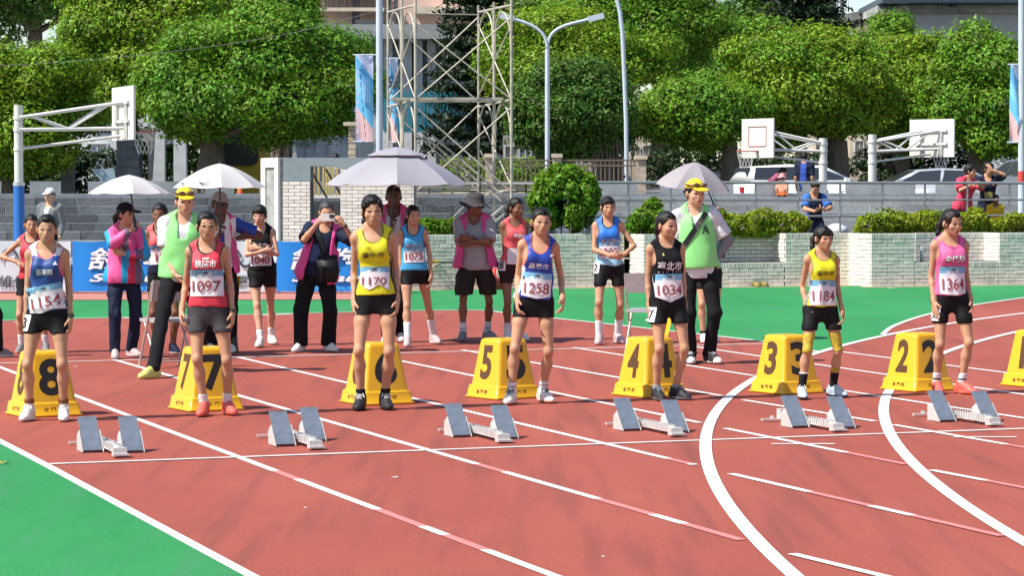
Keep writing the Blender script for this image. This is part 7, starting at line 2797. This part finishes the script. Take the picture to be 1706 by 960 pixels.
cast('runner in a pink vest looking right with bib 1364, at lane box 2', ((1561, 656, -6), (1602, 657, 30)), 343, 1584, 1583, **girl, yaw=8,
     head=(30, 8, 0), hand={-1: dict(px=(1556, 503, -.06), curl=8, spread=2.2, palm=(.9, .5, 0)), 1: dict(px=(1617, 500, 0))},
     hair=dict(pony=[[(0, .10, .12, .032), (-.03, .125, .07, .03), (-.045, .11, 0, .022), (-.05, .09, -.07, .012)]], line=(-.078, .18), locks=(-1,)),
     wear=[tank(c_pink, trim=cloth('rose_trim', (.45, .07, .2)), neck=(.10, .076)), shorts(.608)], socks=(w_sock, .175, b_sock, (.115, .13)), shoes=dict(mat=s_red, sole=s_red),
     bib=dict(num='1364', z=.15, w=.23, h=.24, nh=.10, point=.015), text=[('金門縣', cloth('maroon_print', (.22, .03, .07)), .328, .07, dict(width=.20, bold=.018, x=.012)), ('金門縣', c_inkw, .336, .062, dict(width=.185, bold=.012, lift=.011, x=.01))], hip_tag=(-1, '2'), tag_z=-.13)

# ------------------------------------------------ the second row
mid = dict(res='mid', limb=.84, wide=.90)
cast('athlete in a red vest with hands on hips, half hidden behind the leftmost runner', ((36, 588, -5), (76, 588, 10)), 353, 52, 52, **mid, skin='tan', group=GB, head=(15, 4, 0),
     hand={-1: dict(px=(30, 437, -.10), hint=(-1, .3, 0), dir=(.8, -.2, -.3), palm=(0, .3, -1)), 1: dict(px=(78, 445, -.05), hint=(1, .4, 0), dir=(-.7, -.2, -.3), palm=(0, .3, -1))},
     hair=dict(pony=[PONY_LOW]), wear=[tank(c_red), shorts(.66)], socks=(w_sock, .2), shoes=dict(mat=s_grey))
cast('person in dark clothes cut off by the left edge of the photo', ((-52, 596, 60), (-4, 596, 75)), 340, -44, -46, **mid, male=True, skin='tan', group=GB, yaw=40, head=(50, 0, 0), hair=dict(),
     wear=[dict(kind='trousers', mat=c_black2), dict(kind='shirt', mat=c_navy, sleeve=1.9, sinf=.016)], shoes=dict(mat=s_grey))
c_jsel = lambda x, y, z, c: np.where(np.abs(x) > .175, 1, np.where((y < .02) & (np.abs(x + .005) < .035), np.where(z < .28, 1, 3), np.where((x > .03) & (x < .10) & (z < .22) & (y < 0), 2, np.where((x > .095) & (z < .3), 3, 0))))
J = cast('official in a pink and cyan windbreaker and black cap holding a white umbrella', ((192, 598, -4), (219, 595, 28)), 334, 206, 208, **mid, skin='tan', group=GO, yaw=14, head=(58, 2, 0),
     hand={-1: dict(px=(219, 384, -.24), hint=(-1, .1, -.6), dir=(.4, -.2, .8), palm=(.7, .5, 0), thumb=(0, -.3, 1), curl=60), 1: dict(px=(206, 422, -.20), hint=(1, .2, -.4), dir=(-.9, -.1, .2), palm=(0, 1, 0), thumb=(0, 0, 1))},
     hair=dict(pony=[[(0, .10, .12, .03), (-.01, .135, .07, .03), (-.015, .13, -.02, .018)]]), hat=dict(kind='cap', mat=c_black2, z=.148),
     wear=[dict(kind='trousers', mat=c_navy, loose=.012), dict(kind='jacket', mat=c_hotpink, mats=[c_cyan, c_crimson, c_purple], sel=c_jsel, sleeve=1.92, hem=-.06, flare=.05, inf=.028, sinf=.017, neck=(.09, .072), ripple=(.006, 16))], shoes=dict(mat=s_pink))
umbrella((215, 291), 322, 68, J.loc.y - .05, tuple(J.toworld(J.wrist[-1] + J.hand[-1][0] * .08)), 'white umbrella with a dark navy edge panel held by the official in the black cap', [um_white], rot0=.25)
cast('athlete in a red and purple vest in the shade of the umbrella, bib 12', ((262, 590, -10), (288, 590, 25)), 334, 272, 268, res='mid', limb=.88, wide=.95, skin='brown', group=GB, head=(-6, 4, 0),
     hand={-1: dict(px=(257, 470, -.05))}, hair=dict(), wear=[tank(c_coral, mats=[c_navy, cloth('greyrose', (.25, .13, .15))], sel=lambda x, y, z, c: np.where(z < .12, 1, np.where(z < .30, 2, 0))), shorts(.66)], shoes=dict(mat=c_navy),
     bib=dict(num='12', z=.22, w=.27, h=.20, nh=.09))
m_badge = mat('dark_badge', (.02, .07, .03), .6)
cast('official in a green vest and yellow cap beside the runner in red', ((256, 631, -35), (338, 612, 18)), 308, 300, 306, **mid, male=True, skin='fair', group=GO, lean=(0, 0, 5), head=(14, 3, 0),
     hand={-1: dict(px=(292, 458, -.16), hint=(-.6, .6, -.2), dir=(.6, -.1, -.7)), 1: dict(px=(322, 470, -.1))}, hair=dict(thick=.006), hat=dict(kind='cap', mat=c_capy, goggles=True, z=.152),
     wear=[dict(kind='trousers', mat=c_black2, loose=.010), dict(kind='shirt', mat=c_white2, sleeve=.75, sinf=.022, hem=-.05, inf=.014, flare=.02, neck=(.085, .062)), dict(kind='vest', mat=c_green, inf=.026, hem=-.02, flare=.03, open=(.0, .045, .33), neck=(.09, .075), armhole=(.046, .046), ripple=(.006, 16))],
     shoes=dict(mat=s_lime, sole=s_lime))
U2 = cast('man in a dark cap and star printed shirt holding the second umbrella', ((352, 588, -5), (384, 588, 12)), 316, 366, 366, **mid, male=True, skin='dark', group=GO, head=(20, 2, 0),
     hand={-1: dict(px=(366, 392, -.30), hint=(-1, .2, -.6), dir=(.1, -.3, .9), palm=(.8, .3, 0), curl=60), 1: dict(px=(398, 396, -.05), hint=(1, .3, -.3), dir=(.5, -.3, .2))},
     hair=dict(thick=.006), hat=dict(kind='cap', mat=c_grey), glasses=(black_plastic, m_lensd), wear=[dict(kind='trousers', mat=c_black2), dict(kind='shirt', mat=c_white, mats=[c_royal], sel=lambda x, y, z, c: np.where((np.abs(x) > .17) | ((np.abs(x - .03) < .03) & (z > .22) & (z < .36) & (y < 0)), 1, 0), sleeve=.8, sinf=.02, hem=-.04),
      dict(kind='vest', mat=c_pinkvest, inf=.026, open=(.16, .10, -1), hem=-.04, flare=.04)], shoes=dict(mat=s_white))
umbrella((366, 272), 312, 77, U2.loc.y - .25, tuple(U2.toworld(U2.wrist[-1] + U2.hand[-1][0] * .08)), 'white umbrella with two black tick marks above the man in the dark cap', [um_white], rot0=.15, marks=(4, 5), n=8)
cast('athlete in a black vest with folded arms and bib 1040 near the white banner', ((434, 579, -6), (452, 574, 20)), 337, 436, 434, **mid, skin='fair', group=GB, head=(-6, 6, 0),
     hand={-1: dict(px=(440, 418, -.19), hint=(-1, .4, -.4), dir=(1, .1, .05), palm=(0, 1, 0), thumb=(0, 0, 1)), 1: dict(px=(430, 414, -.16), hint=(1, .4, -.4), dir=(-1, .1, .1), palm=(0, 1, 0), thumb=(0, 0, 1))},
     hair=dict(bangs=[(-.035, .155, .03, .034), (0, .152, .03, .036), (.035, .155, .03, .034)], locks=(-1, 1), pony=[PONY_LOW]), wear=[tank(c_black2, trim=c_black), shorts(.66)], socks=(w_sock, .19), shoes=dict(mat=s_white),
     bib=dict(num='1040', z=.16, w=.24, h=.17, nh=.08), text=[('臺北市', c_inkw, .305, .06, dict(width=.18, bold=.012))])
PH = cast('man in a pink vest photographing with a white phone held to his face', ((501, 587, -22), (546, 586, 35)), 329, 528, 541, **mid, male=True, skin='tan', group=GO, head=(8, 6, 0), lean=(2, 0, 0),
     hand={-1: dict(px=(529, 372, -.30), hint=(-.8, .2, -1), dir=(.55, -.1, .8), palm=(.6, .7, 0), thumb=(.5, 0, -.5), curl=35), 1: dict(px=(572, 374, -.30), hint=(.8, .2, -1), dir=(-.55, -.1, .8), palm=(-.6, .7, 0), thumb=(-.5, 0, -.5), curl=35)},
     hair=dict(thick=.007, mat=GREYHAIR, line=(-.082, .172)), watch=[1], wear=[dict(kind='trousers', mat=c_black2, loose=.03, ripple=(.008, 14)), dict(kind='shirt', mat=c_navy, mats=[cloth('slate', (.05, .09, .2))], sel=lambda x, y, z, c: np.where((z > .12) & (z < .30) & (x < .02), 1, 0), sleeve=.85, sinf=.022, hem=-.03, flare=.03, inf=.016),
      dict(kind='vest', mat=c_pinkvest, inf=.032, open=(.125, .085, -1), hem=-.10, flare=.07)], shoes=dict(mat=s_white, lace=s_white), noface=True)
pc = P(546, 362, PH.loc.y - .36)
ph = empty('phone', pc, 0, 'white phone held sideways by the man taking a photo', 'phone')
mb = MB(); mb.box((0, 0, 0), (.145, .010, .075)); mb.build('phone_case', mat('white_phone', (.70, .68, .66), .3), ph)
mb = MB(); mb.box((.042, -.008, .012), (.05, .008, .034)); mb.build('camera_island', black_plastic, ph)
bgm = cloth('black_nylon', (.014, .014, .016), rough=.5)
sb_ = empty('sling_bag', PH.toworld(PH.T(.10, -.16, .06)), 0, 'black sling bag hanging across the chest of the man with the phone', 'bag')
mb = MB()
tree_ = bvh([PH.made['shirt'], PH.made['vest']])
def strap(Bp, tree, pts, w, m, name, parent, lift=.012):
    """a band laid over the clothes through chest points (x, z)"""
    k = Bp.k
    Rt = Matrix(Bp.R.tolist())
    c = Vector(Bp.T(0, 0, 0))
    line = catmull([Vector((x, z, 0)) for x, z in pts], 6)
    q = []
    for i, p in enumerate(line):
        d = (line[min(i + 1, len(line) - 1)] - line[max(i - 1, 0)]).normalized()
        n = Vector((-d.y, d.x, 0))
        q += [((p.x + n.x * w / 2) * k, (p.y + n.y * w / 2) * k), ((p.x - n.x * w / 2) * k, (p.y - n.y * w / 2) * k)]
    V = wrap(tree, c, Rt @ Vector((1, 0, 0)), Rt @ Vector((0, 0, 1)), q, lift)
    V = [Bp.toworld(v) - parent.location for v in V]
    inn = Matrix.Rotation(radians(Bp.yaw), 3, 'Z') @ (Rt @ Vector((0, 1, 0)))
    mb = MB()
    n = len(V) // 2
    V2 = [v + inn * .012 for v in V]
    mb.add(V + V2, [(2 * i + 1, 2 * i, 2 * i + 2, 2 * i + 3) for i in range(n - 1)] + [(2 * i, 2 * n + 2 * i, 2 * n + 2 * i + 2, 2 * i + 2) for i in range(n - 1)] + [(2 * n + 2 * i + 1, 2 * i + 1, 2 * i + 3, 2 * n + 2 * i + 3) for i in range(n - 1)])
    return mb.build(name, m, parent)
strap(PH, tree_, [(-.07, .44), (.0, .30), (.07, .18), (.12, .08)], .055, bgm, 'strap', sb_)
mb = MB(); mb.loft([[Vector((x * 1.0, y, z)) for x, y, z in ((-.09, -.04, -.13), (.10, -.04, -.13), (.10, .07, -.13), (-.09, .07, -.13))], [Vector((x, y, z)) for x, y, z in ((-.11, -.055, -.02), (.13, -.055, -.02), (.13, .08, -.02), (-.11, .08, -.02))],
                   [Vector((x, y, z)) for x, y, z in ((-.08, -.045, .15), (.11, -.045, .15), (.11, .07, .15), (-.08, .07, .15))]], 0, True); mb.build('pouch', bgm, sb_)
mb = MB(); mb.box((-.05, -.06, -.04), (.035, .03, .16)); mb.box((.02, -.065, .03), (.10, .02, .012)); mb.build('buckle_strap', bgm, sb_)

UM = cast('tall dark faced man with a pink vest standing under the big silver umbrella', ((645, 571, -5), (668, 570, 5)), 304, 657, 656, **mid, male=True, skin='dark', group=GO, head=(6, 2, 0),
     hand={-1: dict(px=(652, 380, -.28), hint=(-1, .2, -.6), dir=(0, -.2, 1), palm=(.8, .3, 0), curl=60)}, hair=dict(thick=.006),
     wear=[dict(kind='trousers', mat=c_black2), dict(kind='shirt', mat=c_white2, sleeve=.8, hem=-.03), dict(kind='vest', mat=c_pinkvest, inf=.03, open=(.12, .07, -1), hem=-.06, flare=.04)], socks=(w_sock, .2), shoes=dict(mat=s_white))
umbrella((661, 250), 307, 118, UM.loc.y - .2, tuple(UM.toworld(UM.wrist[-1] + UM.hand[-1][0] * .08)), 'big silver grey golf umbrella with a vented top', [um_silver], vent=True, n=8, rot0=.05, sag=.25)
cast('athlete in a sky blue vest with bib 1075 and long white socks', ((679, 578, -6), (722, 573, 24)), 338, 690, 688, **mid, skin='tan', group=GB, head=(22, 3, 0), yaw=6,
     hand={-1: dict(px=(668, 470, -.03)), 1: dict(px=(718, 460, -.02), hint=(.8, .6, 0))}, hair=dict(pony=[PONY_L], locks=(-1,)), wear=[tank(c_sky, trim=c_navy), shorts(.69)], socks=(w_sock, .27), shoes=dict(mat=s_pink, sole=s_white),
     bib=dict(num='1075', z=.195, w=.235, h=.16, nh=.09, nd=.06), text=[('新北市', c_inkg, .305, .05, dict(width=.19, bold=.008))])
cast('man in a wide brimmed black hat, grey shirt and open pink vest with folded arms', ((771, 569, -10), (812, 567, 38)), 320, 792, 790, **mid, male=True, skin='brown', group=GO, head=(42, 2, 0),
     hand={-1: dict(px=(800, 402, -.26), hint=(-1, .3, -.5), dir=(1, .15, .0), palm=(0, 1, 0), thumb=(0, 0, 1)), 1: dict(px=(784, 397, -.22), hint=(1, .3, -.5), dir=(-1, .1, .05), palm=(0, 1, 0), thumb=(0, 0, 1))}, watch=[1],
     hair=dict(thick=.006), hat=dict(kind='bucket', mat=c_greyd, tilt=6), glasses=(black_plastic, m_lensd), wear=[shorts(.50, mat=c_brownd, loose=.035, ripple=(.006, 14), top=.12), dict(kind='shirt', mat=c_grey, sleeve=.85, sinf=.026, hem=-.06, flare=.04, inf=.018),
      dict(kind='vest', mat=c_pinkvest, inf=.036, open=(.15, .075, -1), hem=-.03, flare=.08)], socks=(w_sock, .2, cloth('dotted', (.3, .35, .5)), (.12, .14)), shoes=dict(mat=s_grey, sole=s_grey))
cast('athlete in a coral red vest, half hidden behind the royal blue runner', ((846, 569, -4), (868, 568, 10)), 325, 855, 858, **mid, skin='brown', group=GB, head=(40, 3, 0), yaw=15,
     hand={-1: dict(px=(846, 462, -.03))}, hair=dict(pony=[PONY_L]), wear=[tank(c_coral, trim=c_red, mats=[c_white], sel=lambda x, y, z, c: np.where((z < .20) & (np.abs(x) < .09) & (y < 0), 1, 0)), shorts(.64, mat=cloth('maroon_black', (.03, .012, .012)))], socks=(w_sock, .2), shoes=dict(mat=s_white),
     text=[('臺東縣', c_inkw, .335, .05, dict(width=.14, bold=.02, x=.03))], hip_tag=(-1, '8'), tag_z=.02)
cast('athlete in a bright blue vest fiddling with her fingers, bib 1200', ((998, 574, -6), (1029, 572, 18)), 323, 1015, 1013, **mid, skin='tan', group=GB, head=(10, 2, 0),
     hand={-1: dict(px=(1017, 426, -.22), hint=(-1, .5, -.6), dir=(.9, -.2, -.15), palm=(.1, .9, .3), thumb=(0, 0, 1), curl=45), 1: dict(px=(1040, 424, -.20), hint=(1, .5, -.6), dir=(-.8, -.2, -.3), palm=(-.1, .9, .3), thumb=(0, 0, 1), curl=45)},
     hair=dict(bangs=[(-.03, .162, .03, .028), (.02, .164, .03, .026)], pony=[PONY_LOW], locks=(-1,)), wear=[tank(c_blue, trim=c_navy, neck=(.10, .066), mats=[c_lblue], sel=lambda x, y, z, c: np.where((z < .24 + x * .5), 1, 0)), shorts(.62)], socks=(w_sock, .25), shoes=dict(mat=s_pink, sole=s_white),
     bib=dict(num='1200', z=.185, w=.22, h=.17, nh=.085), text=[('彰化縣', cloth('pale_gold', (.5, .5, .38)), .285, .05, dict(width=.17, bold=.008))], hip_tag=(-1, '2'), tag_z=.0)
GV = cast('tall official in a bright green vest and yellow cap with a black shoulder strap', ((1150, 606, 0), (1182, 606, 28)), 294, 1163, 1158, **{**mid, 'wide': .83}, male=True, skin='fair', group=GO, head=(22, 4, 0),
     hand={-1: dict(px=(1130, 470, -.03)), 1: dict(px=(1186, 437, -.02), hint=(1, .3, .1), dir=(-.8, -.2, -.4), palm=(-.3, .4, -.8))}, hair=dict(thick=.006), hat=dict(kind='cap', mat=c_capy, goggles=True, z=.152),
     wear=[dict(kind='trousers', mat=c_black2, loose=.010), dict(kind='jacket', name='arm_sleeves', mat=cloth('sleeve_grey', (.19, .2, .22)), sleeve=1.9, hem=.1, inf=-.01, flare=0, sinf=.006, neck=(.12, .09)), dict(kind='shirt', mat=c_white2, sleeve=.78, sinf=.026, hem=-.09, inf=.014, flare=.02, neck=(.085, .062)),
      dict(kind='vest', mat=c_green, inf=.028, hem=.0, flare=.03, open=(.0, .05, .34), neck=(.09, .08), armhole=(.046, .046), ripple=(.007, 15))], shoes=dict(mat=s_black, lace=w_sock, toe=s_white))
tree_ = bvh([GV.made['vest'], GV.made['shirt']])
ss = empty('shoulder_strap', GV.toworld(GV.T(0, -.15, .3)), 0, 'black diagonal shoulder strap over the green vest of the tall official', 'strap')
strap(GV, tree_, [(.09, .475), (.0, .36), (-.09, .24), (-.16, .15)], .045, bgm, 'webbing', ss)
bd = MB(); lettering(bd, 'A', GV.toworld(GV.T(.07, 0, .33)) + Vector((0, -.178, 0)), (1, .1, 0), (0, .1, 1), .085, .075, bold=.012)
o_ = decal_text(GV, GV.made['vest'], tree_, 'A', m_badge, .33, .075, .07, .075, bold=.04)
HB = cast('athlete in a blue top mostly hidden behind the tall green vested official', ((1172, 572, 0), (1186, 570, 20)), 338, 1180, 1180, **mid, skin='tan', group=GB, head=(10, 3, 0), hand={1: dict(px=(1189, 455, -.02)), -1: dict(px=(1192, 360, -.05), hint=(-1, .2, -.5), dir=(0, 0, 1), palm=(1, 0, 0), curl=60)},
     hair=dict(pony=[PONY_LOW]), wear=[tank(c_sky, mats=[c_white], sel=lambda x, y, z, c: np.where(z < .2, 1, 0)), shorts(.62)], shoes=dict(mat=s_white), socks=(b_sock, .14))
umbrella((1160, 270), 312, 66, HB.loc.y + .3, tuple(HB.toworld(HB.wrist[-1] + np.array([0, 0, .08]))), 'dull grey umbrella open behind the tall official in green', [um_grey], n=8, rot0=.3, tilt=(.1, .12))

# ------------------------------------------------ spectators on the terrace and steps
far = dict(res='far')
cast('man in a white cap and grey jacket walking on the promenade at the left', ((76, 0, -20), (90, 0, 20)), 311, 83, 84, Y=44.6, z=.05, **far, male=True, skin='fair', group=GS, yaw=-25, head=(-20, 3, 0), hair=dict(thick=.006), hat=dict(kind='cap', mat=c_white),
     wear=[dict(kind='trousers', mat=c_black2), dict(kind='jacket', mat=cloth('jacket_grey', (.16, .17, .18)), mats=[c_white], sel=lambda x, y, z, c: np.where((np.abs(x) < .045) & (y < 0), 1, 0), sleeve=1.9)], shoes=dict(mat=s_grey))
cast('seated man in a blue shirt looking down at his phone above the hedge', ((1349, 0, -5), (1366, 0, 5)), 307, 1358, 1357, Y=47.6, z=.28, **far, wide=.84, male=True, skin='tan', group=GS, head=(14, 32, 0), lean=(8, 0, 0), H=1.66, pelvis=(0, .12, -.06),
     hand={-1: dict(px=(1358, 352, -.28), hint=(-1, .3, -.5), dir=(.8, -.2, .4), palm=(0, .4, 1)), 1: dict(px=(1374, 350, -.28), hint=(1, .3, -.5), dir=(-.8, -.2, .4), palm=(0, .4, 1))}, hair=dict(thick=.01), noface=False,
     wear=[dict(kind='trousers', mat=c_navy), dict(kind='shirt', mat=cloth('denim_blue', (.04, .14, .48)), mats=[c_navy], sel=lambda x, y, z, c: np.where((x > -.09) & (x < .13), 1, 0), sleeve=.8, sinf=.022)], shoes=dict(mat=s_grey))
cast('person in a red shirt leaning over the railing at the right', ((1598, 0, 10), (1612, 0, 25)), 267, 1603, 1608, Y=49.0, z=.46, **far, skin='tan', group=GS, head=(62, 8, 0), yaw=25, lean=(10, 0, 0), H=1.72,
     hand={-1: dict(px=(1620, 307, -.42), hint=(-1, .2, -.6), dir=(.8, -.5, 0), palm=(0, .3, -1)), 1: dict(px=(1626, 304, -.40), hint=(1, .2, -.6), dir=(.6, -.6, .1), palm=(0, .3, -1))}, hair=dict(thick=.014, nape=.01),
     wear=[shorts(.50, loose=.02), dict(kind='shirt', mat=cloth('rose_red', (.62, .05, .10)), sleeve=.9, sinf=.026, hem=-.06, flare=.03)], shoes=dict(mat=s_grey))
cast('person in a navy print shirt covering the face with one hand by the railing', ((1637, 0, -5), (1652, 0, 5)), 263, 1645, 1645, Y=49.4, z=.46, **far, skin='tan', group=GS, head=(35, 12, 0), H=1.75,
     hand={1: dict(px=(1652, 283, -.22), hint=(1, .1, -.5), dir=(-.5, .1, .8), palm=(-.3, 1, 0), curl=20), -1: dict(px=(1650, 305, -.35), hint=(-1, .2, -.4), dir=(.9, -.2, 0), palm=(0, .3, -1))}, hair=dict(thick=.014, pony=[PONY_LOW]),
     wear=[shorts(.42, mat=c_navy, loose=.03), dict(kind='shirt', mat=c_navy, mats=[cloth('print_yellow', (.4, .36, .12), var=.5)], sel=lambda x, y, z, c: np.where((np.abs(x) < .07) & (z > .14) & (z < .26) & (y < 0), 1, 0), sleeve=.85)], shoes=dict(mat=s_grey))
cast('child in a yellow shirt sitting behind the railing beside the leaning pair', ((1654, 0, 0), (1662, 0, 10)), 318, 1658, 1658, Y=49.2, z=.42, **far, skin='brown', group=GS, head=(20, 10, 0), hair=dict(thick=.008), H=1.18,
     wear=[shorts(.45), dict(kind='shirt', mat=cloth('warm_yellow', (.66, .42, .02)), sleeve=.8)], shoes=dict(mat=s_grey))
cast('person in dark blue crouching at the right edge behind the hedge', ((1696, 0, 0), (1712, 0, 10)), 352, 1702, 1700, Y=47.7, z=-.35, **far, skin='brown', group=GS, head=(-40, 10, 0), lean=(12, 0, 0), hair=dict(), H=1.62, noface=True,
     wear=[dict(kind='trousers', mat=c_navy), dict(kind='shirt', mat=c_navy, sleeve=.7)], shoes=dict(mat=s_grey))
cast('man in blue with a backpack standing by the white hatchback', ((1334, 0, 0), (1346, 0, 0)), 255, 1340, 1340, Y=63.5, z=.95, **far, male=True, skin='tan', group=GS, yaw=160, head=(160, 5, 0), hair=dict(), noface=True, H=1.66,
     wear=[dict(kind='trousers', mat=c_grey), dict(kind='shirt', mat=c_navy, mats=[cloth('pack_blue', (.03, .08, .4))], sel=lambda x, y, z, c: np.where((np.abs(x) < .07) & (y > 0), 1, 0), sleeve=.85, hem=-.1, inf=.03)], shoes=dict(mat=s_grey))
cast('child in a pink hat and orange vest standing on the steps', ((1299, 0, 0), (1307, 0, 0)), 291, 1303, 1303, Y=55.0, z=.98, **far, skin='tan', group=GS, yaw=150, head=(150, 0, 0), hair=dict(), noface=True, H=1.05, hat=dict(kind='bucket', mat=cloth('pale_pink', (.6, .28, .3))),
     wear=[dict(kind='trousers', mat=c_black2), dict(kind='shirt', mat=cloth('cream_orange', (.6, .3, .2)), mats=[cloth('orange', (.7, .12, .03))], sel=lambda x, y, z, c: np.where(z < .2, 1, 0), sleeve=.8)], shoes=dict(mat=s_grey))
cast('person in a dusky pink shirt bending over beside the white hatchback', ((1266, 0, 60), (1276, 0, 60)), 282, 1268, 1280, Y=61.0, z=.85, **far, skin='tan', group=GS, yaw=70, head=(70, 30, 0), lean=(48, 0, 0), hair=dict(), noface=True, H=1.6,
     wear=[dict(kind='trousers', mat=c_white2), dict(kind='shirt', mat=cloth('dusky_pink', (.36, .08, .14)), sleeve=.8)], shoes=dict(mat=s_grey))
cast('dark haired person whose head shows above the brick gateway', ((555, 0, 0), (565, 0, 0)), 253, 560, 560, Y=58, z=.85, **far, skin='tan', group=GS, yaw=180, head=(180, 0, 0), hair=dict(), noface=True,
     wear=[dict(kind='trousers', mat=c_black2), dict(kind='shirt', mat=c_grey, sleeve=.8)], shoes=dict(mat=s_grey))
print('SCRIPT', round(time.time() - T0, 1), 's')
